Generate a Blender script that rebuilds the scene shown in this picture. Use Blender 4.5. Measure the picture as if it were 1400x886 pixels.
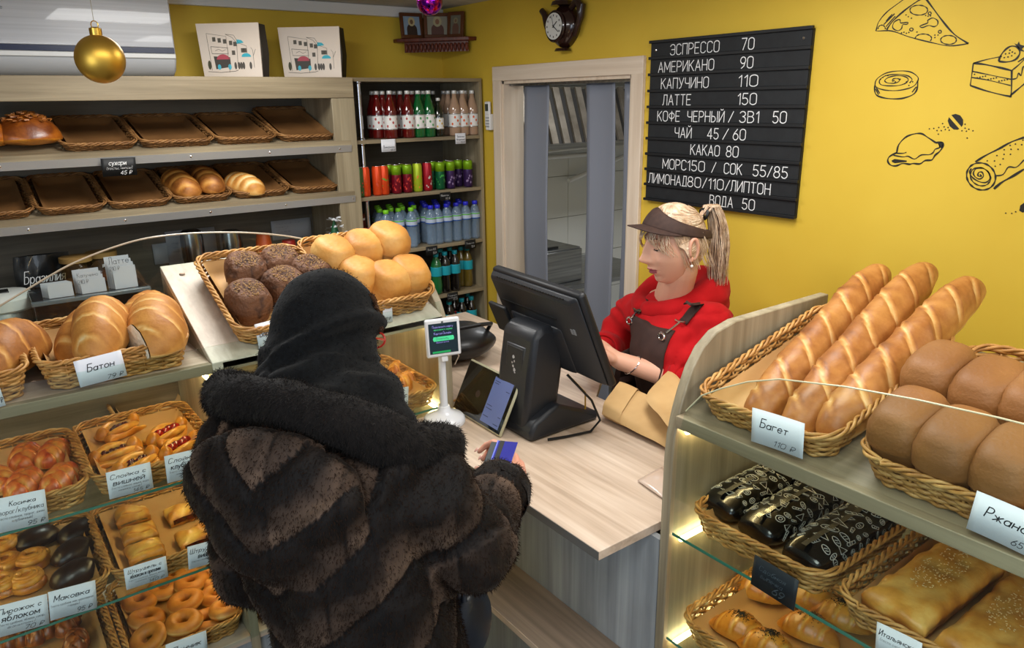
import bpy, bmesh, math, random
from math import sin, cos, pi, sqrt, atan2, radians
from mathutils import Vector, Matrix, noise
random.seed(7)
for o in list(bpy.data.objects): bpy.data.objects.remove(o)
SC = bpy.context.scene
COL = SC.collection
# ------------------------------------------------------------------ camera
KS = .875; FL = -.25      # measured units -> metres; floor height in measured units
CAMZ = 1.93; FPX = 1004.0; YAW = -.6375; PITCH = -.2959; ROLL = -.01505
def _rows():
    cy, sy, cp, sp, cr, sr = cos(YAW), sin(YAW), cos(PITCH), sin(PITCH), cos(ROLL), sin(ROLL)
    f = Vector((-sy*cp, cy*cp, sp)); rt = Vector((cy, sy, 0)); up = rt.cross(f)
    return cr*rt + sr*up, -(-sr*rt + cr*up), f
RX, RY, RF = _rows()
cam = bpy.data.cameras.new('camera'); camo = bpy.data.objects.new('camera', cam); COL.objects.link(camo)
cam.sensor_width = 36; cam.lens = FPX/1400*36; cam.clip_start = .02
mw = Matrix((RX, -RY, -RF)).transposed().to_4x4(); mw.translation = (0, 0, (CAMZ-FL)*KS)
camo.matrix_world = mw
SC.camera = camo
def U(px, py, x=None, y=None, z=None, t=None):
    'photo pixel -> point on a world plane (used for measuring where real surfaces stand)'
    d = RX*((px-700)/FPX) + RY*((py-443)/FPX) + RF
    if x is not None: t = x/d.x
    elif y is not None: t = y/d.y
    elif z is not None: t = (z-CAMZ)/d.z
    return Vector((0, 0, CAMZ)) + d*t
# ------------------------------------------------------------------ light
SC.view_settings.view_transform = 'Standard'; SC.view_settings.look = 'None'
SC.view_settings.gamma = 1; SC.view_settings.use_curve_mapping = False
SC.view_settings.exposure = 0.0
W = bpy.data.worlds.new('world'); SC.world = W; W.use_nodes = True
W.node_tree.nodes['Background'].inputs[0].default_value = (.80, .88, 1, 1)
W.node_tree.nodes['Background'].inputs[1].default_value = .6
def area(name, loc, sx, sy, power, col=(1, .985, .955), rot=(0, 0, 0)):
    l = bpy.data.lights.new(name, 'AREA'); l.shape = 'RECTANGLE'; l.size = sx*KS; l.size_y = sy*KS
    l.energy = power*KS*KS; l.color = col
    o = bpy.data.objects.new(name, l); COL.objects.link(o); o.location = (loc[0]*KS, loc[1]*KS, (loc[2]-FL)*KS); o.rotation_euler = rot
    return o
CEIL = 2.43
area('ceiling_lamp_light', (1.55, 1.25, CEIL-.04), .6, .6, 17)
area('ceiling_lamp_light', (.85, 2.65, CEIL-.04), .6, .6, 24)
area('ceiling_lamp_light', (.3, .3, CEIL-.04), 1.2, .6, 20)
area('ceiling_lamp_light', (1.5, -.6, CEIL-.04), 1.2, .6, 20)
area('kitchen_lamp_light', (3.3, 3.3, CEIL-.04), 1.0, .4, 26, (.95, .98, 1))
area('shop_window_light', (-1.9, -.6, 1.6), 1.6, 1.6, 34, (.75, .87, 1), (radians(90), 0, radians(-62)))

# ------------------------------------------------------------------ materials
MATS = {}
def nd(m, kind, **kw):
    n = m.node_tree.nodes.new(kind)
    for k, v in kw.items():
        if k.startswith('i_'):
            n.inputs[int(k[2:]) if k[2:].isdigit() else k[2:].replace('_', ' ')].default_value = v
        else: setattr(n, k, v)
    return n
def ln(m, a, b): m.node_tree.links.new(a, b)
def hexc(h):
    h = h.lstrip('#'); c = [int(h[i:i+2], 16)/255 for i in (0, 2, 4)]
    return tuple(((v+.055)/1.055)**2.4 if v > .04045 else v/12.92 for v in c) + (1,)
def C4(c): return hexc(c) if isinstance(c, str) else (tuple(c)+(1,))[:4]
def mat(name, col, rough=.6, metal=0, spec=.5, trans=0, emit=0, alpha=1, ior=1.45, coat=0, sheen=0, sss=0):
    if name in MATS: return MATS[name]
    m = bpy.data.materials.new(name); m.use_nodes = True; b = m.node_tree.nodes['Principled BSDF']
    I = b.inputs; I['Base Color'].default_value = C4(col); I['Roughness'].default_value = rough
    I['Metallic'].default_value = metal; I['Specular IOR Level'].default_value = spec
    I['Transmission Weight'].default_value = trans; I['IOR'].default_value = ior; I['Alpha'].default_value = alpha
    I['Coat Weight'].default_value = coat; I['Sheen Weight'].default_value = sheen
    if emit: I['Emission Color'].default_value = C4(col); I['Emission Strength'].default_value = emit
    MATS[name] = m; return m
def bsdf(m): return m.node_tree.nodes['Principled BSDF']
def coords(m, scale=(1, 1, 1), rot=(0, 0, 0)):
    tc = nd(m, 'ShaderNodeTexCoord'); mp = nd(m, 'ShaderNodeMapping')
    mp.inputs['Scale'].default_value = scale; mp.inputs['Rotation'].default_value = rot
    ln(m, tc.outputs['Object'], mp.inputs['Vector']); return mp.outputs['Vector']
def ramp(m, fac, stops):
    r = nd(m, 'ShaderNodeValToRGB'); e = r.color_ramp.elements
    while len(e) < len(stops): e.new(.5)
    for i, (p, c) in enumerate(stops): e[i].position = p; e[i].color = C4(c)
    ln(m, fac, r.inputs[0]); return r.outputs[0]
def bump(m, h, strength=.3, dist=.002):
    b = nd(m, 'ShaderNodeBump'); b.inputs['Strength'].default_value = strength; b.inputs['Distance'].default_value = dist
    ln(m, h, b.inputs['Height']); ln(m, b.outputs[0], bsdf(m).inputs['Normal'])
def noisy(name, stops, scale=(8, 8, 8), rough=.6, bs=.2, bd=.002, detail=4, coat=0, metal=0, sheen=0, dist=0, spec=.5):
    if name in MATS: return MATS[name]
    m = mat(name, (.5, .5, .5), rough, metal, coat=coat, sheen=sheen, spec=spec)
    v = coords(m, scale); n = nd(m, 'ShaderNodeTexNoise', i_Scale=1.0, i_Detail=detail, i_Distortion=dist); ln(m, v, n.inputs['Vector'])
    ln(m, ramp(m, n.outputs['Fac'], stops), bsdf(m).inputs['Base Color'])
    if bs: bump(m, n.outputs['Fac'], bs, bd)
    return m
def wood(name, c1, c2, c3, axis='x', s=1.0, rough=.45, knots=True):
    'laminate board: long fibres along one axis, broad cloudy tone, a few knots'
    if name in MATS: return MATS[name]
    m = mat(name, (.5, .5, .5), rough)
    sc = {'x': (1.2, 34, 34), 'y': (34, 1.2, 34), 'z': (34, 34, 1.2)}[axis]
    v = coords(m, tuple(k*s for k in sc)); n = nd(m, 'ShaderNodeTexNoise', i_Scale=1.0, i_Detail=6, i_Roughness=.65, i_Distortion=.6); ln(m, v, n.inputs['Vector'])
    sc2 = {'x': (.9, 6, 6), 'y': (6, .9, 6), 'z': (6, 6, .9)}[axis]
    v2 = coords(m, sc2); n2 = nd(m, 'ShaderNodeTexNoise', i_Scale=1.0, i_Detail=3, i_Distortion=1.4); ln(m, v2, n2.inputs['Vector'])
    mx = nd(m, 'ShaderNodeMath', operation='MULTIPLY_ADD'); ln(m, n.outputs['Fac'], mx.inputs[0]); mx.inputs[1].default_value = .55
    ml = nd(m, 'ShaderNodeMath', operation='MULTIPLY'); ln(m, n2.outputs['Fac'], ml.inputs[0]); ml.inputs[1].default_value = .5
    ln(m, ml.outputs[0], mx.inputs[2])
    ln(m, ramp(m, mx.outputs[0], [(.36, c1), (.52, c2), (.68, c3)]), bsdf(m).inputs['Base Color'])
    bump(m, n.outputs['Fac'], .12, .001)
    return m
def attr_bread(name, stops, nscale=14, rough=.5, coat=.15, bs=.25, nstr=.35, fine=90, bd=.003):
    'crust: the per-vertex tone t (0 pale dough .. 1 baked) plus noise through a ramp'
    if name in MATS: return MATS[name]
    m = mat(name, (.5, .5, .5), rough, coat=coat)
    a = nd(m, 'ShaderNodeAttribute', attribute_name='tone')
    v = coords(m, (nscale,)*3); n = nd(m, 'ShaderNodeTexNoise', i_Scale=1.0, i_Detail=5, i_Roughness=.6); ln(m, v, n.inputs['Vector'])
    s = nd(m, 'ShaderNodeMath', operation='MULTIPLY_ADD'); ln(m, n.outputs['Fac'], s.inputs[0]); s.inputs[1].default_value = nstr; 
    sub = nd(m, 'ShaderNodeMath', operation='SUBTRACT'); ln(m, a.outputs['Fac'], sub.inputs[0]); sub.inputs[1].default_value = nstr*.5
    ln(m, sub.outputs[0], s.inputs[2])
    ln(m, ramp(m, s.outputs[0], stops), bsdf(m).inputs['Base Color'])
    v2 = coords(m, (fine,)*3); n2 = nd(m, 'ShaderNodeTexNoise', i_Scale=1.0, i_Detail=3); ln(m, v2, n2.inputs['Vector'])
    ad = nd(m, 'ShaderNodeMath', operation='ADD'); ln(m, n2.outputs['Fac'], ad.inputs[0]); ln(m, n.outputs['Fac'], ad.inputs[1])
    bump(m, ad.outputs[0], bs, bd)
    bsdf(m).inputs['Coat Roughness'].default_value = .35
    return m

# ------------------------------------------------------------------ mesh building
class MB:
    def __init__(s): s.v = []; s.f = []; s.t = None
    def add(s, vs, fs):
        b = len(s.v); s.v += [tuple(v) for v in vs]; s.f += [tuple(b+i for i in f) for f in fs]; return b
    def box(s, x0, x1, y0, y1, z0, z1, M=None):
        vs = [(x, y, z) for z in (z0, z1) for y in (y0, y1) for x in (x0, x1)]
        if M: vs = [M @ Vector(v) for v in vs]
        s.add(vs, [(0, 2, 3, 1), (4, 5, 7, 6), (0, 1, 5, 4), (2, 6, 7, 3), (0, 4, 6, 2), (1, 3, 7, 5)]); return s
    def tube(s, pts, r, n=8, closed=False, cap=True, sx=1.0):
        'sweep a circle; r a number or list'
        pts = [Vector(p) for p in pts]; N = len(pts); vs = []; nrm = None
        for i, p in enumerate(pts):
            a = pts[(i-1) % N] if (closed or i > 0) else p
            b = pts[(i+1) % N] if (closed or i < N-1) else p
            d = (b-a).normalized() if (b-a).length > 1e-9 else Vector((0, 0, 1))
            if nrm is None:
                nrm = d.orthogonal().normalized()
                if abs(d.z) < .95: nrm = (Vector((0, 0, 1)) - d*d.z).normalized()
            nrm = (nrm - d*nrm.dot(d)).normalized(); bn = d.cross(nrm)
            rr = r[i] if isinstance(r, (list, tuple)) else r
            for k in range(n):
                t = 2*pi*k/n; vs.append(p + nrm*(cos(t)*rr) + bn*(sin(t)*rr*sx))
        fs = []
        for i in range(N if closed else N-1):
            for k in range(n):
                a, b = i*n+k, i*n+(k+1) % n; c, d = ((i+1) % N)*n+k, ((i+1) % N)*n+(k+1) % n
                fs.append((a, b, d, c))
        if cap and not closed: fs += [tuple(range(n))[::-1], tuple((N-1)*n+k for k in range(n))]
        s.add(vs, fs); return s
    def lathe(s, prof, n=20, o=(0, 0, 0), axis='z', sx=1, sy=1):
        vs = []; o = Vector(o)
        for (r, h) in prof:
            for k in range(n):
                t = 2*pi*k/n; c, d = r*cos(t)*sx, r*sin(t)*sy
                vs.append(o + Vector((c, d, h) if axis == 'z' else (h, c, d) if axis == 'x' else (d, h, c)))
        fs = [(i*n+k, i*n+(k+1) % n, (i+1)*n+(k+1) % n, (i+1)*n+k) for i in range(len(prof)-1) for k in range(n)]
        if prof[0][0] > 1e-6: fs.append(tuple(range(n))[::-1])
        if prof[-1][0] > 1e-6: fs.append(tuple((len(prof)-1)*n+k for k in range(n)))
        s.add(vs, fs); return s
    def prism(s, poly, axis, a, b, M=None):
        'extrude polygon (2d, ccw) along axis between a and b'
        def P(u, v, w): return {'x': (w, u, v), 'y': (u, w, v), 'z': (u, v, w)}[axis]
        n = len(poly); vs = [P(u, v, a) for u, v in poly] + [P(u, v, b) for u, v in poly]
        if M: vs = [M @ Vector(q) for q in vs]
        fs = [tuple(range(n))[::-1], tuple(range(n, 2*n))] + [(i, (i+1) % n, n+(i+1) % n, n+i) for i in range(n)]
        s.add(vs, fs); return s
    def grid(s, fn, nu, nv, cu=False, cv=False):
        'fn(u,v) -> point, u,v in 0..1'
        NU = nu if cu else nu+1; NV = nv if cv else nv+1
        vs = [fn(i/nu, j/nv) for i in range(NU) for j in range(NV)]
        fs = [(i*NV+j, ((i+1) % NU)*NV+j, ((i+1) % NU)*NV+(j+1) % NV, i*NV+(j+1) % NV) for i in range(nu) for j in range(nv)]
        s.add(vs, fs); return s
    def mesh(s, name, smooth=True, off=None, fixn=True):
        me = bpy.data.meshes.new(name)
        vs = s.v if off is None else [(v[0]-off[0], v[1]-off[1], v[2]-off[2]) for v in s.v]
        me.from_pydata(vs, [], s.f)
        if s.t:
            at = me.attributes.new('tone', 'FLOAT', 'POINT'); at.data.foreach_set('value', s.t)
        if fixn:
            bm = bmesh.new(); bm.from_mesh(me); bmesh.ops.recalc_face_normals(bm, faces=bm.faces); bm.to_mesh(me); bm.free()
        if smooth: me.shade_smooth()
        return me
def setp(o, label=None, cat=None, group=None, kind=None):
    if label: o['label'] = label
    if cat: o['category'] = cat
    if group: o['group'] = group
    if kind: o['kind'] = kind
    return o
def link(name, data, m=None, parent=None, loc=None, rot=None, bev=0, seg=2, sharp=True, sub=0):
    o = bpy.data.objects.new(name, data); COL.objects.link(o)
    if m is not None and data is not None and not data.materials: data.materials.append(m)
    if parent is not None: o.parent = parent
    if loc is not None: o.location = loc
    if rot is not None: o.rotation_euler = rot
    if bev:
        b = o.modifiers.new('bevel', 'BEVEL'); b.width = bev; b.segments = seg; b.limit_method = 'ANGLE'; b.angle_limit = radians(40)
    if sub:
        b = o.modifiers.new('sub', 'SUBSURF'); b.levels = sub; b.render_levels = sub
    if sharp and data is not None:
        try: data.set_sharp_from_angle(angle=radians(38))
        except Exception: pass
    return o
def world_off(parent):
    'world position of an unrotated parent chain'
    o = Vector((0, 0, 0))
    while parent is not None: o += Vector(parent.location); parent = parent.parent
    return o
def part(name, mb, m, parent, bev=0, world=True, sharp=True, label=None, loc=None, rot=None, sub=0, kind=None):
    off = world_off(parent) if world else None
    o = link(name, mb.mesh(name, off=off), m, parent, loc, rot, bev, sharp=sharp, sub=sub)
    if label: o['label'] = label
    if kind: o['kind'] = kind
    return o
def thing(name, label, cat, loc=(0, 0, 0), rot=(0, 0, 0), group=None):
    o = bpy.data.objects.new(name, None); COL.objects.link(o); o.empty_display_size = .05
    o.location = loc; o.rotation_euler = rot; return setp(o, label, cat, group)
def single(name, mb, m, label, cat, loc=(0, 0, 0), rot=(0, 0, 0), group=None, bev=0, sharp=True, sub=0, world=False):
    o = link(name, mb.mesh(name, off=loc if world else None), m, None, loc, rot, bev, sharp=sharp, sub=sub); return setp(o, label, cat, group)
def struct(name, mb, m, bev=0):
    o = link(name, mb.mesh(name, smooth=False), m, None, bev=bev); o['kind'] = 'structure'; return o
def dup(o, loc=None, rot=None, label=None, parent=None, group=None, name=None):
    c = o.copy(); COL.objects.link(c); c.parent = parent
    if loc is not None: c.location = loc
    if rot is not None: c.rotation_euler = rot
    if label: c['label'] = label
    if group: c['group'] = group
    for ch in list(o.children): dup(ch, parent=c)
    return c
def BOX(x0, x1, y0, y1, z0, z1): return MB().box(x0, x1, y0, y1, z0, z1)
TXT = {}
def basis(origin, xdir, ydir):
    'matrix: local x -> xdir, local y -> ydir'
    x = Vector(xdir).normalized(); y = Vector(ydir); y = (y - x*y.dot(x)).normalized(); z = x.cross(y)
    M = Matrix((x, y, z)).transposed().to_4x4(); M.translation = origin; return M
# ------------------------------------------------------------------ a small single-stroke alphabet, drawn as ribbons
def _A(cx, cy, rx, ry, a0, a1, n=8): return [(cx+rx*cos(radians(a0+(a1-a0)*i/n)), cy+ry*sin(radians(a0+(a1-a0)*i/n))) for i in range(n+1)]
_O = _A(.25, .78, .25, .22, 0, 180) + _A(.25, .22, .25, .22, 180, 360) + [(.5, .78)]
_B = [(0, 0), (0, 1)]
GL = {
 'А': [[(0, 0), (.26, 1), (.52, 0)], [(.09, .33), (.43, .33)]], 'Б': [[(.46, 1), (0, 1), (0, 0), (.25, 0)] + _A(.25, .28, .24, .28, -90, 90) + [(0, .56)]],
 'В': [_B + [(.22, 1)] + _A(.22, .77, .22, .23, 90, -90) + [(0, .54)], [(0, 0), (.23, 0)] + _A(.23, .27, .25, .27, -90, 90)], 'Г': [[(0, 0), (0, 1), (.42, 1)]],
 'Д': [[(0, -.16), (0, 0), (.54, 0), (.54, -.16)], [(.08, 0), (.14, .5), (.16, 1), (.46, 1), (.46, 0)]], 'Е': [[(.42, 1), (0, 1), (0, 0), (.42, 0)], [(0, .52), (.36, .52)]],
 'З': [_A(.22, .77, .22, .23, 160, -90), _A(.22, .27, .24, .27, 90, -160)], 'И': [[(0, 1), (0, 0), (.48, 1), (.48, 0)]], 'Й': [[(0, 1), (0, 0), (.48, 1), (.48, 0)], _A(.24, 1.22, .12, .1, 180, 360, 5)],
 'К': [_B, [(.46, 1), (0, .45)], [(.14, .6), (.48, 0)]], 'Л': [[(0, 0), (.08, .06), (.13, .4), (.15, 1), (.48, 1), (.48, 0)]], 'М': [[(0, 0), (0, 1), (.3, .25), (.6, 1), (.6, 0)]], 'Н': [_B, [(.48, 1), (.48, 0)], [(0, .52), (.48, .52)]],
 'О': [_O], 'П': [[(0, 0), (0, 1), (.47, 1), (.47, 0)]], 'Р': [_B + [(.22, 1)] + _A(.22, .73, .24, .27, 90, -90) + [(0, .46)]], 'С': [_A(.25, .78, .24, .22, 10, 180) + _A(.25, .22, .24, .22, 180, 350)],
 'Т': [[(0, 1), (.46, 1)], [(.23, 1), (.23, 0)]], 'У': [[(0, 1), (.25, .36)], [(.5, 1), (.2, .08), (.1, 0), (.03, .02)]], 'Ф': [[(.3, 0), (.3, 1)], _A(.3, .55, .3, .28, 0, 360, 14)],
 'Х': [[(0, 0), (.48, 1)], [(0, 1), (.48, 0)]], 'Ц': [[(0, 1), (0, 0), (.52, 0), (.52, -.16)], [(.45, 0), (.45, 1)]], 'Ч': [[(0, 1), (0, .62)] + _A(.2, .6, .2, .16, 180, 270, 4) + [(.45, .46)], [(.45, 1), (.45, 0)]],
 'Ш': [[(0, 1), (0, 0), (.66, 0), (.66, 1)], [(.33, 0), (.33, 1)]], 'Щ': [[(0, 1), (0, 0), (.72, 0), (.72, -.16)], [(.33, 0), (.33, 1)], [(.65, 0), (.65, 1)]], 'Ы': [_B + [(0, .54), (.16, .54)] + _A(.16, .27, .22, .27, 90, -90) + [(0, 0)], [(.58, 1), (.58, 0)]],
 'Ь': [_B + [(0, .54), (.2, .54)] + _A(.2, .27, .24, .27, 90, -90) + [(0, 0)]], 'Э': [_A(.22, .78, .24, .22, 170, 0) + _A(.22, .22, .24, .22, 0, -170), [(.1, .52), (.46, .52)]],
 'Ж': [[(.35, 0), (.35, 1)], [(0, 1), (.35, .5), (0, 0)], [(.7, 1), (.35, .5), (.7, 0)]], 'Ю': [_B, [(0, .5), (.2, .5)], _A(.42, .5, .22, .5, 0, 360, 16)], 'Я': [[(.46, 0), (.46, 1), (.24, 1)] + _A(.24, .74, .22, .26, 90, 270) + [(.46, .48)], [(.26, .48), (0, 0)]],
 'а': [_A(.22, .24, .22, .24, 0, 360, 12), [(.44, .5), (.44, 0)]], 'б': [_A(.24, .25, .23, .25, 0, 360, 12), [(.01, .3), (.06, .62), (.2, .8), (.44, .92)]], 'е': [[(.02, .27), (.44, .27)] + _A(.23, .26, .22, .25, 0, 320, 12)], 'о': [_A(.23, .25, .23, .25, 0, 360, 14)],
 'р': [[(0, .5), (0, -.25)], _A(.22, .25, .22, .25, 0, 360, 12)], 'с': [_A(.23, .25, .22, .25, 40, 320, 10)], 'у': [[(0, .5), (.2, .02)], [(.42, .5), (.14, -.18), (.02, -.22)]], 'ф': [[(.28, .72), (.28, -.22)], _A(.28, .25, .28, .25, 0, 360, 14)], 'э': [_A(.2, .25, .22, .25, 140, -140, 10), [(.1, .25), (.4, .25)]],
 '0': [_O], '1': [[(.02, .78), (.2, 1), (.2, 0)]], '2': [_A(.23, .75, .22, .25, 165, -30) + [(0, 0), (.46, 0)]], '3': [_A(.22, .77, .22, .23, 160, -90), _A(.22, .27, .24, .27, 90, -160)], '4': [[(.36, 0), (.36, 1), (0, .28), (.5, .28)]],
 '5': [[(.42, 1), (.06, 1), (.03, .55), (.2, .6)] + _A(.21, .3, .24, .3, 80, -150)], '6': [[(.38, 1), (.1, .6)] + _A(.24, .29, .23, .29, 150, 510, 14)], '7': [[(0, 1), (.45, 1), (.14, 0)]], '8': [_A(.24, .76, .2, .24, -90, 270, 14), _A(.24, .27, .24, .27, 90, 450, 14)],
 '9': [_A(.24, .71, .23, .29, -30, 330, 14), [(.45, .6), (.34, .2), (.12, 0)]], '/': [[(0, 0), (.34, 1)]], '(': [_A(.3, .45, .25, .65, 130, 230, 6)], ')': [_A(-.05, .45, .25, .65, 50, -50, 6)], ',': [[(.05, .05), (0, -.12)]], '.': [[(0, 0), (.02, .05)]], '-': [[(0, .35), (.25, .35)]],
 '₽': [[(.08, 0), (.08, 1), (.28, 1)] + _A(.28, .75, .22, .25, 90, -90) + [(0, .5)], [(0, .28), (.36, .28)]], 'W': [[(0, 1), (.16, 0), (.32, .8), (.48, 0), (.64, 1)]], 'F': [[(0, 0), (0, 1), (.4, 1)], [(0, .52), (.34, .52)]], 'i': [[(0, 0), (0, .5)], [(0, .68), (0, .72)]],
 's': [[(.36, .42), (.2, .5), (.04, .42), (.06, .3), (.32, .2), (.34, .08), (.2, 0), (.0, .08)]], 'e': [[(.02, .27), (.44, .27)] + _A(.23, .26, .22, .25, 0, 320, 12)], 'n': [[(0, 0), (0, .5)], [(0, .36), (.14, .5), (.32, .46), (.36, .3), (.36, 0)]],
}
GL['B'] = GL['В']
def glyph(ch):
    if ch in GL: return GL[ch]
    if ch == 'ё': return GL['е'] + [[(.12, .64), (.12, .68)], [(.32, .64), (.32, .68)]]
    if ch == 'й': return glyph('и') + [_A(.2, .68, .1, .08, 180, 360, 4)]
    u = ch.upper()
    if u in GL: return [[(x*.86, y*.5) for x, y in st] for st in GL[u]]
    return []
def text_mesh(s, w=None, h=None, bold=0.0, shear=0.0, heavy=0.0, **k):
    'lettering in the local XY plane fitted to width w and height h; heavy = extra stroke weight'
    key = (s, w, h, heavy, shear)
    if key in TXT: return TXT[key]
    sm = any(c.islower() for c in s) and not any(c.isupper() or c.isdigit() for c in s)
    strokes = []; x = 0
    for ch in s:
        if ch == ' ': x += .34; continue
        g = glyph(ch)
        if not g: x += .3; continue
        gx = max(p[0] for st in g for p in st)
        for st in g: strokes.append([(px+x, py) for px, py in st])
        x += gx+.17
    strokes = [[(px+py*shear*.8, py) for px, py in st] for st in strokes]
    xs = [p[0] for st in strokes for p in st]; x0, x1 = min(xs), max(xs); y0, y1 = 0.0, (.5 if sm else 1.0)
    if any(c in 'Йй' for c in s) and not sm: pass
    sx = w/(x1-x0) if w else None; sy = h/(y1-y0) if h else None
    if sx is None: sx = sy*.85
    if sy is None: sy = sx*1.1
    t = (.078+heavy*.55)*min(sx*1.25, sy*.75)*.5; V, F_ = [], []
    def q(p): return Vector(((p[0]-x0)*sx, (p[1]-y0)*sy))
    n = 0
    for st in strokes:
        P = [q(p) for p in st]
        for i in range(len(P)-1):
            d = P[i+1]-P[i]
            if d.length < 1e-9: continue
            d.normalize(); nn = Vector((-d.y, d.x))*t; e = d*t*.55; z = (n % 5)*.00001; n += 1
            b = len(V); V += [(*(P[i]-e+nn), z), (*(P[i]-e-nn), z), (*(P[i+1]+e-nn), z), (*(P[i+1]+e+nn), z)]; F_.append((b, b+1, b+2, b+3))
    me = bpy.data.meshes.new('lettering'); me.from_pydata(V, [], F_); TXT[key] = me; return me
# ------------------------------------------------------------------ surfaces
M_YEL = noisy('yellow_wall_paint', [(.3, '#D3B036'), (.7, '#D9B83E')], (3, 3, 3), .62, .35, .0006, detail=8)
_m = M_YEL; 
M_WHITE = mat('white_plastic', '#E8E8E6', .35)
M_CEIL = noisy('ceiling_tile', [(.4, '#B9B7B0'), (.6, '#C6C4BE')], (6, 6, 6), .8, .1)
M_FLOOR = noisy('floor_tile', [(.3, '#77716a'), (.7, '#8e877e')], (3, 3, 3), .4, .05)
M_GREYW = noisy('plain_wall', [(.3, '#cfcabd'), (.7, '#d8d4c8')], (2, 2, 2), .7, .1)
M_OAK = wood('smoked_oak', '#73664f', '#8d7f66', '#a6987c', 'x')
M_OAKZ = wood('smoked_oak_upright', '#7d715a', '#93876e', '#aa9e84', 'z')
M_OAKY = wood('smoked_oak_deep', '#73664f', '#8d7f66', '#a6987c', 'y')
M_DARKBACK = wood('rack_back_board', '#4e4a42', '#5f5a50', '#6f6a5e', 'x', rough=.6)
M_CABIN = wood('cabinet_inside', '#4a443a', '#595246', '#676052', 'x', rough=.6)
M_PALE = wood('pale_oak_top', '#a8937f', '#c3ae99', '#d8c6b3', 'y', rough=.4)
M_PALEX = wood('pale_oak_side', '#a8937f', '#c3ae99', '#d8c6b3', 'x', rough=.4)
M_BAG = wood('brown_oak_shelf', '#6b5d50', '#857565', '#9c8a78', 'y', rough=.4)
M_GREYP = wood('grey_wood_panel', '#767a7d', '#8e9294', '#a3a7a8', 'z', s=.8, rough=.55)
M_PLANK = wood('pale_sloping_plank', '#b5a795', '#cdc1b0', '#ddd2c2', 'y', rough=.5)
M_DOORW = wood('bleached_door_wood', '#cdb9a2', '#dccab4', '#e6d7c4', 'z', rough=.5)
M_STRIPG = mat('grey_pvc_strip', '#8f8d88', .35, metal=.3)
M_STEEL = noisy('brushed_steel', [(.3, '#8a8c8e'), (.7, '#b4b6b8')], (2, 60, 60), .3, .05, metal=1)
M_CHROME = mat('chrome', '#d8d8dc', .12, metal=1)
M_BLACK = mat('black_plastic', '#101112', .45)
M_PAPER = mat('white_paper', '#e9ebf2', .7)
M_INK = mat('black_ink', '#16171c', .7)
M_CHALK = mat('black_card', '#131415', .6)
M_WHINK = mat('white_ink', '#e6e6e6', .7)
def glass(name, tint='#ffffff', rough=0.0, alpha=.14, spec=.6):
    'thin pane: a thin film seen through, with real surface reflection'
    if name in MATS: return MATS[name]
    m = bpy.data.materials.new(name); m.use_nodes = True; nt = m.node_tree; nt.nodes.clear()
    out = nt.nodes.new('ShaderNodeOutputMaterial'); tr = nt.nodes.new('ShaderNodeBsdfTransparent'); gl = nt.nodes.new('ShaderNodeBsdfGlossy')
    fr = nt.nodes.new('ShaderNodeFresnel'); fr.inputs['IOR'].default_value = 1.5; mx = nt.nodes.new('ShaderNodeMixShader')
    tr.inputs[0].default_value = C4(tint); gl.inputs['Roughness'].default_value = rough
    ge = nt.nodes.new('ShaderNodeNewGeometry'); iv = nt.nodes.new('ShaderNodeMath'); iv.operation = 'SUBTRACT'; iv.inputs[0].default_value = 1; nt.links.new(ge.outputs['Backfacing'], iv.inputs[1]); ml = nt.nodes.new('ShaderNodeMath'); ml.operation = 'MULTIPLY'; nt.links.new(fr.outputs[0], ml.inputs[0]); nt.links.new(iv.outputs[0], ml.inputs[1]); nt.links.new(ml.outputs[0], mx.inputs[0]); nt.links.new(tr.outputs[0], mx.inputs[1]); nt.links.new(gl.outputs[0], mx.inputs[2]); nt.links.new(mx.outputs[0], out.inputs[0])
    MATS[name] = m; return m
M_GLASS = glass('clear_pane', '#f6fbf9')
M_GLASSE = mat('green_glass_edge', '#3f7a68', .15, spec=.8)
M_GLASSE2 = mat('pale_glass_edge', '#b9ab97', .25, spec=.6)
# ------------------------------------------------------------------ room
WX, WY = 2.4, 3.886
D0, D1, DH = 2.27, 3.36, 2.10           # outer edges of the door casing on the right wall
c0, c1, ch = D0+.065, D1-.065, DH-.068    # opening
struct('wall_back', BOX(-2.6, WX+.0, WY, WY+.1, FL, CEIL), M_YEL)
w = MB(); w.box(WX, WX+.12, -2.5, c0, FL, CEIL); struct('wall_right', w, M_YEL)
struct('wall_right_beyond_door', BOX(WX, WX+.12, c1, WY+.1, FL, CEIL), M_YEL)
struct('wall_above_door', BOX(WX, WX+.12, c0, c1, ch, CEIL), M_YEL)
struct('floor', BOX(-2.6, 5.0, -2.5, 5.5, FL-.05, FL), M_FLOOR)
struct('ceiling', BOX(-2.6, WX+.12, -2.5, WY+.1, CEIL, CEIL+.05), M_CEIL)
struct('wall_left', BOX(-2.7, -2.6, .6, WY+.1, FL, CEIL), M_GREYW)
struct('trim_1', BOX(-2.5, WX-.0, WY-.035, WY-.0005, CEIL-.055, CEIL-.0005), M_WHITE, bev=.004)
for i in range(4):   # ceiling lamp panels, outside the view
    x, y = ((1.55, 1.25), (.85, 2.65), (.3, .3), (1.5, -.6))[i]
    s = (.6, .6) if i < 2 else (1.2, .6)
    t = thing('ceiling_light', ['square ceiling light panel above the cash counter', 'square ceiling light panel above the left display counter', 'oblong ceiling light panel above the place of the camera', 'oblong ceiling light panel near the right wall behind the camera'][i], 'light', (x, y, CEIL-.03), group='ceiling light panels')
    part('frame', BOX(x-s[0]/2-.02, x+s[0]/2+.02, y-s[1]/2-.02, y+s[1]/2+.02, CEIL-.03, CEIL-.001), M_WHITE, t)
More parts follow.
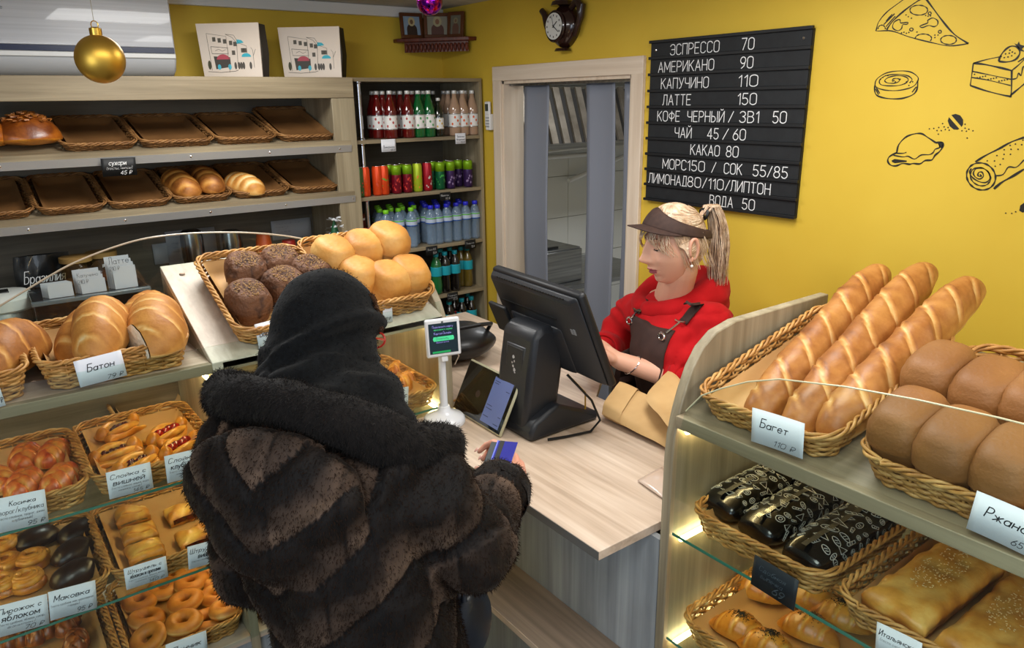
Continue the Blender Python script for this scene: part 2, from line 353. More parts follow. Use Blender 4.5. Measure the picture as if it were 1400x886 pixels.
# door casing and jambs
dr = thing('door_1', None, None, (WX, (D0+D1)/2, FL)); dr['kind'] = 'structure'
def casing(y0, y1, z0, z1, nm='door_casing', m=None): return part(nm, BOX(WX-.018, WX+.004, y0, y1, z0, z1), m or M_DOORW, dr, bev=.003)
casing(D0, c0+.005, FL, ch); casing(c1-.005, D1, FL, ch)
part('door_casing', BOX(WX-.019, WX+.004, D0, D1, ch-.005, DH), wood('bleached_door_wood_y', '#cdb9a2', '#dccab4', '#e6d7c4', 'y', rough=.5), dr, bev=.003)
part('door_jamb', BOX(WX-.004, WX+.125, c0, c0+.02, FL, ch), M_DOORW, dr)
part('door_jamb', BOX(WX-.004, WX+.125, c1-.02, c1, FL, ch), M_DOORW, dr)
part('door_jamb', BOX(WX-.004, WX+.125, c0, c1, ch-.02, ch), M_DOORW, dr)
# kitchen beyond the door: tiled wall, hood, table
KY = 4.6
MT = mat('white_wall_tile', '#d9dad6', .2, spec=.6); MG = mat('tile_grout', '#97978f', .8)
kw = struct('wall_kitchen', BOX(WX+.12, 5.6, KY, KY+.1, FL, 2.6), MG)
struct('wall_kitchen_right', BOX(5.6, 5.7, 1.4, KY+.1, FL, 2.6), M_GREYW)
struct('wall_kitchen_near', BOX(WX+.12, 5.6, 1.4, 1.5, FL, 2.6), M_GREYW)
struct('ceiling_kitchen', BOX(WX+.12, 5.7, 1.4, KY+.1, 2.5, 2.6), M_CEIL)
tm = MB(); tm.box(.002, .468, -.009, 0, .002, .331); tme = tm.mesh('tile', smooth=False); tme.materials.append(MT)
for j in range(8):
    for i in range(6):
        o = bpy.data.objects.new('tile', tme); COL.objects.link(o); o.parent = kw; o.location = (3.993-.47*3+i*.47, KY+.001, 1.337-.334*4+j*.334)
# ------------------------------------------------------------------ far bread rack on the back wall
RY0 = 3.45      # front plane of the rack
def rack():
    t = thing('bread_rack', 'tall smoked-oak bread rack against the back wall with two tilted shelves of wicker trays', 'rack', (.4, 3.66, FL))
    XL, XR = -1.3, 1.617
    part('top_beam', BOX(XL, XR-.002, RY0-.012, RY0+.01, 1.952, 2.046), M_OAK, t, bev=.002)
    part('top_board', BOX(XL, XR, RY0+.01, 3.88, 2.02, 2.044), M_OAK, t)
    part('post', BOX(1.50, XR, RY0-.008, RY0+.012, FL, 1.951), M_OAKZ, t, bev=.002)
    part('side_panel', BOX(XR-.1, XR-.08, RY0+.012, 3.88, FL, 2.02), M_OAKZ, t)
    part('side_panel', BOX(XL, XL+.02, RY0+.012, 3.88, FL, 2.02), M_OAKZ, t)
    part('back_panel', BOX(XL, XR-.08, 3.862, 3.88, .8, 2.02), M_DARKBACK, t)
    for zt in (1.735, 1.49):
        # tilted shelf, back end higher
        sh = MB(); sh.prism([(RY0+.02, zt), (3.855, zt+.105), (3.855, zt+.123), (RY0+.02, zt+.018)], 'x', XL+.02, XR-.1)
        s = part('shelf', sh, M_OAK, t)
        lip = MB(); lip.prism([(RY0-.004, zt-.035), (RY0+.02, zt-.028), (RY0+.02, zt+.022), (RY0-.012, zt+.018)], 'x', XL, XR-.035)
        part('shelf_lip', lip, M_OAK, t)
        st = MB(); st.prism([(RY0-.012, zt-.036), (RY0-.002, zt-.036), (RY0-.006, zt-.004), (RY0-.018, zt-.004)], 'x', XL, XR-.035)
        p = part('metal_strip', st, mat('satin_aluminium', '#a9a9a8', .42, metal=.55), t)
        for k in range(7):
            sc = MB(); sc.lathe([(0, -.004), (.005, -.003), (.0055, 0)], 10, (-.55+k*.345+(.05 if zt < 1.6 else 0), RY0-.013, zt-.018), 'y'); part('screw', sc, M_CHROME, p)
    part('worktop', BOX(XL+.02, XR-.1, 3.18, 3.86, .845, .88), wood('dark_worktop', '#3c352e', '#4a4239', '#5a5046', 'x'), t, bev=.002)
    part('base_panel', BOX(XL+.02, XR-.1, 3.22, 3.24, FL, .845), M_OAK, t)
rack()
# ------------------------------------------------------------------ drinks cabinet in the corner
CY0, CX0, CX1 = 3.466, 1.62, 2.385
CSH = [1.93-.182, 1.93-.465, 1.93-.762, 1.93-1.05, 1.93-1.34]   # shelf tops
def cabinet():
    t = thing('drinks_cabinet', 'narrow open shelf cabinet in the corner filled with bottles and cans', 'shelf cabinet', (2.0, 3.68, FL))
    part('top_board', BOX(CX0, CX1, CY0, 3.88, 2.028, 2.046), M_OAK, t, bev=.001)
    part('side_panel', BOX(CX1-.018, CX1, CY0, 3.88, FL, 2.028), M_OAKZ, t, bev=.001)
    part('back_panel', BOX(CX0, CX1-.018, 3.868, 3.88, FL, 2.028), M_CABIN, t)
    part('side_panel', BOX(CX0-.0, CX0+.012, 3.60, 3.868, FL, 2.028), M_CABIN, t)
    part('plinth', BOX(CX0+.04, CX1-.018, CY0+.04, CY0+.06, FL, .30), M_OAK, t)
    zz = [2.028] + CSH
    for z in CSH + [.32]:
        part('shelf', BOX(CX0+.001, CX1-.018, CY0+.002, 3.868, z-.018, z), M_OAK, t, bev=.001)
    for a, b in zip(zz[1:], zz[:-1]):
        m = MB(); x, y = CX0+.055, CY0+.045; top = b-.018 if b < 2.02 else b
        m.lathe([(.018, a), (.018, a+.004), (.0125, a+.010), (.0125, top-.010), (.018, top-.004), (.018, top)], 16, (x, y, 0)); part('chrome_pole', m, M_CHROME, t)
cabinet()
# ------------------------------------------------------------------ display counters
ZD, ZG1, ZG2, ZB = 1.256, .939, .652, .372
PROF = [(0, FL), (0, 1.12), (.006, 1.18), (.02, 1.235), (.05, 1.29), (.10, 1.345), (.16, 1.385), (.24, 1.414), (.32, 1.426), (.60, 1.426), (.60, FL)]
def panel_mesh(axis, pos, th, front, depthsign=1, prof=PROF):
    m = MB(); m.prism([(front + depthsign*d, z) for d, z in prof], axis, pos, pos+th); return m
def led(name, a, b, parent, w=.012):
    'short LED bar with a clear cover, under a shelf'
    a, b = Vector(a), Vector(b); m = MB(); m.tube([a, b], w/2, 6)
    part('led_bar', m, mat('led_light', '#ffe2a6', emit=34), parent)
def display_left():
    F = 1.99
    t = thing('display_counter', 'oak display counter on the left with sloping bread deck and lit glass shelves of pastries', 'display counter', (.4, 2.3, FL))
    L, Mx, R = -.55, .463, 1.195
    for x in (L, R):
        part('side_panel', panel_mesh('x', x, .026, F), M_OAKZ, t, bev=.003)
    part('divider', panel_mesh('x', Mx, .026, F, prof=[(0, FL), (0, ZD-.021), (.004, ZD-.02), (.50, ZD+.164), (.50, FL)]), M_OAKZ, t, bev=.001)
    for (a, b) in ((L+.026, Mx), (Mx+.026, R)):
        part('front_rail', BOX(a, b, F+.006, F+.03, ZD-.028, ZD), M_OAK, t, bev=.002)
        part('bottom_deck', BOX(a, b, F+.004, F+.56, ZB-.022, ZB), M_PALEX, t, bev=.002)
        if a > 0: part('back_panel', BOX(a, b, F+.56, F+.572, ZB, ZD+.1), M_OAK, t)
        for zg in (ZG1, ZG2):
            g = part('glass_shelf', BOX(a+.003, b-.003, F+.012, F+.54, zg-.006, zg), M_GLASS, t)
            part('glass_edge', BOX(a+.003, b-.003, F+.010, F+.0118, zg-.0065, zg+.0005), M_GLASSE, g)
        for z in (ZD-.045, ZG1-.022, ZG2-.022):
            led('led_bar', (b-.012, F+.03, z), (b-.012, F+.45, z), t); led('led_bar', (a+.012, F+.03, z), (a+.012, F+.45, z), t)
        for k in range(3):
            pass
    # unit one: level deck with a low back step; unit two: sloping plank
    part('deck', BOX(L+.026, Mx, F+.03, F+.46, ZD-.02, ZD-.0005), M_PALEX, t)
    d = MB(); d.prism([(F+.006, ZD-.02), (F+.006, ZD+.001), (F+.50, ZD+.188), (F+.50, ZD+.165)], 'x', Mx, R); part('sloping_plank', d, M_PLANK, t, bev=.002)
    b = MB(); b.lathe([(0, .002), (.008, .001), (.009, -.001)], 10, (Mx+.05, F+.44, ZD+.168)); part('screw_cap', b, M_PALE, t)
    # base of grey boards below
    xs = [L, -.25, .06, .37, .68, .99, R+.026]
    for a, b_ in zip(xs[:-1], xs[1:]):
        part('base_board', BOX(a+.0015, b_-.0015, F+.012, F+.03, FL+.02, ZB-.024), M_GREYP, t, bev=.001)
    # front pane, and the arched wind glass standing at the back of the bread deck
    g = MB(); g.box(-.50, 1.18, F-.010, F-.005, ZB, 1.31); part('front_pane', g, M_GLASS, t)
    AY = F+.49
    pix = [(-60, 462), (-15, 428), (30, 400), (65, 379), (100, 360), (150, 340), (200, 326), (262, 319), (330, 318), (385, 322), (430, 330), (480, 342), (530, 358)]
    arc = [tuple(U(px, py, y=AY).xz) for px, py in pix]
    poly = [(arc[0][0], ZD)] + [(arc[-1][0], ZD)] + arc[::-1]
    g = MB(); g.prism(poly, 'y', AY-.0025, AY+.0025); pn = part('back_pane', g, M_GLASS, t)
    e = MB(); pts = []
    for i in range(len(arc)-1):
        for k in range(6):
            p0 = arc[max(i-1, 0)]; p1 = arc[i]; p2 = arc[i+1]; p3 = arc[min(i+2, len(arc)-1)]; u = k/6
            pts.append(tuple(.5*((2*p1[j]) + (-p0[j]+p2[j])*u + (2*p0[j]-5*p1[j]+4*p2[j]-p3[j])*u*u + (-p0[j]+3*p1[j]-3*p2[j]+p3[j])*u**3) for j in (0, 1)))
    e.tube([(x, AY, z) for x, z in pts], .0028, 6); part('pane_edge', e, M_GLASSE2, pn)
display_left()
def display_right():
    F = 1.2
    t = thing('display_counter', 'oak display counter on the right with baguettes on its deck', 'display counter', (1.5, .5, FL))
    L, R = 1.008, -.25           # y of the panels, left one visible
    prof = [(d*(1.0), z) for d, z in PROF]
    prof = [(0, FL), (0, 1.13), (.004, 1.19), (.018, 1.25), (.035, 1.30), (.055, 1.345), (.085, 1.385), (.13, 1.414), (.20, 1.428), (.59, 1.428), (.59, FL)]
    m = MB(); m.prism([(F+d, z) for d, z in prof], 'y', L, L+.026); part('side_panel', m, M_OAKZ, t, bev=.003)
    m = MB(); m.prism([(F+d, z) for d, z in prof], 'y', R, R+.026); part('side_panel', m, M_OAKZ, t, bev=.003)
    zd = 1.242
    part('front_rail', BOX(F+.004, F+.03, R+.026, L, zd-.03, zd), M_OAKY, t, bev=.002)
    d = MB(); d.prism([(F+.03, zd-.02), (F+.03, zd-.001), (F+.58, zd+.13), (F+.58, zd+.11)], 'y', R+.026, L)
    part('deck', d, M_OAKY, t)
    part('back_panel', BOX(F+.565, F+.577, R+.026, L, ZB, zd+.09), M_OAK, t)
    part('bottom_deck', BOX(F+.004, F+.565, R+.026, L, ZB-.022, ZB), M_PALE, t)
    for a, b_ in ((R, .17), (.17, .59), (.59, L+.026)):
        part('base_board', BOX(F+.012, F+.03, a+.0015, b_-.0015, FL+.02, ZB-.024), M_GREYP, t, bev=.001)
    for zg in (.938, .64):
        g = part('glass_shelf', BOX(F+.012, F+.54, R+.03, L-.003, zg-.006, zg), M_GLASS, t)
        part('glass_edge', BOX(F+.010, F+.0118, R+.03, L-.003, zg-.0065, zg+.0005), M_GLASSE, g)
    for z in (zd-.045, .938-.022, .64-.022):
        led('led_bar', (F+.03, L-.012, z), (F+.40, L-.012, z), t)
        led('led_bar', (F+.03, R+.04, z), (F+.40, R+.04, z), t)
    arc = [(.97, 1.27), (.93, 1.32), (.88, 1.352), (.82, 1.385), (.75, 1.412), (.62, 1.437), (.5, 1.452), (.38, 1.462), (.2, 1.47), (-.22, 1.46)]
    poly = [(.985, ZB), (.985, 1.20)] + arc + [(-.22, ZB)]
    g = MB(); g.prism([(y, z) for y, z in poly], 'x', F-.012, F-.007); pn = part('front_pane', g, M_GLASS, t)
    e = MB(); e.tube([(F-.0095, y, z) for y, z in arc], .0016, 6); part('pane_edge', e, mat('soft_glass_edge', '#c9c3a0', .3), pn)
display_right()
# ------------------------------------------------------------------ cash counter and bag shelf
CZ = .93
def cash():
    t = thing('cash_counter', 'pale oak cash counter with grey front panel between the two display counters', 'counter', (1.4, 1.6, FL))
    top = MB(); top.prism([(1.028, 1.064), (1.66, 1.064), (1.66, 1.75), (1.9, 1.95), (1.9, 2.95), (1.2225, 2.95), (1.2225, 1.978), (1.028, 1.978)], 'z', CZ-.024, CZ)
    part('worktop', top, M_PALE, t, bev=.0015)
    part('edge_strip', BOX(1.0262, 1.0278, 1.064, 1.978, CZ-.023, CZ-.001), mat('grey_edge_band', '#5f5c57', .5), t)
    part('front_panel', BOX(1.202, 1.22, 1.036, 1.93, FL, CZ-.024), M_GREYP, t)
    part('back_panel', BOX(1.62, 1.638, 1.09, 1.75, FL, CZ-.024), M_GREYP, t)
    part('gap_panel', BOX(1.204, 1.22, 1.94, 1.978, FL, CZ-.024), mat('dark_gap_panel', '#3a3c3f', .5), t)
    t2 = thing('bag_shelf', 'low brown oak bag shelf in front of the grey counter panel', 'shelf', (1.1, 1.5, FL))
    part('shelf_top', BOX(1.026, 1.2015, 1.036, 1.978, .49, .512), M_BAG, t2, bev=.0015)
    part('shelf_edge', BOX(1.0245, 1.0259, 1.036, 1.978, .491, .511), M_PALE, t2)
    part('shelf_front', BOX(1.045, 1.063, 1.036, 1.978, FL, .49), M_GREYP, t2)
cash()
# ------------------------------------------------------------------ kitchen furniture
def kitchen():
    h = thing('extractor_hood', 'steel extractor hood with slanted baffle filters seen through the kitchen door', 'hood', (3.9, 4.2, 1.7))
    part('canopy', BOX(3.0, 5.2, 4.15, 4.58, 2.03, 2.32), M_STEEL, h)
    part('lower_rim', BOX(3.0, 4.42, 3.98, 4.03, 1.60, 1.635), M_STEEL, h)
    fr = MB(); fr.prism([(4.03, 1.62), (4.06, 1.60), (4.2, 1.98), (4.16, 2.0)], 'x', 3.0, 4.42); part('filter_back', fr, mat('hood_dark', '#1d1b19', .6), h)
    for k in range(13):
        b = MB(); x = 3.03+k*.106
        Mx_ = basis(Vector((x, 4.03, 1.63)), (1, 0, 0), (.16, .13, .36))
        b.box(0, .055, 0, .40, -.0, .02, M=Mx_); part('filter_baffle', b, noisy('greasy_steel', [(.3, '#6a6257'), (.7, '#8d857a')], (10, 10, 10), .4, .05, metal=.6), h)
    tb = thing('steel_table', 'stainless work table behind the curtain strips in the kitchen', 'table', (3.4, 3.9, FL))
    part('table_top', BOX(2.75, 4.1, 3.66, 4.4, .68, .715), M_STEEL, tb, bev=.003)
    for x in (2.8, 4.05):
        for y in (3.7, 4.35): part('leg', BOX(x-.02, x+.02, y-.02, y+.02, FL, .68), M_STEEL, tb)
    part('under_shelf', BOX(2.78, 4.07, 3.7, 4.36, .2, .22), M_STEEL, tb)
    bx = thing('steel_fryer', 'boxy stainless cooker standing on the kitchen work table', 'appliance', (3.2, 3.95, .715))
    part('body', BOX(2.92, 3.395, 3.75, 4.15, .716, .94), M_STEEL, bx, bev=.006)
    part('lid', BOX(2.93, 3.385, 3.76, 4.14, .94, .952), M_STEEL, bx, bev=.004)
    part('lid_handle', BOX(3.10, 3.22, 3.80, 3.82, .952, .966), M_BLACK, bx)
    p = MB(); p.tube([(2.7, 4.52, 1.50), (4.2, 4.52, 1.50)], .018, 10); p.tube([(3.4, 4.52, 1.535), (4.2, 4.52, 1.56), (5.1, 4.52, 1.60)], .012, 8); p.tube([(3.95, 4.54, 1.30), (4.5, 4.5, 1.46), (5.1, 4.5, 1.46)], .02, 8)
    single('water_pipe', p, M_WHITE, 'white water pipes running along the tiled kitchen wall below the hood', 'pipe')
    b = thing('white_cup', 'small white cup on top of the kitchen cooker', 'cup', (3.02, 3.9, .953))
    m = MB(); m.lathe([(0, .001), (.03, 0), (.042, .05), (.045, .10), (.041, .10), (.038, .05), (.025, .008), (0, .008)], 20); part('bowl', m, M_WHITE, b, world=False)
    m = MB(); m.tube([(.04, 0, .08), (.065, 0, .07), (.062, 0, .035), (.038, 0, .03)], .006, 6); part('handle', m, M_WHITE, b, world=False)
    bx = thing('steel_appliance', 'low dark appliance at the left of the kitchen cooker', 'appliance', (2.85, 4.2, .715))
    part('body', BOX(2.72, 2.90, 3.9, 4.3, .716, 1.02), mat('dark_steel', '#3b3d3f', .35, metal=.7), bx, bev=.006)
    part('red_knob', MB().lathe([(.02, -.02), (.02, 0)], 12, (2.82, 3.9, .95), 'y'), mat('red_plastic', '#b5221c', .4), bx)
    cu = thing('strip_curtain', 'hanging grey-blue strip curtain in the kitchen doorway', 'curtain', (2.46, 2.8, 2.03))
    MC = mat('grey_blue_pvc', '#858a96', .38, spec=.5)
    part('curtain_rail', BOX(2.43, 2.46, 2.36, 3.27, 2.0, 2.03), M_STEEL, cu)
    for (a, b2, off, tilt) in ((2.972, 3.172, 0, 0), (2.51, 2.702, .01, -.02), (2.35, 2.455, .02, .01)):
        m = MB()
        def fn(u, v, a=a, b2=b2, off=off, tilt=tilt):
            z = 2.0 - v*1.95; y = a+(b2-a)*u + tilt*v
            return (2.45+off + .012*sin(u*3.1) + .008*sin(v*7+a*5), y, z)
        m.grid(fn, 8, 24); o = part('curtain_strip', m, MC, cu)
        s = o.modifiers.new('thick', 'SOLIDIFY'); s.thickness = .003
kitchen()
# ------------------------------------------------------------------ baskets
M_WICK = noisy('wicker', [(.25, '#8a5a24'), (.5, '#b98645'), (.75, '#d9ae6c')], (26, 26, 60), .5, .35, .001, detail=3)
M_WICKD = noisy('dark_wicker', [(.25, '#5e3f20'), (.5, '#835a30'), (.75, '#a67a48')], (26, 26, 60), .6, .35, .001, detail=3)
M_LINER = noisy('baking_paper', [(.3, '#b98d55'), (.7, '#caa168')], (5, 5, 5), .65, .1)
M_LINERD = noisy('brown_tray_paper', [(.3, '#6d4a28'), (.7, '#8b6238')], (4, 4, 4), .55, .1)
def rrect(w, d, r, n=40):
    'rounded rectangle, evenly spaced points, x centred, y 0..d'
    L = [(w-2*r), (d-2*r)]; per = 2*(L[0]+L[1]) + 2*pi*r; out = []
    for i in range(n):
        s = per*i/n
        for k in range(4):
            seg = L[k % 2]
            if s <= seg:
                q = [(-w/2+r+s, 0, 0, -1), (w/2, r+s, 1, 0), (w/2-r-s, d, 0, 1), (-w/2, d-r-s, -1, 0)][k]; out.append(q); break
            s -= seg
            if s <= pi*r/2:
                a = s/r + [-pi/2, 0, pi/2, pi][k]
                cx, cy = [(w/2-r, r), (w/2-r, d-r), (-w/2+r, d-r), (-w/2+r, r)][k]
                out.append((cx+r*cos(a), cy+r*sin(a), cos(a), sin(a))); break
            s -= pi*r/2
        else: out.append((-w/2+r, 0, 0, -1))
    return out
BK = {}
def basket_meshes(w, d, h, rows, dark, flare=.02):
    key = (round(w, 3), round(d, 3), h, rows, dark)
    if key in BK: return BK[key]
    per = 2*(w+d); ns = int(per/.045)*2; n = ns*4; P = rrect(w, d, .035, n)
    rnd = random.Random(int(w*1000)+int(d*100)+rows)
    weave = MB()
    for r in range(rows):
        z = .004 + (h-.010)*r/(rows-1); pts = []
        for i, (x, y, nx, ny) in enumerate(P):
            o = flare*(z/h) + .0032*cos(2*pi*i/8 + pi*(r % 2)); zz = z + .0012*sin(i*.37+r*2.1) + rnd.uniform(-.0006, .0006)
            pts.append((x+nx*o, y+ny*o, zz))
        weave.tube(pts, .5*(h-.01)/(rows-1)+.0006, 5, closed=True, sx=.62)
    rim = MB()
    for k in range(3):
        pts = []
        for i, (x, y, nx, ny) in enumerate(P):
            a = 2*pi*i/14 + k*2*pi/3; o = flare*1.05 + .0055*cos(a)
            pts.append((x+nx*o, y+ny*o, h + .0045*sin(a)))
        rim.tube(pts, .0036, 6, closed=True)
    stakes = MB()
    for i in range(0, n, 8):
        x, y, nx, ny = P[i]
        stakes.tube([(x, y, 0), (x+nx*flare, y+ny*flare, h)], .0028, 5)
    base = MB(); Pb = rrect(w-.006, d-.006, .03, 28); base.prism([(x, y+.003) for x, y, _, _ in Pb], 'z', .0, .006)
    lin = MB(); Wl, Dl = w-.014, d-.014
    def fl(u, v):
        x = (u-.5)*Wl; y = .007+v*Dl; e = min(u, 1-u)*Wl; f = min(v, 1-v)*Dl; k = max(0, 1-min(e, f)/.025)
        return (x*(1+k*.03), y + (v-.5)*k*.02, .009 + k*k*h*.62 + .0015*noise.noise(Vector((x*22, y*22, w))))
    lin.grid(fl, 22, 26)
    ms = []
    for nm, mb, mt, sm in (('weave', weave, M_WICKD if dark else M_WICK, True), ('rim', rim, M_WICKD if dark else M_WICK, True), ('wicker_stakes', stakes, M_WICKD if dark else M_WICK, True), ('base', base, M_WICKD, False), ('paper_liner', lin, M_LINERD if dark == 2 else M_LINER, True)):
        me = mb.mesh(nm, smooth=sm, fixn=(nm != 'weave')); me.materials.append(mt); ms.append((nm, me))
    BK[key] = ms; return ms
def TM(loc, rot): 
    from mathutils import Euler
    M = Euler(rot).to_matrix().to_4x4(); M.translation = loc; return M
def basket(label, loc, w=.31, d=.40, h=.062, tilt=0, yaw=0, rows=8, dark=0, group=None, name='wicker_basket', liner=True):
    'loc = middle of the front bottom edge; depth runs to +y turned by yaw'
    t = thing(name, label, 'basket', loc, (tilt, 0, yaw), group)
    for nm, me in basket_meshes(w, d, h, rows, dark):
        if nm == 'paper_liner' and not liner: continue
        o = link(nm, me, None, t, sharp=False)
        if nm == 'wicker_stakes': o['kind'] = 'stuff'
    return TM(loc, (tilt, 0, yaw))
def onM(M, px, py, h=.01):
    'where the sight line through a photo pixel meets the plane z=h of a basket frame; local x, y'
    Mi = M.inverted(); o = Mi @ Vector((0, 0, CAMZ)); d = RX*((px-700)/FPX) + RY*((py-443)/FPX) + RF
    d = Mi.to_3x3() @ d; t = (h-o.z)/d.z; q = o + d*t; return q.x, q.y
def put(o, M, x, y, z=.012, yaw=0, rx=0, ry=0):
    from mathutils import Euler
    L = Matrix.Translation((x, y, z)) @ Euler((rx, ry, yaw)).to_matrix().to_4x4()
    W_ = M @ L; o.location = W_.translation; o.rotation_euler = W_.to_euler(); return o
# ------------------------------------------------------------------ dough shapes
M_WHITEB = attr_bread('white_loaf_crust', [(.05, '#ecd8a4'), (.3, '#dfb26a'), (.55, '#cb8f42'), (.8, '#a96b2a'), (1, '#7c4716')], nstr=.6, coat=.04, rough=.58, bs=.4)
M_BAG_ = attr_bread('baguette_crust', [(.05, '#ecd3a0'), (.3, '#dbb070'), (.55, '#bf8643'), (.8, '#9c612a'), (1, '#6d3c16')], nscale=22, nstr=.6)
M_DKB = attr_bread('dark_bread_crust', [(.0, '#8f6442'), (.35, '#6b4429'), (.7, '#4c2d1a'), (1, '#2c190e')], rough=.7, coat=0, nstr=.5, bs=.9, bd=.006)
M_RYE = attr_bread('rye_tin_crust', [(.0, '#bd8a52'), (.35, '#a06f3c'), (.7, '#855628'), (1, '#5f3a18')], rough=.6, coat=.05, nstr=.35, fine=160, bs=.35)
M_GLZ = attr_bread('glazed_pastry', [(.0, '#f3d385'), (.3, '#e9b04c'), (.55, '#cf8527'), (.8, '#a45a16'), (1, '#6d340c')], nscale=24, rough=.3, coat=.5, nstr=.5)
M_PUFF = attr_bread('puff_pastry', [(.0, '#f6e3ae'), (.35, '#efc871'), (.6, '#dba043'), (.85, '#b06f22'), (1, '#80450f')], nscale=26, rough=.45, coat=.2, nstr=.65)
M_DON = attr_bread('doughnut_crust', [(.0, '#f4dba0'), (.3, '#e6b260'), (.55, '#cc8434'), (.8, '#a85f1f'), (1, '#7a3f12')], nscale=30, rough=.5, coat=.15, nstr=.4, fine=160)
M_CHOC = attr_bread('chocolate_glaze', [(.0, '#4a3025'), (.5, '#2c1a14'), (1, '#1c100c')], nscale=20, rough=.28, coat=.4, nstr=.3, bs=.12)
M_CRUMB = noisy('bread_crumb', [(.35, '#e5d9bb'), (.65, '#f3ead2')], (90, 90, 90), .9, .6, .003)
def loaf(L, Wd, H, nsc=0, ang=35, wd=.010, dep=.006, p=2.6, seed=0, nu=44, nv=28, base=.62, bend=0, lump=.0025, scoretone=.55, ridge=.002, flat=.30, taper=0, trans=0, smax=1):
    'elongated loaf along y; underside flattened; slashed on top'
    m = MB(); T = []; sp = L/(nsc+.6) if nsc else 1; ta = math.tan(radians(ang))
    for i in range(nu+1):
        u = -1+2*i/nu; a = sin(u*pi/2); rr = max(0, 1-abs(a)**p)**(1/p); yy = a*L/2
        wv = 1 + taper*a
        for j in range(nv):
            t = 2*pi*j/nv; cx, cz = cos(t), sin(t)
            x = cx*Wd/2*rr*wv; z = (cz if cz > 0 else cz*flat)*H*rr*(.5+.5*rr)
            z0 = z + H*flat*.9
            n = Vector((cx, 0, cz)).normalized(); g = 0; rg = 0
            if nsc:
                ph = (yy + x*ta)/sp + .5 + .12*noise.noise(Vector((yy*15, seed, 1))); fr = abs(ph-math.floor(ph)-.5)*sp
                top = max(0, min(1, (cz-.05)*2.2)) * min(1, max(0, (.93-abs(a))*8)) * (1 if abs(cx) < smax else max(0, 1-(abs(cx)-smax)*5))
                jag = wd*(1+.5*noise.noise(Vector((x*60, yy*60, seed))))
                g = math.exp(-(fr/jag)**2)*top; rg = math.exp(-((fr-jag*1.7)/(jag*.7))**2)*top
            nn = noise.noise(Vector((x*18+seed*3.1, yy*18, z*18)))*lump
            P_ = Vector((x, yy, z0)) + n*(nn - dep*g*.6 + ridge*rg)
            if bend: P_.x += bend*(1-(2*yy/L)**2)
            P_.z = max(0, P_.z)
            tone = base + .18*noise.noise(Vector((x*9, yy*9, seed*7.7))) - scoretone*g + .12*rg + (.12 if cz > .3 else 0)*(1-g) - (.25 if cz < -.1 else 0)
            m.v.append(tuple(P_)); T.append(tone)
    for i in range(nu):
        for j in range(nv):
            a_, b_ = i*nv+j, i*nv+(j+1) % nv; m.f.append((a_, b_, b_+nv, a_+nv))
    m.f.append(tuple(range(nv))[::-1]); m.f.append(tuple(nu*nv+j for j in range(nv)))
    m.t = T; return m
def tin(L, Wd, H, seed=0, base=.5, dome=.03, crack=0, lump=.002, waist=.9, nu=24, nv=36, p=4.0):
    'tin loaf: straight sides, domed puffed top; long axis y'
    m = MB(); T = []
    for i in range(nu+1):
        u = i/nu
        # profile from bottom centre up to top centre
        if u < .15: r = u/.15; z = 0
        elif u < .6: k = (u-.15)/.45; r = waist + (1-waist)*k; z = (H-dome)*k; r = r if u > .18 else r*.98
        else: k = (u-.6)/.4; r = max(0, 1-k**2.2)**(.5) if k < 1 else 0; z = H-dome + dome*sin(k*pi/2)**.8
        if u < .15: r = r*waist
        for j in range(nv):
            t = 2*pi*j/nv; c, s_ = cos(t), sin(t); q = (abs(c)**p+abs(s_)**p)**(-1/p)
            x, y = c*q*Wd/2*r, s_*q*L/2*r
            nn = noise.noise(Vector((x*16+seed*5, y*16, z*16)))*lump*(1 if z > .01 else 0)
            tone = base + .22*noise.noise(Vector((x*10+seed, y*10, z*10))) + (.10 if u > .6 else -.12)
            zz = z
            if crack and u > .55:
                w = abs(noise.noise(Vector((x*26+seed*9, y*26, seed)))+.5*noise.noise(Vector((x*60, y*60+seed, 3))))
                if w < .06: zz -= crack*(1-w/.06); tone += .35
            puff = 1+ (.05 if .55 < u < .75 else 0)
            m.v.append((x*puff*(1+nn*8), y*puff*(1+nn*8), max(0, zz+nn))); T.append(tone)
    for i in range(nu):
        for j in range(nv):
            a_, b_ = i*nv+j, i*nv+(j+1) % nv; m.f.append((a_, b_, b_+nv, a_+nv))
    m.t = T; return m
def donut(seed=0, R=.0345, r=.0205):
    m = MB(); T = []; nu, nv = 40, 20
    for i in range(nu):
        a = 2*pi*i/nu
        for j in range(nv):
            b = 2*pi*j/nv; rr = r*(1+.07*noise.noise(Vector((cos(a)*2+seed*4, sin(a)*2, sin(b)*1.5))))
            R_ = R*(1+.04*noise.noise(Vector((cos(a)*1.3, sin(a)*1.3, seed*2.2))))
            x = (R_+rr*cos(b))*cos(a); y = (R_+rr*cos(b))*sin(a); z = r*.88+rr*.95*sin(b)
            band = math.exp(-((sin(b)+.05)/.28)**2)*(1 if cos(b) > 0 else .1)
            T.append(.62 - .42*band + .16*noise.noise(Vector((x*30, y*30, seed*3)))); m.v.append((x, y, max(0, z)))
    for i in range(nu):
        for j in range(nv): m.f.append((i*nv+j, ((i+1) % nu)*nv+j, ((i+1) % nu)*nv+(j+1) % nv, i*nv+(j+1) % nv))
    m.t = T; return m
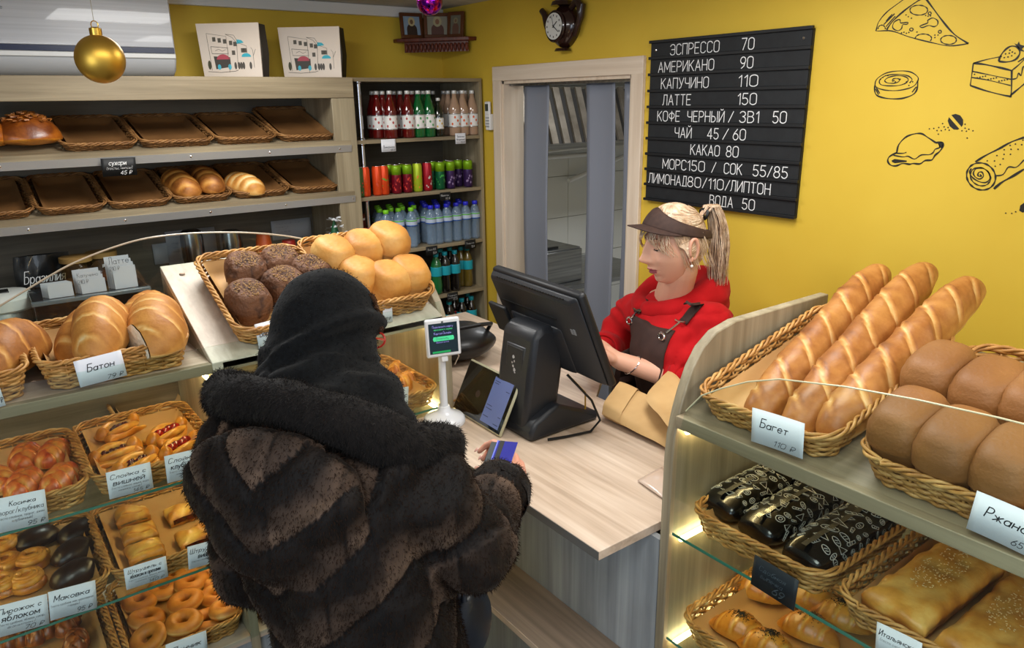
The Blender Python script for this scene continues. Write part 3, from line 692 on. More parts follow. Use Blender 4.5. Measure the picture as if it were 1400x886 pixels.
def braid(L, Wd, H, turns=5, seed=0, base=.5, amp=.010, red=False):
    'plaited pastry along y: bulging slanted lobes alternately left and right'
    m = MB(); T = []; nu, nv = 60, 26
    for i in range(nu+1):
        a = sin((-1+2*i/nu)*pi/2); rr = max(0, 1-abs(a)**2.4)**(1/2.4); yy = a*L/2
        for j in range(nv):
            t = 2*pi*j/nv; cx, cz = cos(t), sin(t); side = 1 if cx > 0 else -1
            ph = (yy/L*turns*2*pi) + abs(cx)*2.6 + (pi if side < 0 else 0)
            w = abs(sin(ph/2)); g = w**.6; mid = math.exp(-(cx/.18)**2)*.4
            k = 1 + (amp/(Wd/2))*(g-.55)*1.5 - mid*amp/(Wd/2)*.5
            x = cx*Wd/2*rr*k; z = (cz if cz > 0 else cz*.3)*H*rr*(k if cz > 0 else 1)
            m.v.append((x, yy, max(0, z+H*.27))); T.append(base + .35*(g-.6) + .2*noise.noise(Vector((x*30+seed, yy*30, 0))) - (.2 if cz < 0 else 0))
    for i in range(nu):
        for j in range(nv): a_, b_ = i*nv+j, i*nv+(j+1) % nv; m.f.append((a_, b_, b_+nv, a_+nv))
    m.t = T; return m
def slab(L, Wd, H, seed=0, base=.35, edge=.15, wav=.004, nu=30, nv=22, sag=0, slits=0, round_=.5):
    'flat pastry: pillow with straight sides; long axis y'
    m = MB(); T = []
    def row(z0, sc, topk):
        pass
    N = (nv+1)*(nu+1)
    for side in (1, 0):
        for i in range(nu+1):
            for j in range(nv+1):
                u, v = i/nu*2-1, j/nv*2-1; e = 1-max(abs(u), abs(v))
                x, y = v*Wd/2, u*L/2; nn = noise.noise(Vector((x*24+seed*5, y*24, 2)))
                x += .003*noise.noise(Vector((y*40, seed, side))); y += .003*noise.noise(Vector((x*40, seed+4, side)))
                pf = min(1, e/round_)**.45 if round_ else 1
                if side: z = H*(.45+.55*pf) + nn*wav*2
                else: z = 0; x *= .97; y *= .97
                tone = base + .35*nn + (edge*(1-pf))
                if slits and side:
                    ph = (y/L*slits); fr = abs(ph-math.floor(ph)-.5); g = math.exp(-(fr/.06)**2)*(abs(v) < .6); z -= .006*g; tone += .3*g
                m.v.append((x, y, z)); T.append(tone)
    def idx(s, i, j): return s*N + i*(nv+1)+j
    for i in range(nu):
        for j in range(nv):
            m.f.append((idx(0, i, j), idx(0, i, j+1), idx(0, i+1, j+1), idx(0, i+1, j))); m.f.append((idx(1, i, j), idx(1, i+1, j), idx(1, i+1, j+1), idx(1, i, j+1)))
    ring = [(i, 0) for i in range(nu)] + [(nu, j) for j in range(nv)] + [(i, nv) for i in range(nu, 0, -1)] + [(0, j) for j in range(nv, 0, -1)]
    for k in range(len(ring)):
        a, b = ring[k], ring[(k+1) % len(ring)]; m.f.append((idx(0, *a), idx(0, *b), idx(1, *b), idx(1, *a)))
    m.t = T; return m
def ball(r, seed=0, sq=.8, base=.5):
    return loaf(r*2, r*2, r*1.5*sq, seed=seed, nu=18, nv=18, base=base, p=2.0, lump=r*.12)
def food(name, mb, m, label, cat, M, px=None, py=None, h=.03, yaw=0, z=.012, rx=0, ry=0, xy=None, group=None):
    x, y = xy if xy else onM(M, px, py, h)
    o = single(name, mb, m, label, cat, group=group, sharp=False); return put(o, M, x, y, z, yaw, rx, ry)
def child(name, mb, m, parent, loc=(0, 0, 0), rot=(0, 0, 0), sharp=False, label=None):
    o = link(name, mb.mesh(name), m, parent, loc, rot, sharp=sharp)
    if label: o['label'] = label
    return o
# ------------------------------------------------------------------ price tags
def card(label, M, w, h, lines, bg=None, ink=None, name='price_tag', shear=.25, group=None, curve=0.0, cat='price tag'):
    'M: local x right, y up, z out of the card, origin bottom-left'
    bg = bg or M_PAPER; ink = ink or M_INK
    t = thing(name, label, cat, group=group); t.matrix_world = M
    t.location = M.translation; t.rotation_euler = M.to_euler()
    m = MB()
    def fn(u, v): return (u*w, v*h, curve*(4*(u-.5)**2 - 1))
    m.grid(fn, 10, 1); o = link('card', m.mesh('card'), bg, t, sharp=False)
    s = o.modifiers.new('thick', 'SOLIDIFY'); s.thickness = .0006; s.offset = -1
    for (s_, x0, y0, tw, th) in lines:
        if any(c.islower() for c in s_) and not any(c.isupper() or c.isdigit() for c in s_): th *= .66
        me = text_mesh(s_, tw*w, th*h, shear=shear, heavy=.10 if th > .095 else 0).copy()
        for v in me.vertices:
            u = x0 + v.co.x/w; v.co.x += x0*w; v.co.y += y0*h; v.co.z = curve*(4*(u-.5)**2-1) + .0009
        lo = link('lettering', me, ink, t, sharp=False)
    return t
def tag_px(label, TL, TR, BL, plane, lines, lean=0, **kw):
    'price card whose corners were measured in the photo, standing on a plane x=.. or y=..'
    a, b, c = U(*TL, **plane), U(*TR, **plane), U(*BL, **plane)
    up = (a-c); rt = (b-a); w, h = rt.length, up.length
    M = basis(c, rt, up); return card(label, M, w, h, lines, **kw)
# ------------------------------------------------------------------ rack trays
SL = math.atan2(.105, .405)
def rack_goods():
    upper = [(85, 190), (193, 295), (297, 380), (383, 462)]
    names = ['leftmost empty tray on the upper rack shelf, right of the nut bread', 'second empty tray from the left on the upper rack shelf', 'third empty tray from the left on the upper rack shelf', 'rightmost tray on the upper rack shelf, lined with brown paper and empty']
    for (a, b), nm in zip(upper, names):
        y = RY0+.035; z = 1.756
        xa, xb = U(a, 212, y=y).x, U(b, 205, y=y).x
        basket(nm, ((xa+xb)/2, y, z), xb-xa-.045, .375, .034, SL+(.06 if b == 462 else 0), 0, 5, 2, 'wicker trays on the upper rack shelf', 'wicker_tray')
    lower = [(-42, 46), (50, 146), (149, 236), (239, 319), (322, 398), (401, 468)]
    names = ['half-cropped empty tray at the left edge of the lower rack shelf', 'empty tray below the nut bread on the lower rack shelf', 'empty tray left of the two small loaves on the lower rack shelf', 'tray holding two small loaves on the lower rack shelf', 'tray holding one small loaf on the lower rack shelf', 'rightmost empty tray on the lower rack shelf beside the post']
    Ms = []
    for (a, b), nm in zip(lower, names):
        y = RY0+.035; z = 1.511
        xa, xb = U(a, 290, y=y).x, U(b, 280, y=y).x
        Ms.append(basket(nm, ((xa+xb)/2, y, z), xb-xa-.045, .375, .034, SL, 0, 5, 2, 'wicker trays on the lower rack shelf', 'wicker_tray'))
    food('small_loaf', loaf(.25, .125, .075, 4, 30, seed=1, base=.8, scoretone=.3), M_WHITEB, 'left one of two glossy brown loaves side by side on the lower rack shelf', 'bread', Ms[3], 247, 251, .05, radians(12))
    food('small_loaf', loaf(.23, .125, .078, 4, 30, seed=2, base=.82, scoretone=.3), M_WHITEB, 'right one of two glossy brown loaves side by side on the lower rack shelf', 'bread', Ms[3], 283, 247, .05, radians(8))
    food('small_loaf', loaf(.22, .115, .07, 5, 30, seed=3, base=.55, scoretone=.4), M_WHITEB, 'single pale striped loaf alone in its tray on the lower rack shelf', 'bread', Ms[4], 334, 254, .04, radians(30))
    # nut bread and the end of another at the left edge of the upper shelf
    for k, (x, lab) in enumerate(((U(44, 215, y=3.56).x, 'round glossy nut-topped bread at the left of the upper rack shelf'), (U(-12, 215, y=3.56).x, 'brown bread cut off by the left photo edge, beside the nut-topped bread'))):
        z = 1.757+.1*(.259)
        m = loaf(.20, .235 if k == 0 else .14, .095, seed=4+k, base=.78, p=2.1, lump=.008)
        o = single('nut_bread', m, M_GLZ, lab, 'bread', (x, 3.56, z+.004), sharp=False)
        if k == 0:
            nu = MB(); rn = random.Random(3)
            for i in range(90):
                a = rn.uniform(0, 2*pi); r = sqrt(rn.random())*.75; px_, py_ = cos(a)*r, sin(a)*r
                zz = .115*sqrt(max(0, 1-(r*.95)**2)) + .012; c = Vector((px_*.115, py_*.10, zz)); M_ = Matrix.Translation(c) @ Matrix.Rotation(rn.uniform(0, 6), 4, 'Z') @ Matrix.Rotation(rn.uniform(-.7, .7), 4, 'X')
                nu.box(-.009, .009, -.006, .006, -.002, .002, M=M_)
            child('nut_topping', nu, noisy('nut_flakes', [(.3, '#7a3d12'), (.7, '#c07a35')], (30, 30, 30), .4, .2), o, sharp=True)
    # the black price card hanging on the upper lip
    card('black card reading сухари hanging on the upper rack lip', basis(U(141, 242, y=RY0-.025), (1, 0, 0), (0, -.12, 1)), .128, .073,
         [('сухари', .22, .62, .5, .24), ('(тосты, чипсы)', .14, .38, .74, .13), ('45 ₽', .52, .08, .34, .2)], M_CHALK, M_WHINK)
rack_goods()
# ------------------------------------------------------------------ left display, top decks
def left_top():
    F = 1.99; t0 = radians(0)
    B1 = basket('wicker basket of white loaves behind the Батон 79 ₽ card', (.248, F+.045, ZD+.001), .305, .40, .075, 0, 0, 10)
    B0 = basket('wicker basket with one white loaf at the left photo edge', (-.115, F+.045, ZD+.001), .29, .40, .075, 0, 0, 10)
    food('white_loaf', loaf(.30, .15, .10, 3, 25, seed=11, base=.68, wd=.006, dep=.004, scoretone=.38, lump=.004), M_WHITEB, 'whole white loaf at the left edge, alone in its basket', 'bread', B0, 12, 485, .06, radians(-28), z=.02)
    food('white_loaf', loaf(.33, .15, .09, 4, 28, seed=12, base=.66, wd=.006, dep=.004, scoretone=.35, lump=.004), M_WHITEB, 'white loaf at the back left of the basket, half hidden by the twin-lobed front loaf', 'bread', B1, 122, 452, .07, radians(-20), z=.02, rx=radians(4))
    food('white_loaf', loaf(.31, .145, .105, 4, 22, seed=13, base=.56, taper=.18, wd=.006, dep=.004, scoretone=.35, lump=.005), M_WHITEB, 'large slashed white loaf leaning forward right behind the Батон card', 'bread', B1, 138, 447, .11, radians(-14), z=.052, rx=radians(6))
    food('white_loaf', loaf(.33, .145, .09, 4, 28, seed=14, base=.66, wd=.006, dep=.004, scoretone=.35), M_WHITEB, 'white loaf lying at the back of the basket behind the cut loaf', 'bread', B1, 200, 430, .07, radians(-24), z=.02)
    # cut loaf: right, a bite of crumb showing on its near-left flank
    m = loaf(.33, .155, .10, 4, 40, seed=15, base=.56, wd=.006, dep=.004, scoretone=.35, lump=.005); 
    o = food('cut_white_loaf', m, M_WHITEB, 'white loaf with torn end showing white crumb, at the right of the basket', 'bread', B1, 213, 440, .10, radians(-10), z=.045, rx=radians(6))
    # crumb face: slice off the near-left corner
    me = o.data; bm = bmesh.new(); bm.from_mesh(me)
    co, no = Vector((-.048, -.10, 0)), Vector((-.93, -.36, 0)).normalized()
    r = bmesh.ops.bisect_plane(bm, geom=bm.verts[:]+bm.edges[:]+bm.faces[:], plane_co=co, plane_no=no, clear_outer=True)
    edges = [e for e in r['geom_cut'] if isinstance(e, bmesh.types.BMEdge)]
    cp = [v.co.copy() for v in {v for e in edges for v in e.verts}]
    bm.to_mesh(me); bm.free()
    ctr = sum(cp, Vector())/len(cp); tx = Vector((-no.y, no.x, 0)); cp.sort(key=lambda p: atan2((p-ctr).z, (p-ctr).dot(tx)))
    fm = MB(); rings = 6; n = len(cp); fm.v.append(tuple(ctr+no*.004))
    for k in range(1, rings+1):
        for p in cp:
            q = ctr.lerp(p, k/rings); fm.v.append(tuple(q + no*(.005*noise.noise(q*90)*(k < rings) + .003)))
    for i in range(n): fm.f.append((0, 1+i, 1+(i+1) % n))
    for k in range(rings-1):
        for i in range(n): fm.f.append((1+k*n+i, 1+(k+1)*n+i, 1+(k+1)*n+(i+1) % n, 1+k*n+(i+1) % n))
    child('crumb_face', fm, M_CRUMB, o)
    tag_px('white card reading Батон, 79 roubles, under the big white loaves', (103, 494), (168, 478), (110, 530), dict(y=F+.004), [('Батон', .22, .50, .58, .28), ('79 ₽', .60, .06, .34, .15)])
    tag_px('price card cut off by the left photo edge, left of the Батон card', (-50, 524), (1, 511), (-42, 568), dict(y=F+.004), [('Нарезной', .12, .5, .72, .26), ('65 ₽', .72, .12, .26, .16)])
    # plank baskets
    sl = math.atan2(.187, .494); F2 = F+.048
    zpl = lambda y: ZD+.003+(y-F)*.379
    MP = basket('wicker basket of dark seeded bread on the sloping plank', (.705, F2, zpl(F2)), .285, .385, .062, sl, 0, 9)
    MQ = basket('wicker basket heaped with golden buns on the sloping plank end', (1.025, F2, zpl(F2)), .275, .385, .075, sl, 0, 10)
    dk = [(336, 372, 'dark cracked loaf at the back left of the dark bread basket'), (384, 362, 'dark seeded loaf at the back right of the dark bread basket'),
          (340, 412, 'dark cracked loaf at the front left of the dark bread basket'), (389, 392, 'dark loaf just left of the customer hood, front of its basket'), (425, 375, 'dark loaf half hidden behind the black hood')]
    for k, (px, py, lab) in enumerate(dk):
        o = food('dark_bread', tin(.136, .118, .10, seed=k+1, base=.38, dome=.06, crack=.012, lump=.004, p=2.8, waist=.85), M_DKB, lab, 'bread', MP, px, py, .06, radians(8*k-10), z=.012)
        sd = MB(); rn = random.Random(k)
        for i in range(150):
            a, r = rn.uniform(0, 2*pi), sqrt(rn.random())*.042
            x, y = cos(a)*r, sin(a)*r*1.15; ro = min(.98, sqrt((x/.059)**2+(y/.068)**2)); q = Vector((x, y, .0408+.06*sin((1-ro*ro)**(1/2.2)*pi/2)**.8)); th = rn.uniform(0, pi)
            dv = Vector((cos(th), sin(th), 0))*.0034; sd.tube([q-dv, q, q+dv], [.0005, .0012, .0005], 5)
        sd_o = child('seed_topping', sd, mat('coriander_seed', '#a8814e', .6), o)
        sd_o['kind'] = 'stuff'
    bn = [(531, 332, .115, 'topmost golden bun at the back of the bun heap, below the water bottles'), (495, 343, .10, 'wrinkled golden bun behind the front row, just right of the leftmost bun'), (457, 352, .09, 'leftmost golden bun of the heap above the black hood'),
          (560, 370, .09, 'rightmost large golden bun of the heap beside the panel'), (531, 385, .07, 'golden bun in the middle of the front row of the heap'), (490, 378, .07, 'golden bun partly hidden behind the top of the hood')]
    for k, (px, py, hh, lab) in enumerate(bn):
        o = food('golden_bun', tin(.15, .125, .12, seed=20+k, base=.48, dome=.07, lump=.004, p=2.5, waist=.8), M_WHITEB, lab, 'bread', MQ, px, py, hh, radians([10, -15, 20, -8, 5, 12][k]), z=max(.008, hh-.080) + (.022 if k < 3 else 0))
    tag_px('white card beginning with Б beside the hood, under the dark bread', (352, 443), (402, 430), (355, 480), dict(y=F+.02), [('Бородинский', .08, .5, .86, .22), ('60 ₽', .6, .1, .3, .15)])
    tag_px('white card behind the hood, under the golden buns', (524, 413), (537, 411), (524, 442), dict(y=F+.02), [('80 ₽', .2, .1, .6, .15)])
left_top()
# ------------------------------------------------------------------ left display, glass shelves
M_CHER = noisy('cherry', [(.3, '#2c060a'), (.7, '#5e0f14')], (60, 60, 60), .15, .1, coat=.6)
M_JAM = noisy('strawberry_jam', [(.3, '#7a0d0d'), (.7, '#a81f17')], (40, 40, 40), .15, .3, coat=.6)
def danish(seed, fruit):
    'folded puff pastry: two twisted wings, rolled end knobs, fruit in the middle'
    m = slab(.13, .085, .024, seed=seed, base=.35, wav=.006, round_=.8)
    k1 = MB(); T = list(m.t)
    def addp(o, mb):
        b = len(m.v); m.v.extend([(v[0]+o[0], v[1]+o[1], v[2]+o[2]) for v in mb.v]); m.f.extend([tuple(b+i for i in f) for f in mb.f]); m.t.extend(mb.t)
    addp((.0, .055, .004), ball(.024, seed, 1, .42)); addp((0, -.055, .004), ball(.022, seed+1, 1, .42))
    for s in (-1, 1):
        pts = [Vector((s*(.018+.014*sin(pi*i/14)), -.05+.1*i/14, .02+.008*sin(pi*i/14))) for i in range(15)]
        q = MB(); q.tube(pts, [.008+.004*sin(pi*i/14) for i in range(15)], 10); q.t = [.4+.25*noise.noise(Vector(v)*60) for v in q.v]; addp((0, 0, 0), q)
    return m
def fruit_mesh(seed, jam=False):
    m = MB(); rn = random.Random(seed)
    for i in range(9 if not jam else 4):
        y = -.026+.052*(i/(8 if not jam else 3)); x = rn.uniform(-.010, .010); r = .0085 if not jam else .013
        m.lathe([(r*sin(pi*k/8)*(1 if not jam else 1.1), r-r*cos(pi*k/8)*(1 if not jam else .8)) for k in range(9)], 12, (x, y, .016), sy=1.3 if jam else 1)
    return m
def left_cases():
    F = 1.99; f = F+.045
    def bk(lab, x0, x1, z, depth=.39, h=.062): return basket(lab, ((x0+x1)/2, f, z+.001), x1-x0-.035, depth, h, 0, 0, 8)
    K = bk('wicker basket of red-tinged plaited pastries behind the Косичка card', -.205, .128, ZG1); S = bk('wicker basket of fruit-filled pastries with cherries and strawberries', .142, .458, ZG1)
    Mk = bk('wicker basket of chocolate buns and glossy twisted buns', -.215, .132, ZG2); St = bk('wicker basket holding five strudel pieces in two columns', .142, .458, ZG2)
    Bl = bk('wicker basket at the bottom left corner, under the Маковка shelf', -.24, .118, ZB); Dn = bk('wicker basket full of ring doughnuts on the bottom deck', .145, .458, ZB)
    # plaits
    M_PLAIT = attr_bread('plait_glaze', [(.0, '#f4cf86'), (.3, '#e2a04a'), (.5, '#d9742f'), (.72, '#b8431f'), (1, '#7a2a12')], nscale=34, rough=.3, coat=.5, nstr=.85)
    for k, (px, py, yaw, lab) in enumerate(((35, 625, -12, 'plaited pastry with red glaze at the back left of the Косичка basket'), (73, 620, -25, 'plaited pastry with red glaze at the back right of the Косичка basket'),
            (83, 654, -30, 'plaited pastry at the front right of the Косичка basket'), (33, 661, -20, 'plaited pastry directly behind the Косичка card'), (-2, 657, 10, 'plaited pastry cut off by the left photo edge, left of the Косичка pair'))):
        food('plaited_pastry', braid(.14, .076, .042, 4, k, .42), M_PLAIT, lab, 'pastry', K, px, py, .035, radians(yaw), z=.012)
    # danishes
    for k, (px, py, yaw, fr, lab) in enumerate(((162, 584, -62, 0, 'cherry pastry at the back left of the Слойка basket'), (157, 617, -75, 0, 'cherry pastry in the middle left of the Слойка basket'), (186, 631, -60, 0, 'cherry pastry right with cherries and strawberries'),
            (229, 590, -58, 1, 'strawberry-topped pastry at the back right of the Слойка basket'), (247, 609, -58, 1, 'strawberry-topped pastry beside the customer coat in the Слойка basket'))):
        o = food('fruit_pastry', danish(k*3+1, fr), M_GLZ, lab, 'pastry', S, px, py, .035, radians(yaw), z=.012)
        child('cherry_filling' if not fr else 'strawberry_filling', fruit_mesh(k, fr), M_JAM if fr else M_CHER, o)
    # chocolate buns and twisted apple buns
    for k, (px, py, yaw, lab) in enumerate(((110, 727, -70, 'chocolate bun at the back right of the Маковка basket'), (102, 755, -72, 'chocolate bun in the middle of the right column of the Маковка basket'), (103, 785, -72, 'chocolate bun right behind the Маковка card'), (50, 737, -80, 'chocolate bun at the back, left of the right column'))):
        food('chocolate_bun', loaf(.13, .088, .045, 0, seed=30+k, base=.45, p=2.3, lump=.004), M_CHOC, lab, 'pastry', Mk, px, py, .03, radians(yaw), z=.012)
    def swirl(seed):
        m = loaf(.095, .09, .034, 0, seed=seed, base=.62, p=2.1, lump=.004, nu=20, nv=22)
        for k in range(2):
            pts = [Vector(((.036-.020*i/24)*cos(i*.36+k*3.1), (.038-.020*i/24)*sin(i*.36+k*3.1), .030+.014*i/24)) for i in range(25)]
            q = MB(); q.tube(pts, [.011-.003*i/24 for i in range(25)], 10); q.t = [.45+.3*noise.noise(Vector(v)*50) for v in q.v]
            b = len(m.v); m.v.extend(q.v); m.f.extend([tuple(b+i for i in f_) for f_ in q.f]); m.t.extend(q.t)
        return m
    for k, (px, py, yaw, lab) in enumerate(((44, 763, 0, 'glossy twisted bun in the centre of the basket, left of the chocolate buns'), (37, 791, 40, 'yellow twisted bun right above the Пирожок card'), (6, 745, 0, 'glossy twisted bun at the back by the left photo edge'), (8, 769, 80, 'glossy twisted bun at the left photo edge, middle one'), (4, 797, 20, 'glossy twisted bun at the left photo edge, lowest one'))):
        food('twisted_bun', swirl(k+40), M_GLZ, lab, 'pastry', Mk, px, py, .04, radians(yaw), z=.012)
    # strudels
    M_STR = attr_bread('strudel_crust', [(.0, '#f5e2a8'), (.35, '#efc565'), (.6, '#d6953b'), (.85, '#a8641e'), (1, '#5e2d12')], nscale=22, rough=.3, coat=.4, nstr=.7)
    for k, (px, py, yaw, cher, lab) in enumerate(((180, 702, -70, 0, 'apple strudel piece at the back of the left column'), (190, 728, -70, 0, 'apple strudel piece in the middle of the left column'), (198, 752, -68, 0, 'apple strudel piece at the front, above the 140 ₽ card'),
            (249, 700, -66, 1, 'cherry strudel piece with dark red filling at its cut end'), (266, 733, -68, 1, 'cherry strudel piece with icing sugar behind the 175 ₽ card'))):
        o = food('strudel_piece', slab(.09, .098, .038, seed=60+k, base=.48, wav=.006, slits=2 if not cher else 1, round_=.7), M_STR, lab, 'pastry', St, px, py, .03, radians(yaw+68), z=.012)
        fm = MB(); fm.grid(lambda u, v: (-.038+.076*u, -.0455-.002*noise.noise(Vector((u*9, v*9, k))), .006+(.016 if cher else .006)*v+.004*sin(pi*u)), 10, 4)
        child('filling', fm, M_CHER if cher else noisy('apple_filling', [(.3, '#6a5a3a'), (.7, '#a08a55')], (50, 50, 50), .4, .3), o)
    # doughnuts
    dn = [(190, 822, .015, 0, 5, 'ring doughnut at the left of the heap, standing on edge by the basket side'), (224, 804, .015, 0, 0, 'ring doughnut at the back of the heap under the glass edge, left one'), (262, 795, .03, 0, 0, 'large ring doughnut at the back centre of the heap'),
          (289, 791, .02, 0, 0, 'pale ring doughnut at the back right corner of the heap'), (254, 821, .035, 4, 0, 'ring doughnut in the very middle of the heap'), (297, 813, .02, 0, 0, 'ring doughnut right of the middle one, below the pale back one'),
          (199, 846, .02, 0, 12, 'ring doughnut at the left front, leaning on its neighbour'), (251, 850, .045, 0, 0, 'frontmost ring doughnut lying flat above the Пончик card'), (284, 848, .015, 0, 0, 'pale ring doughnut between the frontmost and the rightmost ones'),
          (311, 830, .045, 10, 0, 'rightmost pale ring doughnut on top of the heap'), (205, 870, .035, 20, 12, 'ring doughnut at the bottom left of the heap, left of the Пончик card'), (232, 790, .015, 0, 0, 'ring doughnut at the back left, mostly under the glass edge')]
    for k, (px, py, z, rx, ry, lab) in enumerate(dn):
        food('ring_doughnut', donut(k), M_DON, lab, 'doughnut', Dn, px, py, z+.02, k*1.1, z=z, rx=radians(rx), ry=radians(ry))
    for k, (px, py, yaw, lab) in enumerate(((92, 850, 20, 'dark plaited bun at the back right of the bottom left basket'), (60, 862, 60, 'dark plaited bun at the middle of the bottom left basket'), (104, 878, 10, 'dark plaited bun at the bottom photo edge beside the basket side'), (25, 872, 75, 'dark plaited bun at the bottom left photo corner'))):
        food('plaited_bun', braid(.115, .062, .040, 3, 70+k, .85), M_GLZ, lab, 'pastry', Bl, px, py, .035, radians(-yaw))
    # unit two, mostly behind the customer
    C = basket('wicker basket of croissants behind the customer, right shelf end', (1.015, f, ZG1+.001), .30, .39, .062, 0, 0, 8)
    for k, (px, py, lab) in enumerate(((546, 507, 'croissant right behind the customer shoulder, upper one'), (556, 524, 'croissant beside the phone-stand foot, middle one'), (520, 520, 'croissant hidden mostly behind the hood'))):
        food('croissant', braid(.12, .066, .045, 5, 80+k, .5, amp=.006), M_GLZ, lab, 'pastry', C, px, py, .03, radians(-60))
    tag_px('white card ending in сан с behind the customer, right shelf', (511, 536), (556, 529), (513, 572), dict(y=F+.004), [('Круассан с', .05, .62, .9, .2), ('шоколадом', .08, .36, .8, .2), ('95 ₽', .6, .08, .3, .15)])
    D = basket('wicker basket of small rolls at the bottom, just left of the coat hem', (.655, f, ZB+.001), .29, .39, .062, 0, 0, 8)
    for k, (px, py, lab) in enumerate(((372, 815, 'pale roll in the bottom basket beside the coat hem'), (357, 803, 'small roll at the back left of the bottom basket beside the coat'), (390, 812, 'roll hidden behind the coat in the bottom basket'))):
        food('small_roll', loaf(.10, .075, .045, 1, 30, seed=90+k, base=.35, nu=20, nv=20), M_WHITEB, lab, 'bread', D, px, py, .03, radians(20))
    # low basket behind the open back of unit one
    basket('small wicker basket on the staff side, seen through the display', (.47, 3.0, .70), .25, .3, .06, 0, 0, 7)
    T = dict(y=F+.004)
    def tg(lab, tl, tr, bl, lines): tag_px(lab, tl, tr, bl, T, lines)
    def std(a, b, price, s1=None, s2=None):
        L = [(a, .08, .70, .80, .17)]
        if b: L.append((b, .12, .46, .72, .17))
        L.append((s1 or '(тесто слоёное, вишня, вода,', .08, .33, .84, .07)); L.append((s2 or 'начинка, сахар)', .22, .22, .52, .07))
        L.append((price, .55, .05, .36, .12)); return L
    tg('white card reading Косичка below the red-tinged plaited pastries', (-12, 684), (59, 669), (-3, 730), [('Косичка', .28, .72, .52, .14), ('творог/клубника', .02, .50, .92, .13), ('(тесто слоёное, творог, джем', .04, .36, .9, .07), ('клубничный)', .3, .25, .4, .07), ('95 ₽', .6, .06, .34, .12)])
    tg('white card reading Слойка с вишней below the cherry pastries', (143, 647), (204, 632), (150, 683), std('Слойка с', 'вишней', '145 ₽'))
    tg('white card reading Слойка с клубникой, half behind the coat', (225, 624), (283, 610), (229, 661), std('Слойка с', 'клубникой', '145 ₽'))
    tg('white card reading Пирожок с яблоком below the twisted buns', (-14, 832), (60, 813), (-5, 873), std('Пирожок с', 'яблоком', '70 ₽', '(тесто сдобное, яблоки, сахар,', 'ванилин)'))
    tg('white card reading Маковка under the chocolate buns', (62, 811), (127, 794), (69, 849), [('Маковка', .1, .62, .76, .2), ('(тесто сдобное, мак, шоколадная', .04, .44, .9, .07), ('глазурь)', .38, .33, .25, .07), ('95 ₽', .58, .07, .32, .14)])
    tg('white card of the apple strudel column, priced 140 roubles', (166, 779), (224, 761), (173, 807), std('Штрудель с', 'яблоком и орехами', '140 ₽'))
    tg('white card of the cherry strudel pieces, priced 175 roubles', (253, 749), (301, 736), (258, 779), [('Штрудель', .06, .66, .86, .2), ('вишней', .28, .4, .56, .18), ('(тесто слоёное, вишня)', .1, .26, .8, .07), ('175 ₽', .58, .06, .36, .13)])
    tg('white card reading Пончик in the doughnut basket', (223, 883), (279, 863), (230, 920), [('Пончик', .15, .6, .7, .2), ('50 ₽', .55, .1, .35, .14)])
left_cases()
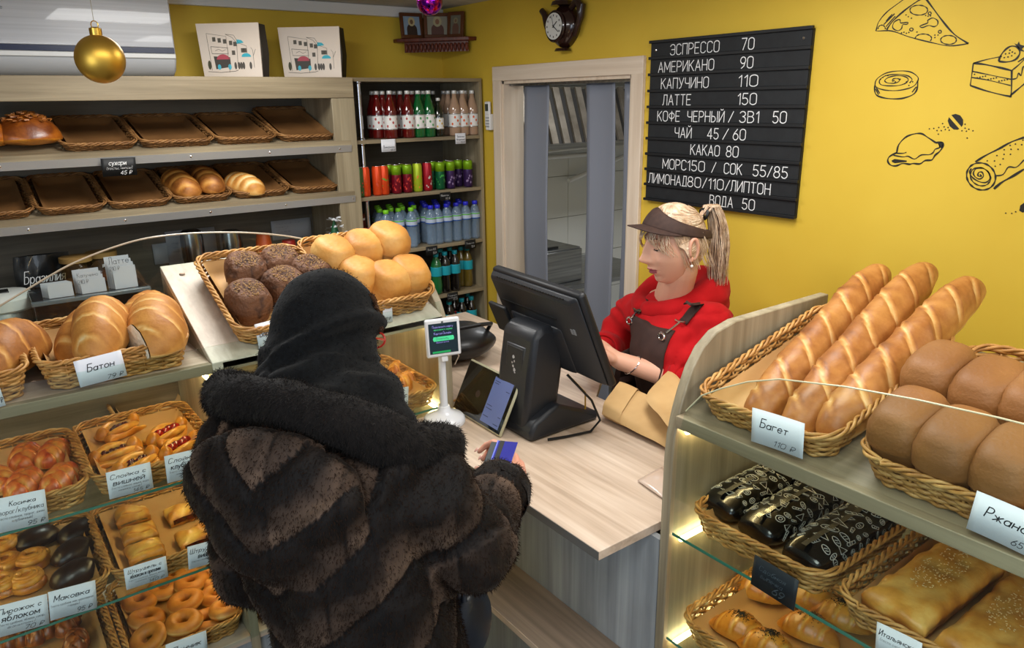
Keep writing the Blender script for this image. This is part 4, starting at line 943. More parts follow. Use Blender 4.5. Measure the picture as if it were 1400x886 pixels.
# ------------------------------------------------------------------ right display
def right_goods():
    F = 1.2; Y = radians(-90); s = .236; tl = math.atan(s); f = F+.055; zd = 1.243
    Bg = basket('wicker basket holding three baguettes on the right display deck', (f, .815, zd+(f-1.23)*s), .285, .47, .062, tl, Y, 8)
    Ry = basket('wicker basket of rye tin loaves at the right photo edge', (f, .40, zd+(f-1.23)*s), .37, .44, .065, tl, Y, 8)
    # baguettes: from the front of the basket up over its back rim
    for k, (a, b, lab) in enumerate(((U(1040, 556, x=1.30), U(1200, 372, x=1.88), 'leftmost of the three baguettes in the right display basket'), (U(1092, 570, x=1.30), U(1262, 369, x=1.90), 'middle one of the three baguettes in the right display basket'), (U(1140, 578, x=1.31), U(1325, 390, x=1.86), 'rightmost of the three baguettes, with a pale floury underside'))):
        d = b-a; L = d.length+.06; mid = (a+b)/2; up = Vector((0, 0, 1)); y = d.normalized(); x = y.cross(up).normalized(); z = x.cross(y)
        M_ = Matrix((x, y, z)).transposed().to_4x4(); M_.translation = mid - z*.045
        m = loaf(L, .098, .062, 6, 50, wd=.008, dep=.006, p=4.0, seed=100+k, base=.62, lump=.004, nu=110, nv=32, flat=.5, taper=-.06, ridge=.003, scoretone=.38)
        o = single('baguette', m, M_BAG_, lab, 'bread', sharp=False); o.location = M_.translation; o.rotation_euler = M_.to_euler()
    tag_px('white card reading Багет in front of the three baguettes', (1025, 556), (1096, 578), (1027, 603), dict(x=1.205), [('Багет', .16, .50, .54, .26), ('110 ₽', .46, .08, .40, .15)], curve=.002)
    tag_px('white card reading Ржаной below the rye loaves at the right photo edge', (1326, 667), (1425, 710), (1321, 722), dict(x=1.205), [('Ржаной', .18, .48, .72, .26), ('65 ₽', .62, .10, .3, .15)], curve=.002)
    ry = [(1243, 590, .075, 'front left rye loaf with a domed crust in the right-hand basket'), (1308, 620, .075, 'second rye loaf from the left in the front row'), (1388, 648, .075, 'rye loaf at the right photo edge in the front row'),
          (1284, 518, .08, 'back left rye loaf seen through the glass'), (1352, 542, .08, 'second rye loaf from the left in the back row'), (1420, 562, .08, 'rye loaf cut by the right photo edge in the back row')]
    for k, (px, py, hh, lab) in enumerate(ry):
        m = tin(.155, .106, .13, seed=120+k, base=.62 if k < 3 else .5, dome=.065, lump=.002, p=3.2, waist=.82)
        food('rye_loaf', m, M_RYE, lab, 'bread', Ry, px, py, hh, radians(0), z=.014)
    # glass shelf: foil-wrapped loaves, puff slabs
    Fo = basket('wicker basket of three black patterned bags on the right glass shelf', (1.262, .815, .94), .305, .36, .062, 0, Y, 8)
    Pf = basket('wicker basket of two large flat pastries at the lower right', (1.25, .42, .94), .345, .42, .055, 0, Y, 8)
    M_FOIL = mat('black_foil', '#0b0b0c', .22, spec=.7, coat=.4)
    M_FPR = mat('white_foil_print', '#c9c9c2', .35)
    rn = random.Random(5)
    def bag(label, px, py):
        L, Wd, H = .35, .108, .074
        m = MB(); nu, nv = 30, 24
        def surf(u, v):
            a = 2*pi*v; c, s_ = cos(a), sin(a); e = 1-abs(2*u-1)**7*.55
            x = Wd/2*math.copysign(abs(c)**.7, c)*e**.3; z = (H/2)*(1+math.copysign(abs(s_)**.8, s_)*e)
            w = noise.noise(Vector((x*22, u*9, px)))*.005
            return (x+w, (u-.5)*L, max(0, z+w))
        m.grid(surf, nu, nv, cv=True); m.f.append(tuple(range(nv))[::-1]); m.f.append(tuple(nu*nv+j for j in range(nv)))
        o = food('bread_bag', m, M_FOIL, label, 'bag', Fo, px, py, .05, radians(0), z=.012)
        # seam along the top
        sm = MB(); sm.grid(lambda u, v: ((v-.5)*.012, (u-.5)*L*.96, H+.002+.0015*sin(u*40)), 24, 2); child('seam', sm, mat('silver_seam', '#8d8c86', .25, metal=.8), o)
        # printed pastries: small outlined loaf, wedge, roll marks over the foil
        pr = MB()
        def onsurf(u, v):
            p = Vector(surf(u, v)); q = Vector(surf(u+.002, v)); r_ = Vector(surf(u, v+.002)); n = (q-p).cross(r_-p).normalized()
            if n.z < 0 and p.z > H*.5: n = -n
            c = Vector((0, p.y, H/2)); n = (p-c).normalized(); return p+n*.0012
        cells = []
        for iu in range(9):
            for iv in range(7):
                cells.append((.08+.84*(iu+.5)/9+rn.uniform(-.015, .015), -.03+.56*(iv+.5)/7+rn.uniform(-.01, .01)))
        for cu, cv in cells:
            kind = rn.randrange(4); th = rn.uniform(0, pi); R_ = rn.uniform(.62, .95)
            shape = {0: [(cos(a)*1.0, sin(a)*.5) for a in [i*pi/6 for i in range(13)]], 1: [(-.9, -.5), (.9, -.5), (0, .8), (-.9, -.5)], 2: [(cos(a)*.7, sin(a)*.7) for a in [i*pi/5 for i in range(11)]],
                     3: [(-1, -.25), (.8, -.3), (1, 0), (.8, .3), (-1, .25), (-1, -.25)]}[kind]
            lines = [shape]
            if kind in (0, 3): lines += [[(-.4, -.25), (-.2, .25)], [(.1, -.25), (.3, .25)]]
            if kind == 2: lines += [[(cos(a)*.3, sin(a)*.3) for a in [i*pi/4 for i in range(9)]]]
            for ln_ in lines:
                pts = []
                for (x, y) in ln_:
                    X, Y_ = x*cos(th)-y*sin(th), x*sin(th)+y*cos(th)
                    pts.append(onsurf(cu + X*R_*.0145/L, cv + Y_*R_*.0145/.27))
                pr.tube(pts, .0009, 4, cap=False)
        child('printed_pattern', pr, M_FPR, o)
        return o
    bag('leftmost of the three black bags printed with white pastries', 1040, 665); bag('middle one of the three black bags printed with white pastries', 1092, 693); bag('rightmost of the three black bags printed with white pastries', 1155, 728)
    card('dark chalk card reading 69 clipped in front of the black bags', basis(U(1026, 798, x=1.207), (0, -1, -.05), (-.0, 0, 1)), .105, .075, [('Сдобная', .15, .62, .6, .16), ('выпечка', .2, .4, .5, .14), ('69', .5, .12, .26, .22)], mat('slate_card', '#20242c', .5), mat('faint_chalk', '#5f6670', .8))
    for k, (px, py, lab) in enumerate(((1213, 795, 'large flat sesame-topped pastry at the lower right, left one'), (1325, 838, 'large flat sesame-topped pastry at the lower right, beside the photo edge'), (1420, 850, 'third flat pastry, cut off by the right photo edge'))):
        m = slab(.33, .125, .042, seed=140+k, base=.52, wav=.005, round_=.35, edge=.1)
        food('flat_pastry', m, M_PUFF, lab, 'pastry', Pf, px, py, .04, radians(0), z=.03, rx=0) if False else None
        x = [.092, -.045, -.18][k]
        o = food('flat_pastry', m, M_PUFF, lab, 'pastry', Pf, yaw=radians(-2+k), z=.014+.012*(k == 0), xy=(-x, .185))
        sd = MB(); rn2 = random.Random(k)
        for i in range(160):
            a, r = rn2.uniform(0, 2*pi), sqrt(rn2.random()); x, y = cos(a)*r*.035, sin(a)*r*.10+.02
            th = rn2.uniform(0, pi); q = Vector((x, y, .0445 + .0035*2*noise.noise(Vector((x*24+(140+k)*5, y*24, 2))))); dv = Vector((cos(th), sin(th), 0))*.0016
            sd.tube([q-dv, q+dv], .0009, 4)
        s_ = child('sesame_topping', sd, mat('sesame_seed', '#e9dcae', .6), o); s_['kind'] = 'stuff'
    tag_px('white card reading Итальянская in front of the flat pastries', (1200, 850), (1262, 880), (1196, 895), dict(x=1.205), [('Итальянская', .06, .66, .88, .18), ('(тесто слоёное, сыр)', .1, .5, .8, .08), ('120 ₽', .5, .1, .4, .14)], curve=.001)
    # lower glass shelf: seeded crescents
    Cr = basket('wicker basket of black-seeded crescent pastries on the lowest right shelf', (1.25, .80, .642), .335, .37, .062, 0, Y, 8)
    cr = [(1032, 806, 70, 'black-seeded crescent pastry at the back left under the glass edge'), (1110, 822, 75, 'crescent pastry at the back right, under the rightmost black bag'), (1010, 862, 68, 'black-seeded crescent pastry at the front left of the lowest basket'), (1105, 862, 70, 'black-seeded crescent pastry at the front right of the lowest basket'), (1050, 888, 70, 'crescent pastry at the bottom photo edge, centre of the lowest basket'), (1150, 845, 70, 'crescent pastry at the right end of the lowest basket, behind wicker')]
    for k, (px, py, yaw, lab) in enumerate(cr):
        m = loaf(.15, .085, .05, 3, 20, wd=.004, dep=.004, seed=160+k, base=.42, p=1.8, bend=.012, lump=.003, ridge=.003, scoretone=.15)
        o = food('crescent_pastry', m, M_GLZ, lab, 'pastry', Cr, px, py, .035, radians(yaw+38), z=.012)
        sd = MB(); rn3 = random.Random(k)
        for i in range(260):
            a, r = rn3.uniform(0, 2*pi), abs(rn3.gauss(0, .6)); x, y = cos(a)*r*.018+.012, sin(a)*r*.026
            if r > 1.6: continue
            z = .05*1.27*sqrt(max(0, 1-((x-.012)/.0425)**2))*max(0, 1-(abs(y)/.075)**1.8)**(1/1.8) + .0022
            q = Vector((x, y, z)); th = rn3.uniform(0, pi); dv = Vector((cos(th), sin(th), 0))*.0012; sd.tube([q-dv, q+dv], .0009, 4)
        s_ = child('black_seeds', sd, mat('black_seed', '#17130f', .5), o); s_['kind'] = 'stuff'
right_goods()
# ------------------------------------------------------------------ drinks
def ordn(i): return ['first', 'second', 'third', 'fourth', 'fifth', 'sixth', 'seventh', 'eighth', 'ninth', 'tenth', 'eleventh', 'twelfth'][i]
M_CAPW = mat('white_cap', '#d9d9d6', .4, metal=.3)
def drinks():
    S1, S2, S3, S4, S5 = CSH
    g_prof = [(0, .002), (.030, 0), (.033, .006), (.033, .125), (.031, .145), (.022, .175), (.0135, .20), (.012, .222)]
    protos = {}
    def glass_bottle(col, lab_cols, key):
        if key in protos: return protos[key]
        mt = mat('lemonade_'+key, col, .08, spec=.7, coat=.6)
        parts = []
        b = MB().lathe(g_prof, 16); me = b.mesh('glass_body'); me.materials.append(mt); parts.append(('glass_body', me))
        l = MB().lathe([(.0333, .045), (.0335, .046), (.0335, .113), (.0333, .114)], 16); me = l.mesh('paper_label')
        ml = mat('bottle_label', '#e4e2de', .5); me.materials.append(ml)
        parts.append(('paper_label', me))
        for z in (.044, .112):
            me = MB().lathe([(.0338, z), (.0338, z+.005)], 16).mesh('foil_band'); me.materials.append(mat('silver_band', '#cfd2d4', .2, metal=.9)); parts.append(('foil_band', me))
        rn = random.Random(len(protos)); p = MB()
        for k in range(7):      # fruit and lettering blobs on the label
            a0 = -2.4+k*.45; zc = .062+.035*((k*5) % 3)/2; r_ = .0338
            pts = [Vector((r_*cos(a0+.16*cos(t)), r_*sin(a0+.16*cos(t)), zc+.007*sin(t))) for t in [i*pi/4 for i in range(8)]]
            p.add(pts, [tuple(range(8))])
        me = p.mesh('label_print', smooth=False, fixn=False); me.materials.append(mat('print_'+key, lab_cols, .6)); parts.append(('label_print', me))
        c = MB().lathe([(.0, .2365), (.012, .236), (.0135, .232), (.0135, .219), (.0125, .218)][::-1], 14); me = c.mesh('cap'); me.materials.append(M_CAPW); parts.append(('cap', me))
        protos[key] = parts; return parts
    def place(parts, name, lab, cat, loc, group, sc=1, rz=0):
        t = thing(name, lab, cat, loc, (0, 0, rz), group); t.scale = (sc,)*3
        for nm, me in parts: link(nm, me, None, t, sharp=False)
        return t
    yf = CY0+.045
    kinds = {'red': ('#5c0d0d', '#b0504a', 'red'), 'green': ('#0b5c2a', '#4f9a5a', 'green'), 'dark': ('#141a10', '#c9a227', 'dark'), 'cream': ('#a98a72', '#d8622e', 'cream-coloured')}
    def gb(px, k, row, lab, sc=1):
        y = yf + row*.075; x = U(px, 170, y=y).x
        c, lc, nm = kinds[k]; place(glass_bottle(c, lc, k), 'glass_bottle', lab, 'bottle', (x, y, S1+.001), 'glass lemonade bottles on the top cabinet shelf', sc, random.uniform(-.5, .5))
    rows0 = [(534.5, 'red', 'red lemonade bottle standing frontmost, third neck right of the chrome pole'), (558.5, 'red', 'bright red lemonade bottle just left of the green pair'), (573, 'green', 'left one of the two front green lemonade bottles'), (587, 'green', 'right one of the two front green lemonade bottles'),
             (600, 'dark', 'short dark lemonade bottle between the green and cream ones'), (622, 'cream', 'cream lemonade bottle left of the frontmost cream pair, white cap'), (633, 'cream', 'pinkish cream lemonade bottle with orange label, second from the right'), (646, 'cream', 'rightmost cream lemonade bottle beside the cabinet side')]
    for px, k, lab in rows0: gb(px, k, 0 if k != 'dark' else 0, lab, .84 if k == 'dark' else 1)
    for px, k, lab in [(525, 'red', 'red lemonade bottle in the second row, left of the frontmost red one'), (549, 'red', 'red lemonade bottle in the second row, between the two front red ones'), (517, 'red', 'red lemonade bottle nearest the chrome pole, second row'),
                       (565, 'red', 'red lemonade bottle behind the leftmost green one'), (580, 'green', 'green lemonade bottle in the second row behind the green pair'), (614, 'cream', 'cream lemonade bottle in the second row, right of the dark one'), (637, 'cream', 'cream lemonade bottle behind the second from the right')]: gb(px, k, 1, lab)
    for px, k, lab in [(511, 'red', 'red lemonade bottle in the back row beside the pole'), (541, 'red', 'red lemonade bottle in the back row, third from the left'), (593, 'dark', 'dark lemonade bottle at the back, right of the green ones'), (608, 'cream', 'cream lemonade bottle at the back, left end of the cream group'), (627, 'cream', 'cream lemonade bottle in the back row, right part')]: gb(px, k, 2, lab)
    # cans
    can_prof = [(0, .001), (.022, 0), (.0265, .008), (.0265, .136), (.022, .147), (.022, .150), (.0205, .148), (0, .147)]
    def can(key, col, col2, top=None, dec=None):
        if key in protos: return protos[key]
        P_ = []
        b = MB().lathe(can_prof, 18); me = b.mesh('can_body'); me.materials.append(mat('can_'+key, col, .3, metal=.35)); P_.append(('can_body', me))
        l = MB().lathe([(.0215, .1475), (.0225, .150), (.021, .151), (.0, .149)], 18); me = l.mesh('can_lid'); me.materials.append(M_CHROME); P_.append(('can_lid', me))
        if top:
            t = MB().lathe([(.0268, .098), (.0268, .137), (.0225, .1475)], 18); me = t.mesh('coloured_band'); me.materials.append(mat('can_band_'+top, top, .35, metal=.3)); P_.append(('coloured_band', me))
        d = MB(); rn = random.Random(key)
        for k in range(14):
            a0 = -2.6+k*.23+rn.uniform(-.05, .05); zc = rn.uniform(.02, .085); s_ = rn.uniform(.5, 1.2)
            d.add([Vector((.0269*cos(a0+.16*s_*cos(t)), .0269*sin(a0+.16*s_*cos(t)), zc+.006*s_*sin(t))) for t in [i*pi/4 for i in range(8)]], [tuple(range(8))])
        me = d.mesh('can_print', smooth=False, fixn=False); me.materials.append(mat('canprint_'+col2, col2, .4)); P_.append(('can_print', me))
        protos[key] = P_; return P_
    LIME = '#7fae18'
    cans = [(491, 'mixed', '#4c6b3c', '#c33a2a', None, 'green and red can half hidden by the rack post'), (499, 'orange', '#d9481a', '#c9401a', None, 'orange can left of the chrome pole'), (516, 'orange', '#d9481a', '#c9401a', None, 'orange can right of the chrome pole'),
            (525, 'orangegreen', '#d9481a', '#4f9a2c', None, 'orange can with a green leaf, second right of the pole'), (542, 'cherry', '#7a1024', '#c8372c', LIME, 'dark red lime-topped can, left one of the front pair'), (557, 'cherry', '#7a1024', '#c8372c', LIME, 'dark red lime-topped can, right one of the front pair'),
            (571, 'citrus', '#a9bf28', '#e0842a', None, 'yellow-green citrus can between the dark red and bright red cans'), (584.5, 'mango', '#a81a2a', '#c9c5bd', None, 'bright red and silver can with an orange fruit'), (602, 'mojito', '#13603a', '#3fa64a', LIME, 'dark green lime-topped can in the middle right'),
            (616, 'berry', '#3c2556', '#8f7aa6', LIME, 'purple lime-topped can, left one of the front purple cans'), (640, 'berry', '#3c2556', '#8f7aa6', LIME, 'rightmost purple lime-topped can on the can shelf')]
    for px, k, c, c2, top, lab in cans:
        y = yf-.0; x = U(px, 250, y=y).x; place(can(k, c, c2, top), 'drink_can', lab, 'can', (x, y, S2+.001), 'drink cans on the second cabinet shelf', 1.0, random.uniform(-.6, .6))
    for px, k, c, c2, top, lab in [(533, 'cherry', '#7a1024', '#c8372c', LIME, 'dark red lime-topped can just behind the leafy orange one'), (592, 'mojito', '#13603a', '#3fa64a', LIME, 'green lime-topped can behind the bright red and dark green ones'), (627, 'berry', '#3c2556', '#8f7aa6', LIME, 'purple can in the second row between the two front purple ones'), (548, 'cherry', '#7a1024', '#c8372c', LIME, 'can lid behind the front dark red pair'), (612, 'berry', '#3c2556', '#8f7aa6', LIME, 'can lid behind the left purple can')]:
        y = yf+.058; x = U(px, 248, y=y).x; place(can(k, c, c2, top), 'drink_can', lab, 'can', (x, y, S2+.001), 'drink cans on the second cabinet shelf', 1.0, random.uniform(-.6, .6))
    # water bottles
    M_PET = mat('blue_pet', '#8fa9c4', .12, spec=.7, alpha=.42, coat=.4)
    def water(key, capc):
        if key in protos: return protos[key]
        P_ = []; prof = [(0, .004), (.024, 0), (.029, .008)]
        for k in range(7): prof += [(.030, .02+k*.013), (.0275, .0265+k*.013)]
        prof += [(.0305, .115), (.0305, .150), (.029, .16), (.021, .182), (.0125, .193), (.0125, .20)]
        me = MB().lathe(prof, 14).mesh('plastic_body'); me.materials.append(M_PET); P_.append(('plastic_body', me))
        me = MB().lathe([(.031, .118), (.0312, .120), (.0312, .148), (.031, .150)], 14).mesh('paper_label'); me.materials.append(mat('water_label', '#b9c7dc', .4)); P_.append(('paper_label', me))
        me = MB().lathe([(.0315, .143), (.0315, .149)], 14).mesh('green_band'); me.materials.append(mat('green_band', '#5bbd33', .4)); P_.append(('green_band', me))
        me = MB().lathe([(.0315, .117), (.0315, .123)], 14).mesh('blue_band'); me.materials.append(mat('blue_band', '#2a57a8', .4)); P_.append(('blue_band', me))
        me = MB().lathe([(.0135, .196), (.0155, .198), (.0155, .214), (.014, .216), (0, .216)], 14).mesh('cap'); me.materials.append(mat('cap_'+key, capc, .35)); P_.append(('cap', me))
        protos[key] = P_; return P_
    front = [(528, 'lime'), (545, 'lime'), (562.5, 'lime'), (589, 'blue'), (598.5, 'blue'), (611, 'blue'), (624, 'blue'), (637, 'blue'), (649.5, 'blue')]
    for i, (px, k) in enumerate(front):
        y = yf + (.0 if i not in (1,) else .03); x = U(px, 300, y=y).x
        nm = 'lime' if k == 'lime' else 'blue'
        j = [q for q in range(len(front)) if front[q][1] == k].index(i)
        place(water(k, '#7fd02a' if k == 'lime' else '#2b2fd0'), 'water_bottle', f'water bottle with a {nm} cap, {ordn(j)} from the left in the front row', 'bottle', (x, y, S3+.001), 'water bottles on the third cabinet shelf', 1)
    for r in (1, 2, 3):
        for i in range(9):
            px = 521+i*15.6 - r*1.5; k = 'lime' if i < (4 if r == 1 else 3) else 'blue'; y = yf+.068*r; x = U(px, 300, y=y).x
            if x > CX1-.05: continue
            place(water(k, '#7fd02a' if k == 'lime' else '#2b2fd0'), 'water_bottle', f"{'lime' if k == 'lime' else 'blue'}-capped water bottle, {ordn(i)} from the left in the {ordn(r)} row behind the front one", 'bottle', (x, y, S3+.001), 'water bottles on the third cabinet shelf', 1)
    # juice cartons
    for k, (px, y, z, c, lab) in enumerate(((500, yf+.0, S3, '#b3191b', 'red juice carton left of the chrome pole, lower one'), (519, yf+.0, S3, '#b3191b', 'red juice carton right of the chrome pole'), (498, yf+.07, S3+.0, '#6a1a14', 'dark carton standing behind the left red carton'))):
        x = U(px, 305, y=y).x; h = .135 if k < 2 else .20
        t = thing('juice_carton', lab, 'carton', (x, y, z+.001), group='juice cartons beside the water bottles')
        part('box', BOX(x-.026, x+.026, y-.018, y+.018, z+.001, z+h), mat('carton_'+c, c, .4), t, bev=.001)
        p = MB(); p.add([(x-.02, y-.0184, z+h-.034), (x+.021, y-.0184, z+h-.028), (x+.021, y-.0184, z+h-.016), (x-.02, y-.0184, z+h-.022)], [(0, 1, 2, 3)])
        part('white_print', p, M_PAPER, t)
        p = MB(); p.add([(x+.014*cos(a), y-.0184, z+h*.42+.018*sin(a)) for a in [i*pi/6 for i in range(12)]], [tuple(range(12))]); part('fruit_print', p, mat('carton_fruit', '#d3472a' if k < 2 else '#c9972a', .5), t)
    # cola-like bottles with teal labels
    def cola(key, col, capc='#1795a8', labc='#1fa3b5'):
        if key in protos: return protos[key]
        P_ = []; prof = [(0, .004), (.025, 0), (.031, .010), (.032, .05), (.029, .09), (.031, .115), (.032, .16), (.026, .185), (.0135, .208), (.0125, .222)]
        me = MB().lathe(prof, 16).mesh('plastic_body'); me.materials.append(mat('soda_'+key, col, .1, spec=.7, coat=.5)); P_.append(('plastic_body', me))
        me = MB().lathe([(.0322, .105), (.0325, .107), (.0328, .155), (.0325, .158)], 16).mesh('paper_label'); me.materials.append(mat('lab_'+labc, labc, .4)); P_.append(('paper_label', me))
        me = MB().lathe([(.0135, .214), (.0155, .216), (.0155, .234), (.014, .236), (0, .236)], 14).mesh('cap'); me.materials.append(mat('cap_'+capc, capc, .35)); P_.append(('cap', me))
        protos[key] = P_; return P_
    for px, r, k, c, lab, sh in [(597, 0, 'gs', '#1e6a38', 'green soda bottle next to the curved panel on the fourth shelf', S4), (609, 0, 'cola', '#14100e', 'left dark cola bottle with teal label on the fourth shelf', S4), (622.5, 0, 'cola', '#14100e', 'right dark cola bottle with teal label on the fourth shelf', S4),
            (631, 1, 'amber', '#6b5a22', 'amber soda bottle half hidden behind the right dark one', S4), (639.5, .6, 'amber', '#6b5a22', 'rightmost amber soda bottle on the fourth shelf', S4), (603, 1.4, 'cola', '#14100e', 'dark bottle in the back row of the fourth shelf', S4), (616, 1.4, 'cola', '#14100e', 'teal-capped bottle at the back between the two dark ones', S4),
            (632, 0, 'cola', '#14100e', 'left dark bottle with teal label on the fifth shelf', S5), (645, 0, 'cola', '#14100e', 'right dark bottle with teal label on the fifth shelf', S5), (622, .8, 'colar', '#14100e', 'dark bottle with a red label on the fifth shelf', S5), (615, 0, 'cola', '#14100e', 'dark bottle next to the curved panel on the fifth shelf', S5), (640, 1.2, 'cola', '#14100e', 'dark bottle in the back row of the fifth shelf', S5)]:
        y = yf+.07*r; x = U(px, 380 if sh == S4 else 440, y=y).x
        place(cola(k, c, *(('#1795a8', '#b3202a') if k == 'colar' else ())), 'soda_bottle', lab, 'bottle', (x, y, sh+.001), 'soda bottles on the lower cabinet shelves', 1)
    # shelf price cards
    yy = CY0-.004
    def sc(lab, px, py, w, h, lines, bg, ink):
        card(lab, basis(U(px, py, y=yy), (1, 0, 0), (0, 0, 1)), w, h, lines, bg, ink, shear=0)
    sc('white price card under the red lemonade bottles', 522, 208, .082, .062, [('Лимонад', .1, .3, .8, .2), ('120 ₽', .62, .06, .3, .14)], M_PAPER, M_INK)
    sc('white price card under the cream lemonade bottles', 623, 197, .066, .056, [('Лимонад', .15, .62, .7, .18), ('Натуральный', .1, .36, .8, .16), ('120 ₽', .5, .08, .4, .16)], M_PAPER, M_INK)
    sc('black price card under the green cans on the second shelf edge', 602, 275, .068, .045, [('Напиток', .1, .55, .7, .22), ('95 ₽', .5, .12, .42, .24)], M_CHALK, M_WHINK)
    sc('black price card above the left teal-label bottles on the fourth shelf', 583, 350, .072, .05, [('Вода 0,5', .15, .55, .7, .2), ('55 ₽', .6, .12, .3, .22)], M_CHALK, M_WHINK)
    sc('black price card at the right end of the water bottle shelf', 636, 341, .072, .05, [('Вода газ', .15, .55, .7, .2), ('55 ₽', .6, .12, .3, .22)], M_CHALK, M_WHINK)
    sc('black price card on the edge of the fourth cabinet shelf', 612, 413, .07, .05, [('Газировка', .1, .6, .8, .2), ('в ассортименте', .05, .35, .9, .14), ('95 ₽', .55, .08, .4, .2)], M_CHALK, M_WHINK)
drinks()
# ------------------------------------------------------------------ things on the walls
def walls():
    X = WX
    # menu board: frame, slats, letters
    yL, yR, zT, zB_ = 2.232, 1.505, 2.146, 1.509
    t = thing('menu_board', 'black slatted letter board with the white drinks price list on the yellow wall', 'menu board', (X, (yL+yR)/2, (zT+zB_)/2))
    n = 10; rh = (zT-zB_)/n; MK = mat('menu_black', '#131518', .5); MK2 = noisy('menu_row', [(.3, '#16181b'), (.7, '#1d2023')], (40, 40, 40), .6, .1)
    part('backing', BOX(X-.012, X-.001, yR, yL, zB_, zT), MK, t)
    for i in range(n):
        z0 = zT-(i+1)*rh
        part('slat', BOX(X-.016, X-.012, yR+.002, yL-.002, z0+.010, z0+rh-.001), MK2, t)
        part('ledge', BOX(X-.026, X-.012, yR-.003, yL+.003, z0-.002, z0+.009), MK, t, bev=.001)
    part('ledge', BOX(X-.026, X-.012, yR-.003, yL+.003, zT-.003, zT+.008), MK, t, bev=.001)
    for y in (yR+.03, yL-.03):
        part('screw', MB().lathe([(0, -.004), (.005, -.003), (.006, 0)], 10, (X-.016, y, zT-.03), 'x'), M_CHROME, t)
    rows = [[('ЭСПРЕССО', 118, 328), ('70', 425, 478)], [('АМЕРИКАНО', 66, 305), ('90', 420, 474)], [('КАПУЧИНО', 78, 282), ('110', 413, 495)], [('ЛАТТЕ', 84, 205), ('150', 410, 490)],
            [('КОФЕ', 62, 157), ('ЧЕРНЫЙ', 192, 350), ('/', 370, 390), ('3B1', 418, 500), ('50', 562, 620)], [('ЧАЙ', 137, 208), ('45', 278, 325), ('/', 345, 368), ('60', 390, 443)], [('КАКАО', 205, 330), ('80', 360, 412)],
            [('МОРС', 84, 185), ('150', 192, 265), ('/', 297, 314), ('СОК', 351, 428), ('55/85', 477, 627)], [('ЛИМОНАД', 22, 188), ('80/110/', 192, 374), ('ЛИПТОН', 379, 552)], [('ВОДА', 288, 388), ('50', 430, 483)]]
    for i, r in enumerate(rows):
        z0 = zT-(i+1)*rh + .0105; py = 60+i*23
        for s, a, b in r:
            ya, yb = U(880+a/3.1625, py, x=X-.017).y, U(880+b/3.1625, py, x=X-.017).y
            h = rh*.62; M = basis(Vector((X-.0178, ya, z0)), (0, -1, 0), (0, 0, 1))
            me = text_mesh(s, abs(ya-yb), h, heavy=.06).copy()
            o = link('lettering', me, mat('white_letter', '#e9e9e9', .5), t, sharp=False); ML = Matrix.Translation(-t.location) @ M
            o.location = ML.translation; o.rotation_euler = ML.to_euler()
    # mural drawings: painted line work on the wall, each a flat decal at its place
    MI = mat('mural_black_paint', '#1c1a14', .6)
    def mural(lab, strokes, w=.0035, fills=(), dots=()):
        m = MB(); c = None
        P = lambda q: U(q[0], q[1], x=X-.0006)
        for st in strokes:
            ww = w
            if isinstance(st, tuple) and isinstance(st[0], (int, float)) and isinstance(st[1], list): ww, st = st[0]*w, st[1]
            # smooth path
            pts = []
            N = len(st)
            for i in range(N-1):
                p0, p1, p2, p3 = st[max(i-1, 0)], st[i], st[i+1], st[min(i+2, N-1)]
                for k in range(5):
                    u = k/5; pts.append(tuple(.5*((2*p1[j]) + (-p0[j]+p2[j])*u + (2*p0[j]-5*p1[j]+4*p2[j]-p3[j])*u*u + (-p0[j]+3*p1[j]-3*p2[j]+p3[j])*u**3) for j in (0, 1)))
            pts.append(st[-1]); W3 = [P(p) for p in pts]; vs = []
            for i, p in enumerate(W3):
                d = (W3[min(i+1, len(W3)-1)] - W3[max(i-1, 0)]); d.x = 0; d.normalize(); nn = Vector((0, -d.z, d.y)); h = ww*.5*(.8+.25*sin(i*.7))
                vs += [p+nn*h, p-nn*h]
            m.add(vs, [(2*i, 2*i+1, 2*i+3, 2*i+2) for i in range(len(W3)-1)])
        for f in fills: m.add([P(q) for q in f], [tuple(range(len(f)))])
        for (x, y) in dots:
            c0 = P((x, y)); m.add([c0+Vector((0, .0022*cos(a), .0022*sin(a))) for a in [i*pi/3 for i in range(6)]], [tuple(range(6))])
        o = link('wall_drawing', m.mesh('wall_drawing', smooth=False, fixn=False), MI, sharp=False)
        s_ = o.modifiers.new('thick', 'SOLIDIFY'); s_.thickness = .0004
        setp(o, lab, 'wall drawing', 'black line drawings painted on the yellow wall')
    el = lambda cx, cy, a, b, r=0, n=14, a0=0, a1=2*pi: [(cx+a*cos(a0+(a1-a0)*i/n)*cos(r)-b*sin(a0+(a1-a0)*i/n)*sin(r), cy+a*cos(a0+(a1-a0)*i/n)*sin(r)+b*sin(a0+(a1-a0)*i/n)*cos(r)) for i in range(n+1)]
    Z1 = lambda L: [(1180+x/5.905, y/5.905) for x, y in L]
    Z2 = lambda L: [(1180+x/5.536, 140+y/5.536) for x, y in L]
